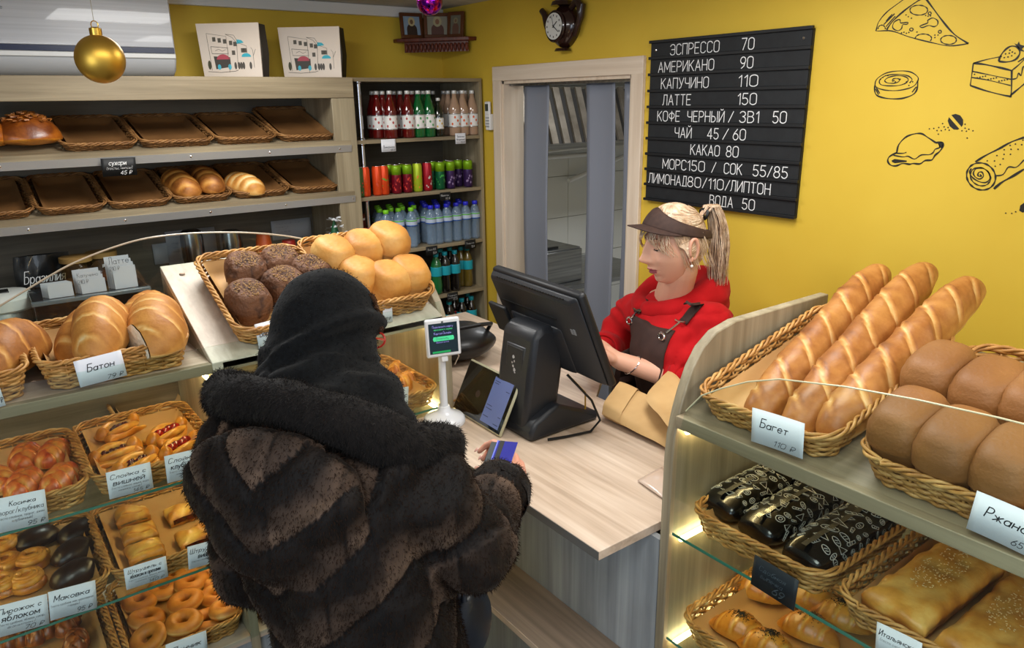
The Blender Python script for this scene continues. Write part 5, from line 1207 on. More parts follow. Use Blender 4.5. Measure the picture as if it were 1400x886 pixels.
    mural('line drawing of a pizza slice at the top right of the yellow wall', [Z1([(400, -70), (320, 0), (200, 90), (130, 170), (108, 235), (115, 250), (230, 250), (380, 300), (560, 345), (700, 370), (850, 352)]), (1.5, Z1([(560, -50), (455, 0), (340, 80), (240, 170), (190, 240)])), (1.4, Z1([(500, -20), (560, 60), (650, 180), (740, 280), (850, 352)])),
        Z1(el(150, 235, 30, 32, 0, 8, pi, 2*pi)), Z1([(255, 110), (165, 200)]), Z1([(235, 115), (185, 170)]), Z1([(260, 130), (185, 215)]), Z1(el(450, 82, 72, 40)), Z1(el(690, 322, 64, 36)), Z1(el(487, 310, 66, 36, 0, 10, pi, 2*pi+.6)),
        Z1([(290, 155), (250, 180), (240, 225), (280, 248), (310, 230), (320, 200), (355, 195), (360, 180), (305, 185), (300, 165), (290, 155)]), Z1([(520, 165), (560, 145), (600, 165), (600, 200), (570, 215), (530, 205), (480, 222), (460, 210), (520, 185), (520, 165)]), Z1(el(538, 108, 12, 12)), Z1(el(390, 238, 14, 12)), Z1(el(620, 256, 12, 12))],
        dots=Z1([(347, 120), (365, 135), (390, 147), (505, 125), (525, 130), (545, 128), (310, 265), (330, 260), (350, 268), (370, 262), (435, 258), (580, 283), (605, 283), (580, 303)]))
    sp = [(245+x_, y_) for x_, y_ in [(10, 648), (-8, 655), (-5, 640), (20, 632), (48, 640), (40, 660), (0, 672), (-50, 668), (-70, 650), (-40, 625), (30, 610), (90, 618), (120, 640), (100, 670), (40, 690), (-50, 692), (-105, 680), (-110, 645), (-60, 610), (30, 600), (110, 610), (150, 640), (130, 670)]]
    mural('line drawing of a cinnamon roll below the pizza slice', [Z1([(95, 690), (110, 640), (180, 592), (280, 573), (380, 580), (440, 620), (440, 655), (400, 700), (300, 728), (200, 730), (130, 715), (95, 690)]), Z1(sp), (1.4, Z1([(95, 690), (95, 740), (120, 775), (200, 795), (310, 795), (400, 765), (435, 720), (442, 650)])), Z1([(105, 705), (135, 755)]), Z1([(102, 720), (125, 765)]), Z1([(430, 700), (395, 745)])],
        dots=Z1([(140, 640), (160, 625), (200, 610), (350, 660), (370, 690), (400, 660), (300, 640), (260, 660)]))
    mural('line drawing of a layered cake slice with a strawberry at the right photo edge', [Z1([(890, 510), (1000, 480), (1120, 455)]), Z1([(1250, 500), (1310, 460)]), (1.6, Z1([(890, 510), (980, 520), (1100, 545), (1200, 570)])), Z1([(890, 510), (878, 600), (865, 690)]), (1.4, Z1([(865, 690), (1000, 735), (1170, 775), (1195, 760), (1200, 570)])), Z1([(1200, 570), (1260, 520), (1310, 470)]), Z1([(880, 575), (1000, 600), (1195, 640)]), Z1([(875, 625), (1000, 645), (1190, 690)]), (1.5, Z1([(1190, 770), (1250, 720), (1310, 670)])),
        Z1([(1205, 640), (1240, 630), (1255, 590), (1275, 610), (1290, 545), (1310, 530)]), (1.5, Z1([(1095, 495), (1110, 450), (1150, 400), (1200, 372), (1250, 385), (1265, 430), (1230, 480), (1160, 500), (1095, 495)]))], fills=[Z1([(1220, 350), (1245, 358), (1258, 335), (1268, 360), (1310, 372), (1280, 395), (1310, 420), (1270, 410), (1250, 385)])],
        dots=Z1([(900+i*22, 600+((i*7) % 4)*8+i*3.5) for i in range(13)] + [(1185, 405), (1205, 420), (1180, 430), (1150, 435), (1170, 460), (1200, 450), (1225, 430), (1140, 465)]))
    mural('filled coffee bean drawing between the shell pastry and the roll', [], fills=[Z2([(650, 112), (640, 140), (655, 180), (685, 205), (715, 208), (728, 200)]), Z2([(668, 95), (700, 87), (735, 98), (757, 130), (757, 165), (745, 185)])],
        dots=Z2([(502, 200), (535, 197), (573, 190), (602, 160), (613, 185), (560, 213), (592, 213), (622, 205), (652, 210), (643, 190), (570, 240), (748, 215), (782, 218), (800, 203), (832, 215), (772, 165), (788, 270), (772, 195)]))
    mural('line drawing of a shell-shaped pastry on the yellow wall', [(1.3, Z2([(255, 380), (270, 320), (320, 265), (380, 240), (440, 236), (490, 265), (550, 305)])), (1.4, Z2([(255, 380), (200, 410), (187, 445), (210, 475), (250, 480), (300, 462), (350, 468), (380, 462), (430, 465), (470, 440), (520, 435), (545, 400), (580, 370), (605, 330), (600, 302), (550, 305)])), Z2([(230, 400), (300, 412), (340, 408), (390, 428), (440, 398), (500, 395), (530, 380), (545, 355), (580, 340), (570, 310)]), Z2([(250, 385), (300, 385), (328, 378)])],
        w=.004, fills=[Z2([(215, 440), (240, 428), (330, 440), (330, 450), (240, 460), (222, 452)]), Z2([(572, 310), (595, 298), (607, 320), (595, 345), (575, 340)])])
    mural('line drawing of a rolled pastry log at the right photo edge', [(1.5, Z2([(850, 450), (930, 400), (1030, 350), (1120, 300), (1218, 265)])), (1.8, Z2([(990, 655), (1050, 605), (1130, 560), (1218, 505)])), (1.3, Z2(el(893, 560, 112, 100, .5, 20))), Z2([(885, 545), (895, 560), (870, 555), (875, 530), (900, 528), (910, 560), (880, 580), (845, 560), (835, 530), (860, 500), (910, 500), (950, 530), (960, 575), (930, 605), (880, 600), (830, 570), (805, 530), (820, 500)]), Z2(el(888, 562, 80, 66, .5, 16)), Z2([(1005, 555), (1060, 545), (1100, 490), (1160, 490), (1218, 435)])],
        w=.004, dots=Z2([(940, 442), (995, 443), (1013, 402), (1068, 358), (1067, 393), (1060, 427), (1038, 470), (1000, 483), (1113, 325), (1153, 315), (1120, 355), (1115, 393), (1173, 355), (1200, 320), (1210, 285)]))
    mural('second coffee bean drawing cut off by the right photo edge', [], fills=[Z2([(1182, 820), (1190, 780), (1225, 755), (1260, 760), (1260, 800), (1210, 835)])], dots=Z2([(1080, 838), (1125, 840), (1155, 828)]))
    # teapot clock
    c = thing('teapot_clock', 'dark brown teapot-shaped wall clock with a round white face', 'clock', (X-.001, 2.78, 2.25))
    MBn = mat('dark_brown_glaze', '#2a1510', .22, coat=.6)
    b = MB(); cy, cz = 2.775, 2.252
    b.grid(lambda u, v: (X-.001-.065*max(0, sin(pi*min(v*1.0, 1)))**.6*max(0, sin(pi*u))**.35, cy+.098*cos(pi*v)*(sin(pi*u)**.62)*(1.02-.1*u), cz+.098-.196*u), 22, 18); part('pot_body', b, MBn, c)
    b = MB(); b.tube([(X-.025, cy+.085, cz-.02), (X-.03, cy+.105, cz+.02), (X-.03, cy+.125, cz+.06), (X-.03, cy+.15, cz+.082)], [.026, .022, .017, .014], 12); part('spout', b, MBn, c)
    b = MB(); b.tube([(X-.03, cy-.06, cz+.075), (X-.03, cy-.10, cz+.10), (X-.03, cy-.128, cz+.075), (X-.03, cy-.125, cz+.03), (X-.03, cy-.10, cz-.02), (X-.028, cy-.085, cz-.045)], [.014, .02, .022, .017, .013, .012], 12); part('handle', b, MBn, c)
    b = MB(); b.tube([(X-.025, cy, cz-.095), (X-.025, cy, cz-.108)], [.035, .042], 20); part('foot', b, MBn, c)
    b = MB(); b.lathe([(.055, 0), (.048, .018), (.03, .028), (.012, .032), (.012, .045), (.018, .055), (0, .066)], 20, (X-.03, cy, cz+.088)); part('lid', b, MBn, c)
    r = MB(); r.lathe([(.062, -.006), (.07, 0), (.062, .006), (.056, 0), (.062, -.006)], 32, (X-.066, cy+.012, cz), 'x'); part('rim', r, MBn, c)
    f = MB(); f.lathe([(.058, .002), (.058, 0), (0, 0)], 32, (X-.0725, cy+.012, cz), 'x'); fo = part('dial', f, mat('clock_dial', '#d8d8d2', .5), c)
    h = MB()
    for ang, L_, w_ in ((52, .03, .0022), (128, .042, .0018), (-18, .05, .0008)):
        a = radians(ang); d = Vector((0, -sin(a), cos(a))); o_ = Vector((X-.0745, cy+.012, cz)); h.tube([o_-d*.008, o_+d*L_], w_, 4)
    part('hands', h, M_BLACK, c)
    for k in range(12):
        a = k*pi/6; part('hour_mark', MB().box(X-.0745, X-.0735, cy+.012+.046*sin(a)-.0022, cy+.012+.046*sin(a)+.0022, cz+.046*cos(a)-.004, cz+.046*cos(a)+.004), M_BLACK, c)
    # corner shelf with framed icons
    s = thing('corner_shelf', 'carved red-brown wooden corner shelf under the ceiling with framed pictures', 'shelf', (2.2, 3.75, 2.27))
    MR = noisy('carved_wood', [(.3, '#4c1f12'), (.7, '#6d3220')], (8, 60, 8), .35, .3)
    bd = MB(); bd.prism([(2.085, WY-.002), (2.08, WY-.05), (2.345, 3.52), (2.397, 3.52), (2.397, WY-.002)], 'z', 2.243, 2.262); part('shelf_board', bd, MR, s, bev=.003)
    ap = MB(); A, B_ = Vector((2.125, WY-.055, 0)), Vector((2.365, 3.555, 0)); d = (B_-A); n_ = Vector((-d.y, d.x, 0)).normalized()
    ap.prism([(A.x, A.y), (B_.x, B_.y), (B_.x-n_.x*.0+.012, B_.y+.012), (A.x+.012, A.y+.012)], 'z', 2.19, 2.243); apo = part('carved_apron', ap, MR, s)
    for k in range(17):
        p = A.lerp(B_, (k+.5)/17); part('carved_tooth', MB().lathe([(0, -.026), (.007, -.012), (.010, .008), (.006, .02), (0, .022)], 8, (p.x-.003, p.y-.006, 2.213)), MR, s)
    def icon(lab, px0, px1, py0, py1, y, rz, pic, lean=8):
        a, b2 = U(px0, py1, y=y), U(px1, py0, y=y); w = (b2.x-a.x); h = (b2.z-2.263)
        t = thing('framed_picture', lab, 'picture', ((a.x+b2.x)/2, y, 2.263), (radians(-lean), 0, rz), 'framed pictures on the corner shelf')
        MFm = mat('icon_frame', '#5d3418', .4)
        for q in ((-w/2, w/2, 0, .018), (-w/2, w/2, h-.018, h), (-w/2, -w/2+.018, .018, h-.018), (w/2-.018, w/2, .018, h-.018)):
            o = link('frame_bar', MB().box(q[0], q[1], -.008, .008, q[2], q[3]).mesh('frame_bar', smooth=False), MFm, t, bev=.002)
        o = link('picture', MB().box(-w/2+.016, w/2-.016, -.002, .004, .016, h-.016).mesh('picture', smooth=False), mat('icon_ground_'+pic[0], pic[0], .5), t)
        W_ = w/2-.018; H_ = h
        f1 = MB(); f1.add([(W_*.62*cos(a_), -.0026, H_*.36+H_*.22*sin(a_)) for a_ in [i*pi/8 for i in range(9)]] + [(-W_*.62, -.0026, .018), (W_*.62, -.0026, .018)], [tuple([0, 1, 2, 3, 4, 5, 6, 7, 8, 9, 10])]); link('figure_robe', f1.mesh('figure_robe', smooth=False, fixn=False), mat('robe_'+pic[1], pic[1], .6), t)
        f2 = MB(); f2.add([(W_*.42*cos(a_), -.0030, H_*.66+W_*.5*sin(a_)) for a_ in [i*pi/8 for i in range(16)]], [tuple(range(16))]); link('figure_halo', f2.mesh('figure_halo', smooth=False, fixn=False), mat('halo_'+pic[2], pic[2], .5), t)
        f3 = MB(); f3.add([(W_*.20*cos(a_), -.0034, H_*.65+W_*.26*sin(a_)) for a_ in [i*pi/8 for i in range(16)]], [tuple(range(16))]); link('figure_face', f3.mesh('figure_face', smooth=False, fixn=False), mat('face_'+pic[3], pic[3], .6), t)
    icon('small framed picture with a pale blue ground at the left of the corner shelf', 550, 577, 18, 54, 3.80, radians(-8), ('#8ea3b8', '#3a2a20', '#c9b98a', '#7a5a40'))
    icon('larger framed picture of a bearded figure in the middle of the corner shelf', 583, 613, 18, 52, 3.72, radians(-28), ('#8c8878', '#5a3a30', '#a8a07c', '#8a6248'))
    icon('narrow framed picture leaning at the right of the corner shelf', 612, 632, 16, 50, 3.64, radians(-62), ('#6f6c5c', '#6a4a3a', '#8f8763', '#7a5c48'))
    # AC remote in its holder
    r = thing('remote_control', 'white air conditioner remote in a wall holder beside the drinks cabinet', 'remote control', (X, 3.41, 1.85))
    part('handset', BOX(X-.024, X-.008, 3.388, 3.432, 1.795, 1.925), M_WHITE, r, bev=.006)
    part('holder', BOX(X-.030, X-.0005, 3.375, 3.415, 1.775, 1.86), M_WHITE, r, bev=.004)
    part('screen', BOX(X-.0248, X-.0238, 3.396, 3.424, 1.875, 1.912), mat('lcd', '#3a4238', .3), r)
    for i in range(4):
        for j in range(3): part('button', BOX(X-.0310, X-.0298, 3.381+j*.011, 3.388+j*.011, 1.79+i*.015, 1.799+i*.015), mat('grey_button', '#8d9094', .5), r)
    # air conditioner above the rack
    a = thing('air_conditioner', 'white wall-mounted air conditioner above the bread rack with a dark blue stripe', 'air conditioner', (.4, WY-.1, 2.2))
    prof = [(WY-.002, 2.055), (WY-.10, 2.045), (WY-.17, 2.075), (WY-.20, 2.12), (WY-.205, 2.40), (WY-.17, 2.425), (WY-.002, 2.425)]
    MAC = noisy('brushed_white_plastic', [(.3, '#b4b6bb'), (.7, '#c9cbd0')], (1.2, 90, 90), .3, .03, coat=.3)
    b = MB(); b.prism(prof, 'x', -.1, .888); part('casing', b, mat('ac_white', '#c6c8cb', .35), a, bev=.012, seg=3) if False else part('casing', b, mat('ac_white', '#c6c8cb', .35), a, bev=.010)
    part('front_panel', BOX(-.1, .882, WY-.213, WY-.204, 2.172, 2.42), MAC, a, bev=.003)
    part('blue_stripe', BOX(-.1, .880, WY-.2135, WY-.2045, 2.15, 2.171), mat('navy_stripe', '#1c2748', .25), a)
    part('chrome_lip', BOX(-.1, .884, WY-.212, WY-.200, 2.128, 2.148), M_WHITE, a, bev=.003)
    fl = MB(); fl.prism([(WY-.196, 2.118), (WY-.168, 2.077), (WY-.165, 2.082), (WY-.190, 2.122)], 'x', -.1, .80); part('louvre', fl, M_WHITE, a)
    st = part('sticker', BOX(.665, .83, WY-.2145, WY-.2129, 2.375, 2.428), mat('teal_sticker', '#12a596', .5), a)
    for k, (x0, x1, z) in enumerate(((.685, .735, 2.402), (.765, .80, 2.402), (.70, .79, 2.384))): part('sticker_print', BOX(x0, x1, WY-.2149, WY-.2144, z, z+.006), M_PAPER, st)
    me = text_mesh('sense', .045, None, bold=.02).copy(); o = link('lettering', me, M_INK, a, sharp=False); o.location = Vector((.222, WY-.2136, 2.30))-a.location; o.rotation_euler = (radians(90), 0, 0)
    w = MB(); w.tube([(.905, WY-.012, 2.045), (.903, WY-.012, 2.42)], .008, 8); single('cable_duct', w, M_GREYW, 'pale cable duct running up beside the air conditioner', 'cable duct')
walls()
# ------------------------------------------------------------------ gift boxes on top of the rack, hanging baubles
def rack_top():
    def giftbox(lab, x0, x1, rz):
        t = thing('paper_bag_box', lab, 'gift box', ((x0+x1)/2, 3.60, 2.047), (0, 0, radians(-40)), 'printed boxes on top of the bread rack')
        w = (x1-x0)*1.12; h = .232; d = .085
        b = MB(); b.prism([(-w/2, 0), (w/2, 0), (w/2+.005, h), (-w/2-.012, h)], 'y', 0, .006); link('printed_front', b.mesh('printed_front', smooth=False), mat('cream_card', '#e3d5c6', .6), t)
        s = MB(); s.prism([(-w/2+.002, .001), (w/2-.001, .001), (w/2+.010, h*.45), (w/2+.003, h-.002), (-w/2-.01, h-.002)], 'y', .0062, d); link('dark_side', s.mesh('dark_side', smooth=False), mat('dark_olive_card', '#2a2318', .6), t, bev=.002)
        y = -.0008
        def shp(name, pts, col, k=1): m = MB(); m.add([(x, y*k, z) for x, z in pts], [tuple(range(len(pts)))]); link(name, m.mesh(name, smooth=False, fixn=False), mat('draw_'+col, col, .6), t)
        X = lambda u: -w/2+u*w
        Zz = lambda v: (1-v)*h
        ell = lambda cx, cy, a, b_, a0=0, a1=2*pi, n=12: [(X(cx)+a*cos(a0+(a1-a0)*i/n), Zz(cy)+b_*sin(a0+(a1-a0)*i/n)) for i in range(n+(0 if a1-a0 > 6 else 1))]
        shp('shopfront', [(X(.22), Zz(.84)), (X(.48), Zz(.80)), (X(.48), Zz(.62)), (X(.20), Zz(.60))], '#4a4640')
        shp('red_parasol', ell(.36, .66, .030, .022, 0, pi), '#b8505c', 1.4); shp('blue_parasol', ell(.76, .62, .022, .016, 0, pi), '#3fb2c4', 1.4)
        shp('blue_roof', [(X(.62), Zz(.38)), (X(.74), Zz(.36)), (X(.70), Zz(.31)), (X(.62), Zz(.30))], '#3fb2c4')
        for cx, cy in ((.28, .80), (.46, .80)): shp('blue_chair', ell(cx, cy, .008, .012), '#4fb7cc', 1.8)
        ln_ = MB()
        def L(pts, r=.0007): ln_.tube([(X(u), y*1.6, Zz(v)) for u, v in pts], r, 4, cap=False)
        L([(.12, .18), (.45, .24), (.45, .9)]); L([(.12, .18), (.15, .86)]); L([(.44, .2), (.55, .26), (.62, .36), (.60, .8)]); L([(.44, .2), (.58, .22), (.64, .34)]); L([(.64, .36), (.78, .42), (.78, .55)]); L([(.17, .42), (.46, .45), (.46, .56), (.18, .55), (.17, .42)], .0009); L([(.08, .88), (.3, .9), (.55, .88), (.6, .86)], .0009); L([(.88, .82), (.88, .5), (.85, .45)]); L([(.88, .6), (.93, .48)]); L([(.24, .5), (.3, .47), (.36, .51), (.42, .48)])
        link('outline', ln_.mesh('outline'), mat('draw_ink', '#5a5248', .6), t)
        for u, v in ((.21, .25), (.30, .27), (.39, .29), (.49, .32), (.56, .34), (.52, .50), (.68, .46), (.72, .46)): shp('window_print', [(X(u), Zz(v+.08)), (X(u+.055), Zz(v+.08)), (X(u+.055), Zz(v)), (X(u), Zz(v))], '#5b564c')
        for u in (.56, .62, .66, .70, .82): shp('people_print', ell(u, .78, .006, .016), '#57514a', 1.3)
        shp('plant_print', ell(.115, .76, .008, .02), '#4a4a38', 1.3)
    giftbox('left one of two cream boxes printed with a street cafe on the rack', .982, 1.224, 0)
    giftbox('right one of two cream boxes printed with a street cafe on the rack', 1.358, 1.61, 0)
    def bauble(lab, p, r, m, capm, zt):
        t = thing('christmas_bauble', lab, 'bauble', p); 
        def f(u, v):
            a, b = pi*u, 2*pi*v; k = 1
            return (p[0]+r*sin(a)*cos(b)*k, p[1]+r*sin(a)*sin(b), p[2]+r*cos(a))
        part('ball', MB().grid(f, 24, 32, cv=True), m, t)
        part('cap', MB().lathe([(.009, -.006), (.009, .006), (.004, .008), (.0, .008)], 14, (p[0], p[1], p[2]+r+.003)), capm, t)
        lp = MB(); lp.tube([(p[0]+.005*cos(a), p[1], p[2]+r+.014+.006*sin(a)) for a in [i*pi/6 for i in range(12)]], .0008, 5, closed=True); part('loop', lp, capm, t)
        part('thread', MB().tube([(p[0], p[1], p[2]+r+.018), (p[0]-.002, p[1]+.003, zt)], .0006, 4), mat('thread', '#8c8672', .7), t)
    g = U(137, 81, t=1.15); bauble('matt gold christmas ball hanging on a thread before the air conditioner', tuple(g), .036, mat('matt_gold', '#c9a044', .42, metal=1), mat('gold_cap', '#c9a24a', .25, metal=1), CEIL)
    g = U(587, 2, t=2.4); bauble('shiny violet christmas ball hanging at the top of the photo', tuple(g), .043, noisy('violet_foil', [(.35, '#5a0f8a'), (.5, '#9a22b4'), (.62, '#d02f4f')], (50, 50, 50), .08, .5, .003, metal=1), M_CHROME, CEIL)
rack_top()
# ------------------------------------------------------------------ back counter items
def back_counter():
    zt = .882
    # thermopot
    x, y = .06, 3.42; zt0 = .88
    t = thing('thermopot', 'silver electric thermopot with a round lid at the left photo edge', 'kettle', (U(8, 440, y=3.40).x, 3.40, zt)); cx = t.location.x
    part('body', MB().lathe([(.105, 0), (.115, .01), (.112, .28), (.105, .30)], 32, (cx, 3.40, zt)), noisy('pot_steel', [(.3, '#8b9390'), (.7, '#a9aeaa')], (60, 60, 2), .35, .05, metal=.8), t)
    part('lid', MB().lathe([(.112, .0), (.118, .008), (.115, .045), (.095, .062), (.04, .068), (0, .068)], 32, (cx, 3.40, zt+.30)), mat('pot_lid', '#b9beb9', .35), t)
    part('control_panel', BOX(cx-.055, cx+.025, 3.278, 3.30, zt+.03, zt+.18), mat('pot_panel', '#5a6468', .4), t, bev=.006)
    part('display', BOX(cx-.04, cx+.01, 3.2765, 3.279, zt+.07, zt+.14), mat('pot_display', '#2b343b', .3), t)
    part('lid_button', BOX(cx-.04, cx+.03, 3.36, 3.42, zt+.364, zt+.372), M_BLACK, t, bev=.003)
    # coffee bag
    p = U(62, 370, y=3.6)
    m = MB(); m.grid(lambda u, v: (p.x-.10+.20*u+.012*sin(v*6), 3.60-.045*sin(pi*u)*(1-v*.6)+.01*noise.noise(Vector((u*6, v*6, 1))), .882+.46*v), 16, 18)
    m.grid(lambda u, v: (p.x-.10+.20*u+.012*sin(v*6), 3.60+.045*sin(pi*u)*(1-v*.6), .882+.46*v), 16, 18)
    t = thing('coffee_bag', 'black coffee bag with handwritten white lettering behind the loaves', 'bag', (p.x, 3.6, .882)); part('pouch', m, mat('black_pouch', '#101214', .35, coat=.3), t)
    me = text_mesh('Бразилия', .15, .05, shear=.35).copy(); o = link('lettering', me, mat('chalk_pen', '#c9ccce', .6), t, sharp=False); o.location = (-.085, -.058, .355); o.rotation_euler = (radians(90), 0, 0)
    # jars on a low riser
    rs = thing('counter_riser', 'low dark step on the back counter carrying the jars', 'stand', (.35, 3.6, zt)); part('step_board', BOX(U(92, 380, y=3.5).x-.03, U(165, 380, y=3.5).x+.04, 3.48, 3.7, zt+.001, zt+.145), mat('dark_step', '#2a2622', .6), rs, bev=.003)
    for k, (px, y, lab) in enumerate(((108, 3.55, 'left storage jar with a wooden lid behind the stacked cups tray'), (144, 3.6, 'right storage jar with a wooden lid and pinkish contents'))):
        p = U(px, 380, y=y); zt = .882+.147; t = thing('storage_jar', lab, 'jar', (p.x, y, zt), group='jars on the back counter')
        part('jar_glass', MB().lathe([(.055, 0), (.06, .01), (.06, .26), (.05, .275)], 24, (p.x, y, zt)), glass('jar_pane', '#d9cdb0'), t)
        part('contents', MB().lathe([(0, .004), (.056, .006), (.056, .20), (0, .215)], 20, (p.x, y, zt)), noisy('jar_fill%d' % k, [(.3, '#5a4030'), (.7, ['#7a5a40', '#8a5a58'][k])], (40, 40, 40), .7, .3), t)
        part('wooden_lid', MB().lathe([(0, .276), (.062, .276), (.062, .297), (0, .299)], 24, (p.x, y, zt)), mat('cork_lid', '#8f6f3c', .6), t)
    # black organiser with stacks of cards
    zt = U(125, 402, y=3.15).z-.20
    org = thing('card_organiser', 'black organiser box with clear pockets holding stacks of paper cards', 'organiser', (.42, 3.2, zt))
    x0, x1 = U(48, 430, y=3.14).x, U(205, 400, y=3.14).x
    part('box', BOX(x0, x1, 3.15, 3.38, .882, zt+.20), mat('gloss_black', '#0f1115', .2, coat=.5), org, bev=.003)
    part('tray_rim', BOX(x0-.005, x1+.005, 3.13, 3.16, zt+.185, zt+.20), mat('clear_acrylic', '#5d6468', .15, spec=.7), org, bev=.002)
    for k, (a, b) in enumerate(((57, 100), (104, 146), (151, 190))):
        xa, xb = U(a, 395, y=3.16).x, U(b, 395, y=3.16).x; hh = (.05, .085, .12)[k]
        t = thing('card_stack', ('left low stack of white cards in the organiser', 'middle stack of printed white cards in the organiser', 'right tallest stack of printed white cards in the organiser')[k], 'cards', ((xa+xb)/2, 3.19, zt+.201), group='card stacks in the organiser')
        for j in range(4):
            m = MB(); z1 = zt+.205+hh-.012*j*(k > 0); m.box(xa+.006*j, xb-.004*(3-j), 3.165+.012*(3-j), 3.167+.012*(3-j), zt+.201, z1); part('paper_card', m, mat('grey_paper', '#b4b6bc', .7), t)
        if k:
            for s_, zz, ww in (('Капучино' if k == 1 else 'Латте', hh-.02, .07), ('210 ₽', hh-.045, .035)):
                me = text_mesh(s_, ww, None).copy(); o = link('lettering', me, M_INK, t, sharp=False); o.location = (-.04, -.0262+.0, zz-.0); o.rotation_euler = (radians(90), 0, 0); o.location.y = 3.1635-3.19
    # notice sheets on the rack's back panel
    for k, (a, b, c, dd, lab) in enumerate(((232, 310, 293, 364, 'printed notice sheet behind the left steel shaker'), (373, 297, 424, 329, 'white note pinned to the back panel above the red cups'), (212, 340, 245, 362, 'small sheet at the left of the steel shakers'))):
        y = 3.855; p0, p1 = U(a, dd, y=y), U(c, b, y=y)
        t = card(lab, basis(p0, (1, 0, 0), (0, 0, 1)), p1.x-p0.x, max(.1, p1.z-p0.z), [('Уважаемые', .12, .80, .6, .05), ('гости', .12, .62, .3, .05), ('Wi-Fi', .12, .5, .3, .05), ('кофе', .12, .38, .35, .05)] if k < 2 else [], mat('shaded_paper', '#a9adb4', .7), M_INK, name='notice_sheet', shear=0, cat='notice')
    # steel milk pitchers / shakers on stands
    zt = .882
    for k, (px, lab) in enumerate(((263, 'left one of two upturned steel shaker cups on the back counter'), (317, 'right one of two upturned steel shaker cups on the back counter'))):
        p = U(px, 335, y=3.68); t = thing('steel_shaker', lab, 'shaker', (p.x, 3.68, zt), group='steel shakers on the back counter')
        zo = U(px, 314, y=3.68).z-zt-.45; m = MB().lathe([(.0, .55), (.035, .55), (.048, .54), (.052, .50), (.052, .42), (.044, .385), (.02, .38), (0, .38)][::-1], 24, (p.x, 3.68, zt-.10+zo)); part('cup', m, mat('shaker_steel', '#9b9da0', .22, metal=1), t)
        m = MB(); m.tube([(p.x-.02, 3.68, zt+.29), (p.x-.02, 3.68, zt)], .005, 6); m.tube([(p.x+.02, 3.68, zt+.29), (p.x+.02, 3.68, zt)], .005, 6); part('stand_rods', m, M_CHROME, t)
        part('base', BOX(p.x-.06, p.x+.06, 3.62, 3.74, zt, zt+.03), M_BLACK, t, bev=.004)
    for k, (px, c, zt2, n, lab) in enumerate(((361, '#c8501a', U(361, 319, y=3.62).z, 8, 'tall stack of orange paper cups on the back counter'), (395, '#a8201c', U(395, 328, y=3.62).z, 8, 'shorter stack of red paper cups on the back counter'))):
        p = U(px, 335, y=3.62); t = thing('paper_cup_stack', lab, 'cups', (p.x, 3.62, zt), group='paper cup stacks')
        for j in range(n):
            z0 = zt2-.11-j*.042
            if z0 < zt: z0 = zt+.001*j
            part('cup', MB().lathe([(.030, .11), (.0315, .108), (.045, .004), (.046, 0), (.044, 0), (.028, .108), (0, .109)], 24, (p.x, 3.62, z0)), mat('cup_'+c, c, .45), t)
    # little silver christmas tree hanging / standing on the divider
    p = U(459, 330, y=3.3); t = thing('christmas_tree', 'tiny silver and green tinsel tree next to the rack post', 'decoration', (p.x, 3.3, 1.24))
    M_SIL = mat('tinsel', '#dfe3e8', .3, metal=.3); M_TG = mat('tree_green', '#0f4a2c', .5)
    c = MB(); 
    zt3, zb = U(459, 297, y=3.3).z, U(459, 345, y=3.3).z
    t.location.z = zb
    cone = MB().lathe([(.042, 0), (.03, .03), (.036, .032), (.022, .07), (.027, .072), (.0, zt3-zb)], 10, (p.x, 3.3, zb)); part('green_cone', cone, M_TG, t)
    rn = random.Random(2); ts = MB()
    for i in range(70):
        u = rn.random(); a = rn.uniform(0, 2*pi); r = .060*(1-u)+.008; z = zb+u*(zt3-zb); q = Vector((p.x+r*cos(a), 3.3+r*sin(a), z)); dv = Vector((cos(a), sin(a), rn.uniform(-.5, .5)))*.020; sd = Vector((-sin(a), cos(a), .3))*.010
        ts.add([q, q+dv+sd, q+dv*1.3, q+dv-sd], [(0, 1, 2, 3)])
    o = part('tinsel', ts, M_SIL, t); o['kind'] = 'stuff'
back_counter()
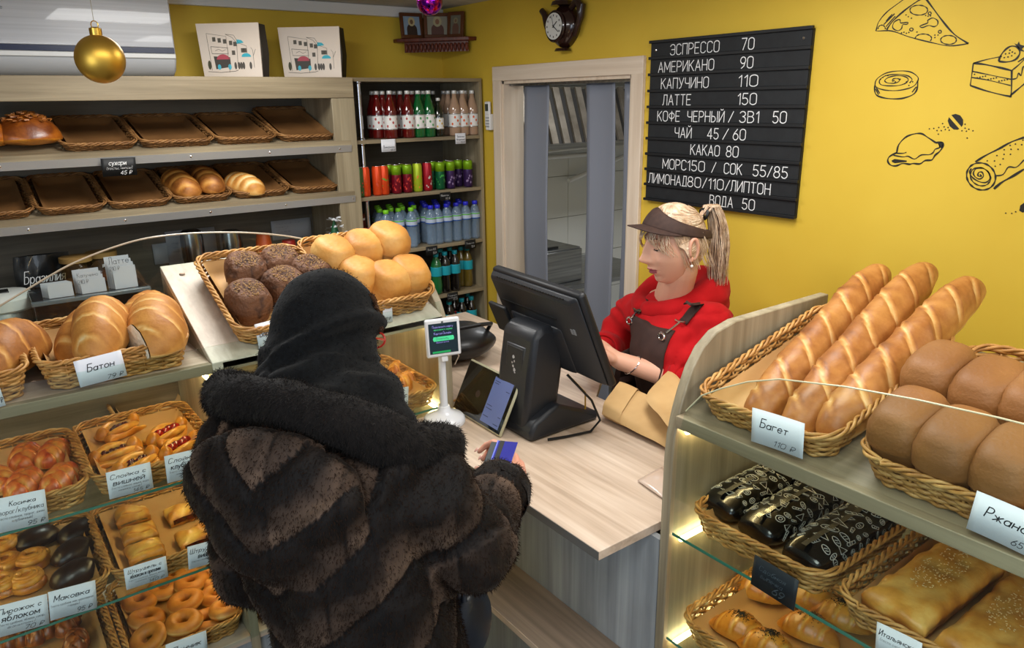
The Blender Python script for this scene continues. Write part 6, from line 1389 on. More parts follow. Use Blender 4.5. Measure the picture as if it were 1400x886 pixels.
# ------------------------------------------------------------------ things on the cash counter
def counter_items():
    MP = mat('pos_plastic', '#23262b', .42); MP2 = mat('pos_plastic_dark', '#17191d', .5); MP3 = mat('pos_highlight', '#3a3e45', .4)
    t = thing('cash_terminal', 'dark grey point-of-sale terminal with tilted screen seen from behind on the counter', 'terminal', (1.4, 1.72, CZ))
    # foot wedge
    f = MB(); f.prism([(1.25, CZ+.001), (1.53, CZ+.001), (1.53, CZ+.03), (1.46, CZ+.055), (1.36, CZ+.10), (1.27, CZ+.06), (1.25, CZ+.03)], 'y', 1.60, 1.80); part('foot', f, MP, t, bev=.012, seg=3) if False else part('foot', f, MP, t, bev=.012)
    c = MB(); c.prism([(1.25, CZ+.02), (1.38, CZ+.02), (1.42, CZ+.27), (1.40, CZ+.335), (1.33, CZ+.345), (1.295, CZ+.32), (1.275, CZ+.2)], 'y', 1.635, 1.80); part('column', c, MP, t, bev=.018)
    # raised plate on the column front
    a, b = Vector((1.2795, 1.67, CZ+.155)), Vector((1.2935, 1.67, CZ+.30)); up = (b-a).normalized(); nrm = Vector((-up.z, 0, up.x))
    M = basis(a, (0, 1, 0), up)
    pl = MB(); pl.box(0, .095, 0, .125, .002, -.006, M=M); p_ = part('front_plate', pl, MP3, t, bev=.004)
    pl = MB(); pl.box(.008, .087, .008, .117, -.0062, -.0085, M=M); part('plate_inset', pl, MP, t, bev=.002)
    lg = MB(); rn = random.Random(4)
    for (u, v, s) in ((.052, .085, .006), (.046, .072, .003), (.056, .066, .003), (.050, .055, .004), (.044, .045, .006), (.040, .036, .004), (.07, .022, .003)):
        lg.add([M @ Vector((u+s*rn.uniform(.7, 1.3)*cos(k*pi/3), v+s*1.2*rn.uniform(.7, 1.3)*sin(k*pi/3), -.0092)) for k in range(6)], [tuple(range(6))])
    part('worn_logo', lg, mat('worn_silver', '#b9bcc0', .4), t)
    # screen head
    TR, TL, BR = Vector((1.33, 1.479, 1.403)), Vector((1.357, 1.945, 1.403)), Vector((1.46, 1.486, 1.096))
    xr = (TL-TR).normalized(); dn = (BR-TR); dn = (dn - xr*dn.dot(xr)); H = dn.length; dn.normalize(); Wd = (TL-TR).length
    M = basis(TR, xr, dn)      # x to the left, y down, z = x cross y
    zdir = M.to_3x3() @ Vector((0, 0, 1)); back = 1 if zdir.x < 0 else -1     # towards the customer
    s = MB(); s.box(0, Wd, 0, H, 0, -back*.028, M=M); part('screen_frame', s, MP2, t, bev=.010)
    # housing behind the screen, chamfered
    def frus(x0, x1, y0, y1, x2, x3, y2, y3, z0, z1):
        m = MB(); vs = [(x0, y0, z0), (x1, y0, z0), (x1, y1, z0), (x0, y1, z0), (x2, y2, z1), (x3, y2, z1), (x3, y3, z1), (x2, y3, z1)]
        m.add([M @ Vector(v) for v in vs], [(0, 1, 2, 3), (4, 7, 6, 5), (0, 4, 5, 1), (1, 5, 6, 2), (2, 6, 7, 3), (3, 7, 4, 0)]); return m
    part('back_housing', frus(.006, Wd-.006, .004, H-.006, .035, Wd-.012, .02, H-.03, back*.001, back*.022), MP, t, bev=.008)
    part('neck_hump', frus(.12, Wd-.06, .13, H-.02, .17, Wd-.11, .16, H-.05, back*.020, back*.045), MP, t, bev=.010)
    sl = MB(); sl.box(.13, Wd-.03, .098, .104, back*.0205, back*.024, M=M); part('vent_slot', sl, M_BLACK, t)
    vt = MB()
    for k in range(26): vt.box(.06+k*.014, .068+k*.014, .012, .016, back*.0155, back*.0185, M=M)
    o = part('vent_holes', vt, M_BLACK, t); o['kind'] = 'stuff'
    pt = MB(); pt.box(.048, .058, .115, .135, back*.018, back*.0232, M=M); pt.box(.062, .072, .118, .136, back*.018, back*.0232, M=M); part('port_cover', pt, mat('port_grey', '#8a8d92', .4), t)
    M2 = basis(M @ Vector((.02, .015, -back*.0285)), xr, dn); d = MB(); d.box(0, Wd-.04, 0, H-.03, 0, -back*.001, M=M2); part('touch_screen', d, mat('screen_glow', '#6b7a90', .2, emit=.6), t)
    # customer display stub at the left
    cd = MB(); cd.box(Wd-.10, Wd-.0, .10, .21, back*.045, back*.060, M=M); part('customer_display', cd, MP2, t, bev=.005)
    nk = MB(); nk.box(.18, Wd-.10, .16, .26, back*.035, back*.085, M=M); part('hinge_block', nk, MP, t, bev=.01)
    w = MB(); w.tube([(1.41, 1.62, 1.11), (1.46, 1.56, 1.03), (1.47, 1.53, .97), (1.44, 1.54, .937), (1.36, 1.56, .936), (1.30, 1.58, .936)], .004, 6); single('power_cable', w, M_BLACK, 'black cable looping from the terminal down onto the counter', 'cable')
    w = MB(); w.tube([(1.43, 1.64, 1.10), (1.47, 1.60, 1.04), (1.48, 1.61, .98), (1.45, 1.66, .935), (1.41, 1.71, .935)], .003, 6); single('yellow_cable', w, mat('yellow_cable', '#a8842c', .5), 'yellowish cable looping beside the black one behind the terminal', 'cable')
    # tablet leaning on the column
    BL, BR_, TL_ = Vector((1.20, 1.969, CZ+.004)), Vector((1.195, 1.687, CZ+.004)), Vector((1.278, 1.975, 1.088))
    xr = BR_-BL; Wt = xr.length; up = TL_-BL; M = basis(BL, xr, up); Ht = .182
    t = thing('tablet', 'tablet in a clear case leaning on the terminal, white list on its dark screen', 'tablet', tuple(BL))
    part('case', MB().box(0, Wt, 0, Ht, -.010, .0, M=M), mat('clear_case', '#b5b294', .25, spec=.6), t, bev=.006)
    part('glass_front', MB().box(.006, Wt-.006, .006, Ht-.006, .0, .002, M=M), mat('tablet_glass', '#08090b', .06, spec=.8, coat=.5), t, bev=.001)
    ls = part('lit_list', MB().box(Wt*.58, Wt*.93, .016, Ht-.016, .0021, .0025, M=M), mat('list_glow', '#55628e', .3, emit=.32), t)
    for k, (v, a, b2) in enumerate(((.9, .6, .74), (.84, .6, .7), (.80, .6, .68), (.74, .84, .91), (.40, .6, .7), (.34, .6, .72), (.28, .86, .91), (.2, .6, .70), (.14, .82, .91))):
        part('text_line', MB().box(Wt*a, Wt*b2, Ht*v, Ht*v+.002, .0026, .0028, M=M), mat('list_ink', '#1f2740', .6), ls)
    part('round_logo', MB().lathe([(0, 0), (.012, 0), (.012, .0005), (0, .0005)], 20, (0, 0, 0)), mat('brown_mark', '#3a2a22', .5), t, world=False, loc=tuple((M @ Vector((Wt*.38, Ht*.48, .0022)))-BL), rot=M.to_euler())
    # payment display on a white pole
    cx, cy = 1.125, 1.895
    t = thing('payment_display', 'small payment screen on a white pole with a round white foot', 'payment display', (cx, cy, CZ))
    W1 = mat('gloss_white', '#e3e5e8', .25, coat=.3)
    part('foot', MB().lathe([(.066, .001), (.068, .006), (.067, .018), (.060, .026), (.035, .036), (.022, .046), (.018, .06), (0, .06)], 40, (cx, cy, CZ)), W1, t)
    part('pole', MB().lathe([(.0135, .05), (.0125, .1), (.0115, .24)], 20, (cx, cy, CZ)), W1, t)
    M = basis(Vector((cx-.052, cy-.012, CZ+.235)), (.96, -.26, .0), (0, .10, 1)); 
    part('screen_case', MB().box(-.006, .106, 0, .122, -.014, 0, M=M), W1, t, bev=.006)
    part('dark_screen', MB().box(.004, .096, .012, .108, .0002, .0012, M=M), mat('dark_teal_screen', '#10242c', .12, emit=.25), t)
    part('camera_dot', MB().box(.046, .052, .109, .113, .0002, .0012, M=M), M_BLACK, t)
    gm = MB(); gm.add([M @ Vector(v) for v in ((.018, .052, .0018), (.082, .052, .0018), (.084, .058, .0018), (.082, .066, .0018), (.018, .066, .0018), (.015, .059, .0018))], [(0, 1, 2, 3, 4, 5)]); part('green_button', gm, mat('green_glow', '#3bb07a', .4, emit=.9), t)
    part('green_glow_bar', MB().box(.012, .07, .014, .020, .0013, .0016, M=M), mat('green_bar', '#138a4a', .4, emit=.6), t)
    for s_, x0, y0, w_, m_ in (('Подключите карту', .016, .094, .066, 'violet_text'), ('приложите к экрану', .02, .086, .06, 'green_text'), ('Сбербанк Онлайн', .02, .073, .055, 'violet_text'), ('Оплатить', .026, .056, .04, 'dark_text'), ('Оплатите по QR', .026, .046, .04, 'violet_text')):
        s_ = {'Сбербанк Онлайн': 'Картой Онлайн', 'Оплатите по QR': 'бесконтактно'}.get(s_, s_)
        me = text_mesh(s_, w_, None).copy(); mm = {'violet_text': mat('violet_text', '#9a8fe0', .4, emit=.8), 'green_text': mat('green_text', '#4fe08a', .4, emit=.8), 'dark_text': M_INK}[m_]
        for v in me.vertices: v.co = M @ Vector((x0+v.co.x, y0+v.co.y, .0022))
        me2 = me; 
        for v in me2.vertices: v.co -= Vector((cx, cy, CZ))
        link('lettering', me2, mm, t, sharp=False)
    part('bracket', MB().box(.040, .062, -.018, 0, -.010, -.004, M=M), W1, t, bev=.003)
    # paper bags
    def pbag(lab, P0, P1, P2, P3, th, seed, fold=True):
        'flat folded kraft bag given by four corners'
        t = thing('paper_bag', lab, 'paper bag', tuple(P0), group='kraft paper bags by the right display')
        MK = noisy('kraft_paper', [(.3, '#b8935f'), (.7, '#caa570')], (9, 9, 9), .7, .3, .002)
        c = [Vector(p) for p in (P0, P1, P2, P3)]
        def top(u, v, s):
            q = (c[0]*(1-u)+c[1]*u)*(1-v) + (c[3]*(1-u)+c[2]*u)*v; n = (c[1]-c[0]).cross(c[3]-c[0]).normalized(); n = n if n.z > 0 else -n
            e = min(1, min(u, 1-u)*10)*(1 if s > 0 else 1)
            return q + n*(th*.5*s*e*(1+.5*sin(v*5+seed)) + .006*noise.noise(Vector((u*3, v*3, seed))))
        m = MB(); m.grid(lambda u, v: top(u, v, 1), 14, 14); m.grid(lambda u, v: top(u, v, -1), 14, 14); part('bag_body', m, MK, t)
        if fold:
            m = MB(); m.grid(lambda u, v: top(u, v*.30, 1.25)+Vector((0, 0, .0015)), 14, 6); part('folded_top', m, MK, t)
    z = CZ
    pbag('lower kraft paper bag lying flat on the counter by the curved panel', U(823, 566, z=z+.03), U(852, 527, z=z+.07), U(935, 560, z=z+.06), U(910, 612, z=z+.012), .035, 1)
    pbag('upper kraft paper bag leaning on the lower one', U(882, 545, z=z+.10), U(918, 506, z=z+.12), U(955, 545, z=z+.13), U(925, 598, z=z+.08), .02, 2, False)
    # plastic pouch at the right edge of the counter
    m = MB(); c = [U(872, 658, z=z+.004), U(905, 640, z=z+.004), U(925, 660, z=z+.004), U(912, 686, z=z+.004)]
    m.grid(lambda u, v: ((c[0]*(1-u)+c[1]*u)*(1-v)+(c[3]*(1-u)+c[2]*u)*v)+Vector((0, 0, .012*sin(pi*u)*sin(pi*v))), 8, 8)
    t = thing('flat_packet', 'flat pale plastic packet lying at the right edge of the counter', 'packet', tuple(c[0])); o = part('pouch', m, mat('pale_plastic', '#cbb5a4', .25, coat=.5), t); s_ = o.modifiers.new('t', 'SOLIDIFY'); s_.thickness = .004
    # dark bag and bits behind the left display panel
    t = thing('black_handbag', 'glossy black bag on the counter behind the white payment display', 'bag', (1.5, 2.35, CZ))
    m = MB(); m.grid(lambda u, v: (1.50+.15*sin(pi*u)*cos(2*pi*v)*(1+.2*noise.noise(Vector((u*4, v*6, 2)))), 2.40+.15*sin(pi*u)*sin(2*pi*v), CZ+.075-.07*cos(pi*u)*-1), 18, 26, cv=True); part('bag_body', m, mat('black_patent', '#0c0c0e', .45, coat=.1), t)
    m = MB(); m.tube([(1.40, 2.36, CZ+.12), (1.42, 2.30, CZ+.16), (1.52, 2.26, CZ+.17), (1.60, 2.30, CZ+.15), (1.62, 2.36, CZ+.10)], .008, 8); part('handle', m, mat('black_patent', '#0c0c0e', .25), t)
    m = MB(); m.lathe([(.012, 0), (.012, .01), (0, .012)], 12, (1.38, 2.22, CZ+.10)); m.tube([(1.36, 2.2, CZ+.06), (1.38, 2.2, CZ+.09), (1.365, 2.2, CZ+.13)], .003, 6); part('metal_clasp', m, M_CHROME, t)
    m = MB(); m.tube([(1.18+.03*i, 2.02+.004*sin(i*2), CZ+.006+.006*(i % 2)) for i in range(5)], .004, 6); single('straw_piece', m, M_WICK, 'thin straw lying on the counter beside the round white foot', 'straw')
counter_items()
# ------------------------------------------------------------------ people
S_ = 1/KS           # real metres -> measured units
def fuse(mb, voxel, smooth=6, name='body'):
    'one continuous surface out of overlapping volumes'
    me = mb.mesh(name); ob = bpy.data.objects.new(name, me); COL.objects.link(ob)
    r = ob.modifiers.new('r', 'REMESH'); r.mode = 'VOXEL'; r.voxel_size = voxel; r.adaptivity = 0
    s = ob.modifiers.new('s', 'SMOOTH'); s.factor = .5; s.iterations = smooth
    dg = bpy.context.evaluated_depsgraph_get(); dg.update(); out = bpy.data.meshes.new_from_object(ob.evaluated_get(dg))
    bpy.data.objects.remove(ob); out.name = name; out.shade_smooth(); return out
def displace(me, fn):
    'move each vertex along its normal by fn(co, normal)'
    co = [v.co.copy() for v in me.vertices]; no = [v.normal.copy() for v in me.vertices]
    for i, v in enumerate(me.vertices): v.co = co[i] + no[i]*fn(co[i], no[i])
def settone(me, fn):
    at = me.attributes.new('tone', 'FLOAT', 'POINT'); at.data.foreach_set('value', [fn(v.co, v.normal) for v in me.vertices])
def capsule(m, a, b, ra, rb, n=16):
    a, b = Vector(a), Vector(b); d = (b-a).normalized(); pts, rs = [], []
    for k in range(5): t = pi/2*k/4; pts.append(a - d*ra*cos(t)); rs.append(max(1e-4, ra*sin(t)))
    for k in range(5): t = pi/2*k/4; pts.append(b + d*rb*sin(t)); rs.append(max(1e-4, rb*cos(t)))
    m.tube(pts, rs, n); return m
def ellips(m, c, rx, ry, rz, M=None, nu=16, nv=24):
    c = Vector(c)
    def f(u, v):
        p = Vector((rx*sin(pi*u)*cos(2*pi*v), ry*sin(pi*u)*sin(2*pi*v), rz*cos(pi*u))); return c + (M @ p if M else p)
    m.grid(f, nu, nv, cv=True); return m
def chain(m, pts, rs, n=18):
    for i in range(len(pts)-1): capsule(m, pts[i], pts[i+1], rs[i], rs[i+1], n)
    return m
def addmesh(me, parent, m, name, off, sharp=False, label=None, kind=None):
    for v in me.vertices: v.co -= Vector(off)
    o = link(name, me, m, parent, sharp=sharp)
    if label: o['label'] = label
    if kind: o['kind'] = kind
    return o
SKIN = attr_bread('skin', [(0, '#d09a7e'), (.3, '#dba78c'), (.62, '#d98f80'), (1, '#8e3a48')], nscale=20, rough=.5, coat=0, nstr=.05, fine=200, bs=.06)
bsdf(SKIN).inputs['Subsurface Weight'].default_value = .12; bsdf(SKIN).inputs['Subsurface Radius'].default_value = (.012, .005, .003)
def head_fn(x_scale=1.0):
    G = lambda x, z, cx, cz, sx, sz: math.exp(-((x-cx)/sx)**2-((z-cz)/sz)**2)
    def f(th, ph):
        d = Vector((sin(th)*sin(ph), sin(th)*cos(ph), cos(th)))     # ph=0 faces +y
        w, dp, h = .074*x_scale, .094, .115
        p = Vector((d.x*w, d.y*dp, d.z*h))
        if p.z < 0:      # jaw
            k = -p.z/h; p.x *= 1-.30*k**1.6
            if p.y < 0: p.y *= 1-.45*k**1.3; p.z *= 1-.25*k
        fr = max(0, d.y)
        front = min(1, fr*1.8)
        if fr > 0:
            p.y = p.y*(1-.10*fr); x, z = p.x, p.z; dy = 0
            dy += .0235*G(x, z, 0, -.022, .0105, .014) + .016*G(x, z, 0, -.004, .008, .022) + .008*G(x, z, 0, .018, .007, .018)
            dy += .006*(G(x, z, .012, -.028, .008, .008)+G(x, z, -.012, -.028, .008, .008))
            dy += -.0085*(G(x, z, .030, .014, .015, .011)+G(x, z, -.030, .014, .015, .011))
            dy += .004*G(abs(x), z, .028, .034, .024, .008)
            dy += .006*(G(x, z, .040, -.022, .018, .018)+G(x, z, -.040, -.022, .018, .018))
            dy += .0095*G(x, z, 0, -.052, .019, .0065) + .0105*G(x, z, 0, -.064, .016, .007) - .006*G(x, z, 0, -.0575, .022, .0022)
            dy += -.003*G(x, z, 0, -.076, .016, .005) + .013*G(x, z, 0, -.097, .020, .016) + .004*G(x, z, 0, -.05, .035, .03)
            p.y += dy*front
        return p
    return f
def make_head(HM, s, lips=True):
    'head surface in world space; HM head frame (x right of face, y forward, z up)'
    f = head_fn(1.04); m = MB(); T = []; nu, nv = 110, 150
    for i in range(nu+1):
        th = pi*i/nu
        for j in range(nv):
            ph = -pi+2*pi*j/nv; ph = ph - .45*sin(ph)      # denser on the face
            p = f(th, ph); m.v.append(tuple(HM @ (p*s)))
            t = .22
            if p.y > .03:
                if lips:
                    up = abs(p.x) < .024 and -.0575 < p.z < -.0475 - .0035*abs(abs(p.x)-.007)/.017 - abs(p.x)*.12; lo = abs(p.x) < .021 and -.0695+abs(p.x)**2*12 < p.z <= -.0575
                    if up or lo: t = .95
                t += .10*math.exp(-((abs(p.x)-.042)/.018)**2-((p.z+.02)/.018)**2) if t < .9 else 0
            T.append(t)
    for i in range(nu):
        for j in range(nv): m.f.append((i*nv+j, i*nv+(j+1) % nv, (i+1)*nv+(j+1) % nv, (i+1)*nv+j))
    m.t = T; return m
def ear(HM, s, side):
    m = MB(); c = Vector((side*.074, -.012, .0))
    pts = [c+Vector((side*(.004+.008*sin(a*.5+.4)), -.018*cos(a)*.8-.004, .032*sin(a)+.0)) for a in [(-.5*pi)+i*1.7*pi/16 for i in range(17)]]
    m.tube([HM @ (p*s) for p in pts], [.0052*s*(.7+.5*sin(pi*i/16)) for i in range(17)], 8)
    ellips(m, HM @ ((c+Vector((side*.002, .002, -.0)))*s), .005*s, .014*s, .022*s, HM.to_3x3())
    ellips(m, HM @ ((c+Vector((side*.005, .004, -.028)))*s), .005*s, .008*s, .009*s, HM.to_3x3())
    return m
def hand(M, s, curl, spread=1.0, thumb=(.55, .5), side=1):
    '''hand frame: x across (thumb at -x*side.. ), y towards fingertips, z out of the back of the hand. curl: list of 4 curls (index..little)'''
    m = MB(); P = lambda *a: M @ (Vector(a)*s)
    # palm
    for k, (x, l) in enumerate(((-.030, .088), (-.010, .092), (.010, .088), (.029, .078))):
        x *= side; chain(m, [P(x*.72, .0, 0), P(x*.95, .045, .002), P(x, l, .001)], [.0145*s, .0135*s, .0115*s], 12)
    chain(m, [P(0, -.03, 0), P(0, .02, -.002)], [.026*s, .024*s], 14)
    chain(m, [P(-.022*side, .012, -.008), P(-.034*side, .045, -.012)], [.015*s, .013*s], 12)
    L = [(.042, .025, .022), (.046, .029, .023), (.042, .027, .022), (.033, .021, .019)]
    R = [(.0098, .0088, .0078, .0066), (.0100, .009, .008, .0068), (.0095, .0086, .0076, .0065), (.0086, .0077, .0068, .006)]
    tips = []
    for k in range(4):
        x0 = (-.030, -.010, .010, .029)[k]*side; y0 = (.088, .092, .088, .078)[k]; a = 0; p = Vector((x0, y0, 0)); pts = [p.copy()]
        fan = (-.10, -.02, .06, .16)[k]*spread*side
        for q in range(3):
            a += curl[k]*(.8, 1.0, .7)[q]; p = p + Vector((sin(fan)*cos(a), cos(fan)*cos(a), -sin(a)))*L[k][q]; pts.append(p.copy())
        chain(m, [P(*q) for q in pts], [r*s for r in R[k]], 12); tips.append((pts[-1], pts[-1]-pts[-2]))
    a, b = thumb; p = Vector((-.030*side, .022, -.010)); pts = [p.copy()]
    d = Vector((-sin(a)*side, cos(a)*cos(b), -sin(b)*cos(a))).normalized(); pts.append(p+d*.040); d2 = (d+Vector((.35*side, .25, -.1))).normalized(); pts.append(pts[-1]+d2*.032)
    d3 = (d2+Vector((.15*side, .1, -.05))).normalized(); pts.append(pts[-1]+d3*.022)
    chain(m, [P(*q) for q in pts], [.0135*s, .0112*s, .0098*s, .0082*s], 12); tips.append((pts[-1], d3))
    return m, tips
def nails(M, s, tips, back=Vector((0, 0, 1))):
    m = MB()
    for p, d in tips:
        d = d.normalized(); b = (back - d*back.dot(d)).normalized(); x = d.cross(b)
        c = M @ ((p + d*.001 + b*.0058)*s); Rm = (M.to_3x3() @ Matrix((x, d, b)).transposed())
        ellips(m, c, .0042*s, .0065*s, .0012*s, Rm, 6, 10)
    return m
def strands(m, paths, r, n=4):
    for pts in paths: m.tube(pts, [r*(1-.7*(i/(len(pts)-1))**2) for i in range(len(pts))], n, cap=False)
# ------------------------------------------------------------------ seller behind the counter
def seller():
    s = S_
    HC = U(921, 336, x=1.90)
    fd = Vector((-.955, .297, 0)).normalized(); pit = radians(7)
    fwd = (fd*cos(pit) + Vector((0, 0, -1))*sin(pit)).normalized(); rt = fwd.cross(Vector((0, 0, 1))).normalized(); up = rt.cross(fwd)
    HM = Matrix((rt, fwd, up)).transposed().to_4x4(); HM.translation = HC
    # tilt the head slightly to her right shoulder
    base = (1.98, 1.62, FL); off = Vector(base)
    t = thing('person', 'blonde person in a red hoodie, brown apron and brown visor cap standing behind the counter', 'person', base)
    shL, shR = U(972, 446, x=1.97), U(868, 430, x=2.03)      # her left (picture right), her right
    nb = (shL+shR)/2 + Vector((-.01, 0, .045)); chest = Vector((1.96, 1.63, 1.06)); hip = Vector((2.02, 1.60, .70))
    E1 = Vector((1.90, 1.40, .985)); W1 = U(846, 493, x=1.735); H1 = U(815, 470, x=1.69)
    E2 = U(838, 474, x=1.98); W2 = Vector((1.72, 1.83, 1.06))
    # body: one surface
    b = MB()
    chain(b, [HC+Vector((.03, -.01, -.07*s)), nb+Vector((0, 0, .0))], [.052*s, .058*s])
    chain(b, [shR, nb, shL], [.055*s, .075*s, .055*s]); chain(b, [nb, chest, Vector((2.0, 1.62, .85)), hip], [.075*s, .115*s, .115*s, .14*s])
    chain(b, [shL, E1, W1], [.05*s, .040*s, .027*s]); chain(b, [shR, E2, W2], [.05*s, .040*s, .027*s])
    for dy in (-.09, .09):
        chain(b, [hip+Vector((0, dy, -.05)), Vector((1.99, 1.60+dy, .25)), Vector((2.02, 1.60+dy, FL+.09))], [.085*s, .055*s, .04*s]); chain(b, [Vector((2.02, 1.60+dy, FL+.04)), Vector((1.88, 1.60+dy, FL+.03))], [.035*s, .03*s])
    bd = (H1-W1).normalized(); hz = (Vector((.25, -.25, 1)) - bd*Vector((.25, -.25, 1)).dot(bd)).normalized(); hx = bd.cross(hz)
    M1 = Matrix((hx, bd, hz)).transposed().to_4x4(); M1.translation = W1 + bd*.02
    hm, tips = hand(M1, s*.98, [.35, .32, .4, .5], 1, (.5, .35), side=1); b.add(hm.v, hm.f)
    bd2 = Vector((-.75, .1, .25)).normalized(); hz2 = (Vector((0, 0, 1))-bd2*bd2.z).normalized(); M2 = Matrix((bd2.cross(hz2), bd2, hz2)).transposed().to_4x4(); M2.translation = W2
    hm2, tips2 = hand(M2, s*.98, [.35, .4, .45, .5], 1, (.5, .35), side=-1); b.add(hm2.v, hm2.f)
    body = fuse(b, .0042, 3); body.attributes.new('tone', 'FLOAT', 'POINT').data.foreach_set('value', [.2]*len(body.vertices))
    bo = addmesh(body, t, SKIN, 'body', off)
    hd = make_head(HM, s); for_ear = MB(); e1 = ear(HM, s, 1); e2 = ear(HM, s, -1)
    for e in (e1, e2): k = len(hd.v); hd.v += e.v; hd.f += [tuple(k+i for i in f) for f in e.f]; hd.t += [.35]*len(e.v)
    part('head', hd, SKIN, t, sharp=False)
    part('fingernails', nails(M1, s*.98, tips), mat('nail', '#d8a79c', .25, coat=.5), t)
    P = lambda x, y, z: HM @ (Vector((x, y, z))*s)
    f = head_fn(1.04)
    def surf(x, z, o=.0):
        'front face point at x,z (head metres)'
        best = None
        for i in range(40):
            pass
        y = .094*sqrt(max(0, 1-(x/.077)**2-(z/.115)**2)); 
        th = math.acos(max(-1, min(1, z/.115))); ph = atan2(x/.077, max(.01, y/.094)); p = f(th, ph); n = Vector((p.x*1.2, p.y, p.z*.6)).normalized(); return HM @ ((p+n*o)*s)
    # eyes: half-lowered lids, lashes, brows
    ew, ei, el, lsh, br = MB(), MB(), MB(), MB(), MB()
    for sx in (-1, 1):
        c = f(math.acos(.012/.115), atan2(sx*.030/.077, .9)); c = Vector((sx*.030, c.y-.0065, .012))
        ellips(ew, HM @ (c*s), .0125*s, .0115*s, .0115*s, HM.to_3x3()); ellips(ei, HM @ ((c+Vector((0, .0085, -.005)))*s), .0052*s, .004*s, .0048*s, HM.to_3x3())
        def lid(u, v, c=c):
            a = radians(-16+118*v); b_ = radians(-80+160*u); r = .0131
            return HM @ ((c + Vector((r*1.08*sin(b_)*1.0, r*cos(b_)*cos(a), r*sin(a)*max(.55, cos(b_)**.5 if cos(b_) > 0 else .55))))*s)
        el.grid(lid, 16, 10)
        pts = [HM @ ((c + Vector((.0145*sin(b_), .0142*cos(b_)+.001, -.0035*cos(b_)-.001+.002*abs(sin(b_)))))*s) for b_ in [radians(-72+144*i/10) for i in range(11)]]
        lsh.tube(pts, .0011*s, 5)
        for i in range(10):
            p = pts[i+0]; d = (HM.to_3x3() @ Vector((sx*.3+(i-5)*.08, .8, -.15))).normalized(); lsh.tube([p, p+d*.006*s], [.0005*s, .0002*s], 3, cap=False)
        br.tube([surf(sx*(.012+.034*k/8), .036+.006*sin(pi*k/8*.8)-.004*(k/8)**2, .0015) for k in range(9)], [.0009*s, .0016*s, .002*s, .002*s, .0019*s, .0017*s, .0014*s, .001*s, .0005*s], 6)
    part('eyeballs', ew, mat('eye_white', '#cfc8c2', .2), t); part('irises', ei, mat('iris', '#2b2a26', .15), t); lo = part('eyelids', el, SKIN, t); part('eyelashes', lsh, M_BLACK, t); part('eyebrows', br, mat('brow', '#7d5a42', .8), t)
    # hair
    HAIR = noisy('blonde_hair', [(.25, '#8a6a50'), (.45, '#c9a98a'), (.7, '#e3cdb4')], (40, 40, 40), .4, .2, coat=.15)
    HDK = noisy('dark_hair', [(.3, '#4a3024'), (.7, '#7a5642')], (40, 40, 40), .45, .2)
    rn = random.Random(8); hs = MB()
    def skull(th, ph, k=1.06):
        p = f(th, ph); return Vector((p.x*k*1.02, p.y*k if p.y < .03 else .03*k+(p.y-.03)*.6, p.z*(k+.03)))
    cap = MB()
    def capf(u, v):
        ph = -pi+2*pi*v; fr = max(0, cos(ph)); lim = radians(120 - 62*max(0, min(1, (cos(ph)+.3)/1.0))**.9); p = skull(max(.02, lim*u), ph, 1.085); p += Vector((0, 0, .004*sin(v*120)*u)); return HM @ (p*s)
    cap.grid(capf, 24, 120, cv=True); part('hair', cap, HAIR, t)
    tail0 = Vector((0, -.105, .075))
    for i in range(420):       # combed strands over the skull to the tail knot
        ph = rn.uniform(-pi, pi); fr = max(0, cos(ph)); th0 = radians(rn.uniform(30, 116-62*max(0, min(1, (cos(ph)+.3))))); path = []
        for k in range(9):
            u = k/8; th = th0*(1-u)+radians(62)*u; ph_ = ph*(1-u)+(pi if ph > 0 else -pi)*u; p = skull(th, ph_, 1.09+rn.uniform(0, .012)+.03*sin(pi*u)*(1 if th0 < 1 else .3)); p = p.lerp(tail0, max(0, (u-.6)/.4)**1.5); path.append(HM @ (p*s))
        hs.tube(path, .0011*s, 3, cap=False)
    for i in range(56):        # fringe over the forehead and temple
        x0 = rn.choice((-1, 1))*rn.uniform(.0, .068); path = []
        for k in range(8):
            u = k/7; z = .060-(.016+.06*abs(x0)/.068)*u ; x = x0+.010*u*(1 if x0 > 0 else -1)+.004*sin(u*5+i); y = .094*sqrt(max(0, 1-(x/.085)**2))*.98*sqrt(max(.05, 1-(max(0, z)/.13)**2))+.004+.006*sin(pi*u)
            path.append(P(x*1.05, y, z))
        hs.tube(path, [.0012*s]*7+[.0002*s], 3, cap=False)
    for sx in (-1, 1):
        for i in range(26):    # wisps before and behind the ear
            y0 = rn.uniform(-.05, .05); path = [P(sx*((.081 if y0 < .02 else .081-(y0-.02)*.25)+.003*sin(k)), y0-.006*k+rn.uniform(-.002, .002), .045-.018*k-.002*rn.random()) for k in range(7)]; hs.tube(path, [.0009*s]*6+[.0002*s], 3, cap=False)
    o = part('hair_strands', hs, HAIR, t, sharp=False); o['kind'] = 'stuff'
    pt, pd = MB(), MB()
    gd = HM.inverted().to_3x3() @ Vector((0, 0, -1))
    for i in range(260):
        a = rn.uniform(0, 2*pi); r = sqrt(rn.random()); ox, oy = cos(a)*r, sin(a)*r; path = []; L = .25*rn.uniform(.75, 1.12)
        for k in range(11):
            u = k/10; w = .008+.028*sin(min(1, u*1.6)*pi/2)
            # up and back, then falling with gravity
            q = tail0 + Vector((0, -.055*sin(min(1, u*2.2)*pi/2)-.012*u, .030*sin(min(1, u*2.6)*pi)))+gd*(L*max(0, u-.12)**1.15); q += Vector((ox*w, oy*w*.7, 0)) + Vector((.006*sin(u*6+i), .005*cos(u*5+i*2), 0)); path.append(HM @ (q*s))
        (pd if (i % 4 == 0 and oy > -.2) else pt).tube(path, [.0013*s*(1-.6*(k/10)**3) for k in range(11)], 3, cap=False)
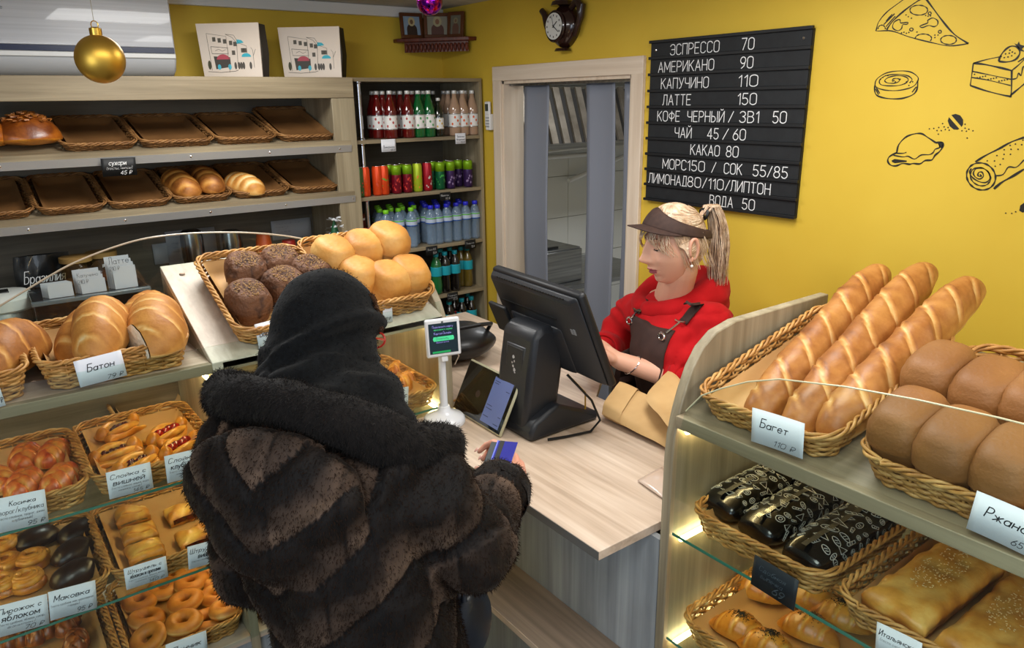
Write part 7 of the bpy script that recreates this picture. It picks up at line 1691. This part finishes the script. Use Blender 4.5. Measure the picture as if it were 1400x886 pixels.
    o = part('ponytail', pt, HAIR, t, sharp=False); o['kind'] = 'stuff'; o = part('ponytail_underside', pd, HDK, t, sharp=False); o['kind'] = 'stuff'
    ht = MB(); ht.tube([HM @ ((tail0+Vector((.016*cos(a), -.004+.004*sin(a*2), .014*sin(a))))*s) for a in [i*pi/8 for i in range(16)]], .005*s, 8, closed=True); part('hair_tie', ht, M_BLACK, t)
    # visor cap
    CAPM = noisy('brown_cap_cloth', [(.3, '#33201a'), (.7, '#3f2a22')], (60, 60, 60), .75, .15)
    bn = MB()
    def band(u, v):
        ph = -pi+2*pi*u; fr = cos(ph); th = radians(58) if False else 0
        z = .050+.038*(fr) + (.046)*(v-.3)*(.72+.28*fr); k = 1.0
        R_ = sqrt(max(.08, 1-(z/.132)**2)); x = .088*R_*sin(ph); y = .107*R_*cos(ph)-.004
        x *= 1.03+.012*sin(pi*v); y *= 1.03+.012*sin(pi*v); return HM @ (Vector((x, y, z))*s)
    bn.grid(band, 64, 6, cu=True); vo = part('visor_band', bn, CAPM, t); q = vo.modifiers.new('t', 'SOLIDIFY'); q.thickness = .004; q.offset = 1
    bm_ = MB()
    def brim(u, v):
        ph = radians(-80+160*u); z0 = .050+.038*cos(ph)-.3*.046; R_ = sqrt(max(.08, 1-(z0/.132)**2)); x = .088*R_*sin(ph)*1.03; y = .107*R_*cos(ph)*1.03-.004
        e = max(0, cos(ph*1.12))**.55*.050*v; x += sin(ph)*e*.35; y += e*(.75+.25*cos(ph)); z = z0+.14*e+.006 - .012*(sin(ph)**2)*v*max(0, cos(ph)); return HM @ (Vector((x, y, z))*s)
    bm_.grid(brim, 40, 10); vo = part('visor_brim', bm_, CAPM, t); q = vo.modifiers.new('t', 'SOLIDIFY'); q.thickness = .004
    # pearl earring
    er = MB(); er.lathe([(.0045*s*sin(pi*k/8), -.0045*s*cos(pi*k/8)) for k in range(9)], 12, tuple(P(-.083, -.006, -.047)))
    er2 = MB(); er2.tube([P(-.082, -.006, -.034), P(-.083, -.006, -.042)], .001*s, 5)
    side_sign = 1
    part('pearl_earring', er, mat('pearl', '#e9e4dc', .15, coat=.8), t); part('earring_hook', er2, M_CHROME, t)
    # hoodie
    RED = noisy('red_fleece', [(.3, '#a30d12'), (.7, '#b5151a')], (16, 16, 16), .9, .25, .002, sheen=.03, spec=.2)
    h = MB()
    chain(h, [shR, nb+Vector((.0, 0, -.02)), shL], [.072*s, .085*s, .072*s])
    for p0, r0, p1, r1 in ((nb+Vector((0, 0, -.05)), .115, chest, .155), (chest, .155, Vector((2.0, 1.62, .85)), .145), (Vector((2.0, 1.62, .85)), .145, hip+Vector((0, 0, .04)), .16)): chain(h, [p0, p1], [r0*s, r1*s])
    chain(h, [nb+Vector((-.045, 0, -.06)), chest], [.09*s, .12*s]); chain(h, [nb+Vector((-.05, .05, -.025)), nb+Vector((-.06, 0, -.035)), nb+Vector((-.05, -.06, -.02))], [.06*s, .062*s, .06*s]); ellips(h, chest+Vector((-.045, .06, .01)), .10*s, .085*s, .09*s); ellips(h, chest+Vector((-.05, -.06, .01)), .10*s, .085*s, .09*s)
    cf1 = E1.lerp(W1, .42)
    chain(h, [shL, shL.lerp(E1, .5)+Vector((.005, -.01, 0)), E1, cf1], [.074*s, .072*s, .066*s, .054*s], 20)
    cf2 = E2.lerp(W2, .5); chain(h, [shR, shR.lerp(E2, .5)+Vector((.0, .012, 0)), E2, cf2], [.072*s, .070*s, .060*s, .052*s], 20)
    hm_ = fuse(h, .007, 8, 'hoodie')
    def folds(co, no):
        d = .006*noise.noise(co*9) + .004*noise.noise(co*22)
        for a_, b_, A in ((shL, E1, .007), (E1, cf1, .010), (shR, E2, .007)):
            ab = b_-a_; u = (co-a_).dot(ab)/ab.length_squared
            if -.1 < u < 1.15:
                dist = (co-(a_+ab*u)).length
                if dist < .12: d += A*sin(u*16+8*noise.noise(co*7)+co.x*30)*max(0, 1-dist/.14)*1.6
        return d
    displace(hm_, folds); addmesh(hm_, t, RED, 'hoodie', off)
    # cuffs
    for (a_, c_) in ((E1, cf1), (E2, cf2)):
        ax = (c_-a_).normalized(); cu = MB(); cu.tube([c_-ax*.02, c_-ax*.01, c_+ax*.025, c_+ax*.035], [.058*s, .060*s, .056*s, .050*s], 24, cap=False); o = part('cuff', cu, RED, t); q = o.modifiers.new('t', 'SOLIDIFY'); q.thickness = .008
    # hood lying round the neck, open in a V at the front
    hc = nb+Vector((.01, 0, .035)); hood = MB(); fdir = Vector((-.97, .25, 0)).normalized(); sdir = Vector((fdir.y, -fdir.x, 0))
    ring = []; rr = []
    for i in range(33):
        a = radians(-168+336*i/32); k = cos(a)      # a=0 at the back
        r = .098*s; p = hc - fdir*(r*cos(a)*1.0) + sdir*(r*1.08*sin(a)); back = (1+k)/2
        p.z += .034*back - .022*(1-back)**2; ring.append(p - fdir*.035*back); rr.append((.028+.034*back)*s)
    chain(hood, ring, rr, 16); 
    for i in range(8, 25): capsule(hood, ring[i]-fdir*(.03)+Vector((0, 0, -.05)), ring[i], .04*s, .03*s, 12)
    hm_ = fuse(hood, .006, 10, 'hood'); displace(hm_, lambda co, no: .006*noise.noise(co*12)+.002*sin(co.z*60+co.y*30)); addmesh(hm_, t, RED, 'hood', off)
    # apron: bib lying on the chest
    AP = noisy('brown_apron_cloth', [(.3, '#2f1a14'), (.7, '#3a221b')], (30, 30, 30), .8, .2)
    bvh = None
    from mathutils.bvhtree import BVHTree
    hb = [o for o in t.children if o.name.startswith('hoodie')][0].data
    bvh = BVHTree.FromPolygons([tuple(Vector(v.co)+off) for v in hb.vertices], [tuple(p.vertices) for p in hb.polygons])
    def oncloth(p, o=.006):
        'slide a point along x onto the hoodie front'
        q = Vector((1.4, p[1], p[2])); hit = bvh.ray_cast(q, Vector((1, 0, 0)))
        return (hit[0] + Vector((-o, 0, 0))) if hit[0] is not None else Vector(p)
    xA = 1.83
    TL, TR, BR, BL = U(856, 432, x=xA), U(919, 453, x=xA), U(913, 500, x=xA), U(833, 484, x=xA)
    BL = Vector((xA, BL.y+.02, .70)); BR = Vector((xA, BR.y-.03, .70))
    ap = MB()
    def apf(u, v):
        q = (TL*(1-u)+TR*u)*(1-v)+(BL*(1-u)+BR*u)*v; return oncloth(q, .008)
    ap.grid(apf, 20, 26); o = part('apron', ap, AP, t); q = o.modifiers.new('t', 'SOLIDIFY'); q.thickness = .003
    for (a_, b_, lab) in (((875, 410), (861, 430), 'l'), ((944, 414), (921, 444), 'r')):
        A, B_ = U(*a_, x=1.88), U(*b_, x=xA); st = MB()
        dd = (B_-A); wv = Vector((0, dd.z, -dd.y)).normalized()*.017
        st.grid(lambda u, v: oncloth(A.lerp(B_, u)+wv*(v*2-1), .009), 10, 3); o = part('apron_strap', st, AP, t); q = o.modifiers.new('t', 'SOLIDIFY'); q.thickness = .003
    for (rx_, ry_, sx_, sy_) in ((855, 440, 863, 427), (911, 458, 919, 443)):
        c = oncloth(U(rx_, ry_, x=xA), .016); e = oncloth(U(sx_, sy_, x=xA), .016); rg = MB()
        rg.tube([c+Vector((0, .013*cos(a), .013*sin(a))) for a in [i*pi/10 for i in range(20)]], .0035, 8, closed=True); part('metal_ring', rg, M_CHROME, t)
        ck = MB(); ck.tube([c+(e-c)*.25, e], .003, 6); ck.tube([e+Vector((0, .02, .004)), e, e+Vector((0, -.02, .004))], .003, 6); part('strap_hook', ck, M_CHROME, t)
    # bracelet
    br_ = MB(); ax = (H1-W1).normalized(); n1 = ax.orthogonal().normalized(); n2 = ax.cross(n1); c = W1.lerp(E1, .14)
    br_.tube([c+(n1*cos(a)+n2*sin(a))*.0335*s + ax*.012*sin(a) for a in [i*pi/12 for i in range(24)]], .0022, 6, closed=True); part('bracelet', br_, M_CHROME, t)
    # trousers
    tr = MB()
    for dy in (-.09, .09): chain(tr, [hip+Vector((0, dy*.6, -.0)), Vector((1.99, 1.60+dy, .25)), Vector((2.02, 1.60+dy, FL+.12))], [.12*s, .08*s, .07*s])
    me = fuse(tr, .012, 5, 'trousers'); addmesh(me, t, mat('dark_trousers', '#1b1c20', .8), 'trousers', off)
seller()
# ------------------------------------------------------------------ customer seen from behind
def customer():
    s = S_
    C = Vector((.49, 1.31, 0)); hd = Vector((.80, .60, 0)).normalized(); rt = Vector((hd.y, -hd.x, 0)); base = Vector((C.x, C.y, FL))
    def L(r, f, z): return C + rt*r + hd*f + Vector((0, 0, z))
    t = thing('person', 'customer seen from behind in a black wool hood and brown-striped fur coat, holding a phone', 'person', tuple(base)); off = base
    HC = U(447, 462, t=1.60) + hd*.0; HC.z -= .0
    # shoulders, arms
    SL, SR = L(-.165, .0, 1.245), L(.185, .01, 1.215)
    EL = L(-.185, .0, .955); WL = L(-.12, .26, .99)
    ER = U(646, 742, t=1.53); CR = U(684, 670, t=1.72); HR = U(690, 618, t=1.80)
    # body under the coat (head, neck, hands, legs)
    b = MB(); chain(b, [HC+Vector((0, 0, -.06)), L(0, .03, 1.25)], [.055*s, .07*s]); chain(b, [SL, L(0, 0, 1.27), SR], [.05*s, .08*s, .05*s])
    chain(b, [L(0, 0, 1.2), L(.03, 0, .9), L(.06, -.01, .75)], [.12*s, .10*s, .12*s])
    chain(b, [SR, ER, CR], [.05*s, .04*s, .028*s]); chain(b, [SL, EL, WL], [.05*s, .04*s, .028*s])
    for q in (-.01, .14): chain(b, [L(q, 0, .68), L(q, .01, .22), L(q, -.01, FL+.09)], [.085*s, .055*s, .042*s])
    fd = (U(694, 600, t=1.86)-U(699, 655, t=1.76)).normalized(); bk = rt*.75 + Vector((0, 0, .55)); bk = (bk-fd*bk.dot(fd)).normalized(); hx = fd.cross(bk)
    Mh = Matrix((hx, fd, bk)).transposed().to_4x4(); Mh.translation = U(703, 664, t=1.765)       # palm to the left, thumb on top
    hm, tips = hand(Mh, s*.95, [.75, .85, .9, 1.0], .5, (.12, .95), side=1)
    b.add(hm.v, hm.f)
    fl = (WL-EL).normalized(); Ml = Matrix((fl.cross(Vector((0, 0, 1))).normalized(), fl, (fl.cross(Vector((0, 0, 1))).normalized()).cross(fl))).transposed().to_4x4(); Ml.translation = WL
    hl, _ = hand(Ml, s*.98, [.5]*4, 1, (.4, .3), side=-1); b.add(hl.v, hl.f)
    body = fuse(b, .0048, 3); body.attributes.new('tone', 'FLOAT', 'POINT').data.foreach_set('value', [.42]*len(body.vertices)); addmesh(body, t, SKIN, 'body', off)
    pit = radians(22); fw = (hd*cos(pit)+Vector((0, 0, -1))*sin(pit)).normalized(); r_ = fw.cross(Vector((0, 0, 1))).normalized(); up = r_.cross(fw)
    HM = Matrix((r_, fw, up)).transposed().to_4x4(); HM.translation = HC
    part('head', make_head(HM, s), SKIN, t, sharp=False)
    P = lambda x, y, z: HM @ (Vector((x, y, z))*s)
    # wool hood
    WOOL = noisy('black_wool', [(.3, '#060607'), (.7, '#101214')], (120, 120, 120), .95, .5, .002, sheen=.06, spec=.15)
    h = MB()
    def hoodf(u, v, k=1.0):
        ph = -pi+2*pi*v; th = radians(4+112*u); x = .098*sin(th)*sin(ph); y = .112*sin(th)*cos(ph)-.006; z = .132*cos(th)
        if u > .75: x *= 1-.10*(u-.75)*4; y = y*(1-.12*(u-.75)*4)
        if y > .055: y = .055+(y-.055)*.15
        return HM @ (Vector((x*k, y*k, z*k))*s)
    ellips(h, P(0, -.006, .008), .100*s, .112*s, .125*s, HM.to_3x3())
    ellips(h, P(0, -.03, -.05), .100*s, .098*s, .10*s, HM.to_3x3())
    chain(h, [P(0, -.02, -.07), L(0, .03, 1.29)], [.098*s, .125*s], 24)
    ellips(h, P(0, .03, -.10), .10*s, .10*s, .06*s, HM.to_3x3()); chain(h, [P(.035, .02, -.07), L(.065, .05, 1.30)], [.078*s, .095*s], 24); chain(h, [P(-.03, 0, -.07), L(-.08, .02, 1.34)], [.075*s, .09*s], 24)
    me = fuse(h, .006, 8, 'wool_hood')
    HI = HM.inverted()
    def hf(co, no):
        q = HI @ co / s; r = sqrt(q.x**2+(q.z)**2); d = 0
        if q.y > .05: d -= .05*min(1, (q.y-.05)/.03)*math.exp(-(q.x/.07)**2-((q.z+.005)/.08)**2)*1.2       # face opening
        # diagonal drape fold from the crown to the right nape, and softer folds
        w = (q.z*.8 - q.x*.62); fold = math.exp(-((w+.022)/.012)**2)*(1 if q.x > -.03 else max(0, 1+(q.x+.03)/.03)); d += .018*fold*(q.y < .05) - .010*math.exp(-((w+.045)/.014)**2)*(q.x > -.02)
        d += .007*sin(w*75+noise.noise(q*14)*2)*(q.z < -.03) + .003*noise.noise(q*26)
        return d
    displace(me, hf); addmesh(me, t, WOOL, 'wool_hood', off)
    # hair strands showing at the hood edge, right cheek side
    rn = random.Random(3); hr = MB()
    for i in range(110):
        z = .088-.050*rn.random(); path = [P(.100*sqrt(max(.1, 1-(z/.135)**2))+rn.uniform(-.003, .005)-.0012*k, .012+.007*k+rn.uniform(-.012, .006), z+.006-.005*k) for k in range(6)]; hr.tube(path, [.0010*s]*5+[.0003*s], 3, cap=False)
    o = part('hair', hr, noisy('brown_hair', [(.3, '#3a2418'), (.7, '#6b4a34')], (50, 50, 50), .5, .2), t, sharp=False); o['kind'] = 'stuff'
    g = MB(); g.tube([P(.086, .03, .008), P(.083, .075, .008), P(.07, .098, .008)], .0022*s, 6); g.tube([P(.05+.022*cos(a), .102, .008+.017*sin(a)) for a in [i*pi/8 for i in range(16)]], .0022*s, 6, closed=True); g.tube([P(-.05+.022*cos(a), .102, .008+.017*sin(a)) for a in [i*pi/8 for i in range(16)]], .0022*s, 6, closed=True); part('red_glasses', g, mat('red_frame', '#b3261e', .3), t)
    # coat
    ct = MB()
    def torso(u, v):
        Z = [FL+.28, .1, .4, .62, .80, .92, 1.02, 1.12, 1.20, 1.26, 1.305, 1.33]; HW = [.30, .28, .25, .225, .20, .195, .21, .228, .228, .205, .155, .10]; HD = [.25, .235, .21, .19, .165, .165, .175, .18, .17, .15, .12, .08]
        LO = [.08, .08, .08, .085, .08, .065, .035, .005, 0, 0, 0, 0]; OF = [0, 0, 0, 0, 0, 0, 0, 0, 0, .01, .02, .03]
        k = u*(len(Z)-1); i = min(int(k), len(Z)-2); q = k-i; g = lambda A: A[i]*(1-q)+A[i+1]*q; a = 2*pi*v
        ca, sa = cos(a), sin(a); e = .85; return L(g(LO)+g(HW)*math.copysign(abs(ca)**e, ca), g(HD)*math.copysign(abs(sa)**e, sa)+g(OF), g(Z))
    ct.grid(torso, 44, 48, cv=True); n0 = len(ct.v)-48; ct.f.append(tuple(range(n0, n0+48))); ct.f.append(tuple(range(48))[::-1])
    chain(ct, [SR, SR.lerp(ER, .5)+rt*.015, ER, ER.lerp(CR, .45)], [.082*s, .078*s, .080*s, .070*s], 24); chain(ct, [ER.lerp(CR, .45), CR-(CR-ER).normalized()*.012], [.070*s, .058*s], 24)
    chain(ct, [SL, SL.lerp(EL, .5)-rt*.01, EL, WL], [.088*s, .088*s, .078*s, .062*s], 24)
    # fur hood hanging on the back
    Rm = Matrix((rt, hd, Vector((0, 0, 1)))).transposed()
    ellips(ct, L(-.03, -.135, 1.235), .19, .07, .125, Rm); ellips(ct, L(-.04, -.155, 1.165), .12, .06, .10, Rm)
    me = fuse(ct, .0085, 7, 'fur_coat')
    def armpar(co):
        best = (9, 0, 0)
        for kk, (a_, b_, ln0) in enumerate(((SR, ER, 0), (ER, CR, .36), (SL, EL, 0), (EL, WL, .34))):
            ab = b_-a_; u = max(-.1, min(1.05, (co-a_).dot(ab)/ab.length_squared)); d = (co-(a_+ab*u)).length
            if d < best[0]: best = (d, ln0+u*ab.length, kk)
        return best
    def bands(co):
        q = co-C; r, f_ = q.dot(rt), q.dot(hd); z = co.z; d, ln0, kk = armpar(co)
        pouch = f_ < -.13 and z > 1.06
        if d < .10*s and not (abs(r) < .17 and kk in (0, 2)) and not pouch:
            a = ln0/.13 + .35*sin(r*14) + .25*noise.noise(co*5) + .3; return a, abs(r)/.1, 1
        ang = atan2(r, -f_+.02)
        if pouch: return (-z*6.2 + abs(r+.03)*6.5 + .3*noise.noise(co*4)), r/.13, 2
        return (-z*5.8 + abs(ang+.15)*1.05 + .35*noise.noise(co*3.5)), ang/.42, 0
    def furd(co, no):
        a, l, k = bands(co); fr = a-math.floor(a); d = -.0075*math.exp(-(min(fr, 1-fr)/.07)**2) + .004*sin(pi*fr)
        lf = l-math.floor(l); d -= .0035*math.exp(-(min(lf, 1-lf)/.04)**2)
        if k == 1: d += .010*sin(a*2*pi*.5+noise.noise(co*8)*3)
        q = co-C
        if co.z < 1.02 and k == 0: d += .008*sin(atan2(q.dot(rt), -q.dot(hd))*7+co.z*6+noise.noise(co*4)*2)
        d += .003*noise.noise(co*40)
        return d
    def furt(co, no):
        a, l, k = bands(co); fr = a-math.floor(a); e = min(1, fr/.06)
        v = (.12+.75*max(0, (fr-.38)/.62)**.8) if fr > .38 else .12+.0*fr
        par = int(math.floor(a)+math.floor(l)) % 2
        v = v*(1.0 if par == 0 else .7)
        lf = l-math.floor(l); v -= .25*math.exp(-(min(lf, 1-lf)/.03)**2); v -= .3*(1-e)
        return max(0, min(1, v + .18*noise.noise(co*30) + .10*noise.noise(co*8)))
    displace(me, furd); settone(me, furt)
    FUR = mat('brown_mink', (.02, .02, .02), .7, sheen=.10, spec=.2)
    if not FUR.node_tree.nodes.get('Attribute'):
        a_ = nd(FUR, 'ShaderNodeAttribute', attribute_name='tone'); ln(FUR, ramp(FUR, a_.outputs['Fac'], [(0, '#080606'), (.25, '#17110e'), (.6, '#43352c'), (1, '#6b5748')]), bsdf(FUR).inputs['Base Color'])
        v = coords(FUR, (160, 160, 40)); n_ = nd(FUR, 'ShaderNodeTexNoise', i_Scale=1.0, i_Detail=3); ln(FUR, v, n_.inputs['Vector']); bump(FUR, n_.outputs['Fac'], .5, .004)
        bsdf(FUR).inputs['Sheen Tint'].default_value = (.5, .42, .36, 1); bsdf(FUR).inputs['Sheen Roughness'].default_value = .4
    addmesh(me, t, FUR, 'fur_coat', off)
    # black collar roll round the neck, wide over the shoulders
    BF = noisy('black_fur', [(.3, '#060404'), (.7, '#120d0b')], (150, 150, 60), .8, .6, .004, sheen=.05, spec=.2)
    cl = MB(); pts = []; rs = []
    A0 = [U(312, 545, t=1.53), U(340, 545, t=1.45), U(400, 556, t=1.40), U(470, 576, t=1.37), U(522, 595, t=1.38), U(558, 612, t=1.41)]
    for k in range(len(A0)-1): capsule(cl, A0[k], A0[k+1], .050, .052, 20)
    A1 = [p + Vector((.01, .01, -.028)) for p in A0]
    for k in range(len(A1)-1): capsule(cl, A1[k], A1[k+1], .042, .040, 20)
    fr_ = [A0[0], L(-.26, .06, 1.34), L(-.17, .15, 1.27)]; 
    for k in range(2): capsule(cl, fr_[k], fr_[k+1], .05, .045, 20)
    fr_ = [A0[-1], L(.23, .07, 1.26), L(.15, .15, 1.20)]
    for k in range(2): capsule(cl, fr_[k], fr_[k+1], .048, .045, 20)
    for k in range(1, 5): capsule(cl, A0[k], L(-.10+.06*k, .0, 1.30), .05, .06, 16)
    me = fuse(cl, .007, 8, 'fur_collar'); displace(me, lambda co, no: .006*noise.noise(co*9)+.003*noise.noise(co*45)); addmesh(me, t, BF, 'fur_collar', off)
    # real short hairs on the collar, sleeve cuff and coat so that the outline is soft
    def fuzz(nm, srcname, n_, ln_, m_, seed, filt=None):
        src = [o for o in t.children if o.name.startswith(srcname)][0].data; rn_ = random.Random(seed); m = MB(); polys = src.polygons; N = len(polys); vs = src.vertices; cnt = 0
        while cnt < n_:
            p = polys[rn_.randrange(N)]; c = Vector(p.center)
            if filt and not filt(c+off): continue
            cnt += 1; c = c + Vector((rn_.uniform(-1, 1), rn_.uniform(-1, 1), rn_.uniform(-1, 1)))*.003; nr = p.normal; d = (nr*.8 + Vector((rn_.uniform(-.5, .5), rn_.uniform(-.5, .5), -.55+rn_.uniform(-.3, .3)))).normalized(); q = d.cross(Vector((rn_.uniform(-1, 1), rn_.uniform(-1, 1), 1))).normalized()*.0008; l_ = ln_*rn_.uniform(.6, 1.2)
            m.v += [tuple(c+q), tuple(c-q), tuple(c+d*l_)]; b_ = len(m.v); m.f.append((b_-3, b_-2, b_-1))
        me = m.mesh(nm, smooth=False, fixn=False); o = link(nm, me, m_, t, sharp=False); o['kind'] = 'stuff'; return o
    fuzz('collar_fuzz', 'fur_collar', 26000, .010, BF, 1); fuzz('hood_fuzz', 'wool_hood', 12000, .005, WOOL, 2)
    fuzz('coat_fuzz', 'fur_coat', 50000, .008, mat('fur_hair', '#241b16', 1, spec=0), 3, lambda c: c.z > .75)
    # cuff edge
    ax = (CR-ER).normalized(); cu = MB(); cu.tube([CR-ax*.03, CR-ax*.008, CR+ax*.010, CR+ax*.012, CR-ax*.0], [.066*s, .067*s, .063*s, .056*s, .050*s], 30, cap=False); me = cu.mesh('cuff'); displace(me, lambda co, no: .003*noise.noise(co*50)); addmesh(me, t, BF, 'cuff', off)
    nl = nails(Mh, s*.98, tips, Vector((-1, 0, 0))); part('fingernails', nl, mat('nail', '#d8a79c', .25, coat=.5), t)
    # legs and boots
    lg = MB()
    for q in (-.01, .14): chain(lg, [L(q, 0, .66), L(q, .01, .15), L(q, 0, FL+.12)], [.105*s, .08*s, .068*s])
    addmesh(fuse(lg, .012, 4, 'trousers'), t, mat('black_trousers', '#121316', .8), 'trousers', off)
    for q in (-.01, .14):
        bt = MB(); chain(bt, [L(q, -.02, FL+.30), L(q, -.02, FL+.07)], [.068*s, .055*s]); chain(bt, [L(q, -.03, FL+.045), L(q, .13, FL+.04)], [.04*s, .038*s]); addmesh(fuse(bt, .01, 4, 'boot'), t, mat('boot_leather', '#0e0e10', .4), 'boot', off)
    # phone with a bank card on it
    A, B_, D = U(662, 602, t=1.84), U(697, 605, t=1.82), U(647, 668, t=1.725)
    M = basis(D, B_-A, A-D); w = (B_-A).length*1.02; hgt = (A-D).length
    ph = thing('phone', 'smartphone in a grey case held in the customer right hand over the counter edge', 'phone', tuple(D))
    part('phone_body', MB().box(0, w, 0, hgt, -.012, 0, M=M), mat('grey_case', '#3f4446', .4), ph, bev=.006)
    part('phone_glass', MB().box(.004, w-.004, .004, hgt-.004, .0, .001, M=M), mat('phone_glass', '#4b5052', .25), ph)
    cd = thing('bank_card', 'blue bank card with a black stripe held on top of the phone', 'card', tuple(D))
    x0, y0 = w*.28, hgt*.38
    part('card', MB().box(x0, w+.004, y0, hgt*.985, .004, .0055, M=M), mat('card_blue', '#2b2f8e', .25, coat=.4), cd, bev=.002)
    part('magnetic_stripe', MB().box(x0+.008, x0+.020, y0, hgt*.985, .0056, .0059, M=M), M_BLACK, cd)
    part('light_edge', MB().box(x0+.0005, x0+.004, y0, hgt*.985, .0056, .0059, M=M), mat('card_light', '#6a78d8', .3), cd)
    # handbag at the hip
    hb = thing('handbag', 'dark navy handbag hanging at the right hip of the customer', 'bag', tuple(L(.25, .12, .62)))
    c = U(650, 812, t=1.70); m = MB()
    Rb = Matrix((rt*.35+hd*.94, -(hd*.35-rt*.94), Vector((0, 0, 1)))).transposed()
    ellips(m, c+Vector((-.02, .0, -.07)), .07, .04, .10, Rb); me = fuse(m, .008, 6, 'bag_body'); 
    for v in me.vertices: v.co -= hb.location
    link('bag_body', me, mat('navy_leather', '#141a26', .4, coat=.2), hb, sharp=False)
    sp = MB(); sp.tube([c+Vector((-.05, -.03, .02)), c+Vector((-.03, .0, .12)), c+Vector((0, .04, .02))], .007, 8); part('strap', sp, mat('navy_leather', '#141a26', .4), hb)
customer()
# ------------------------------------------------------------------ measured units -> metres, floor at zero
SM = Matrix.Scale(KS, 4) @ Matrix.Translation((0, 0, -FL))
for o in list(bpy.data.objects):
    if o.parent is None and o.type in {'MESH', 'EMPTY', 'CURVE'}:
        o.location = SM @ Vector(o.location); o.scale = tuple(s*KS for s in o.scale)
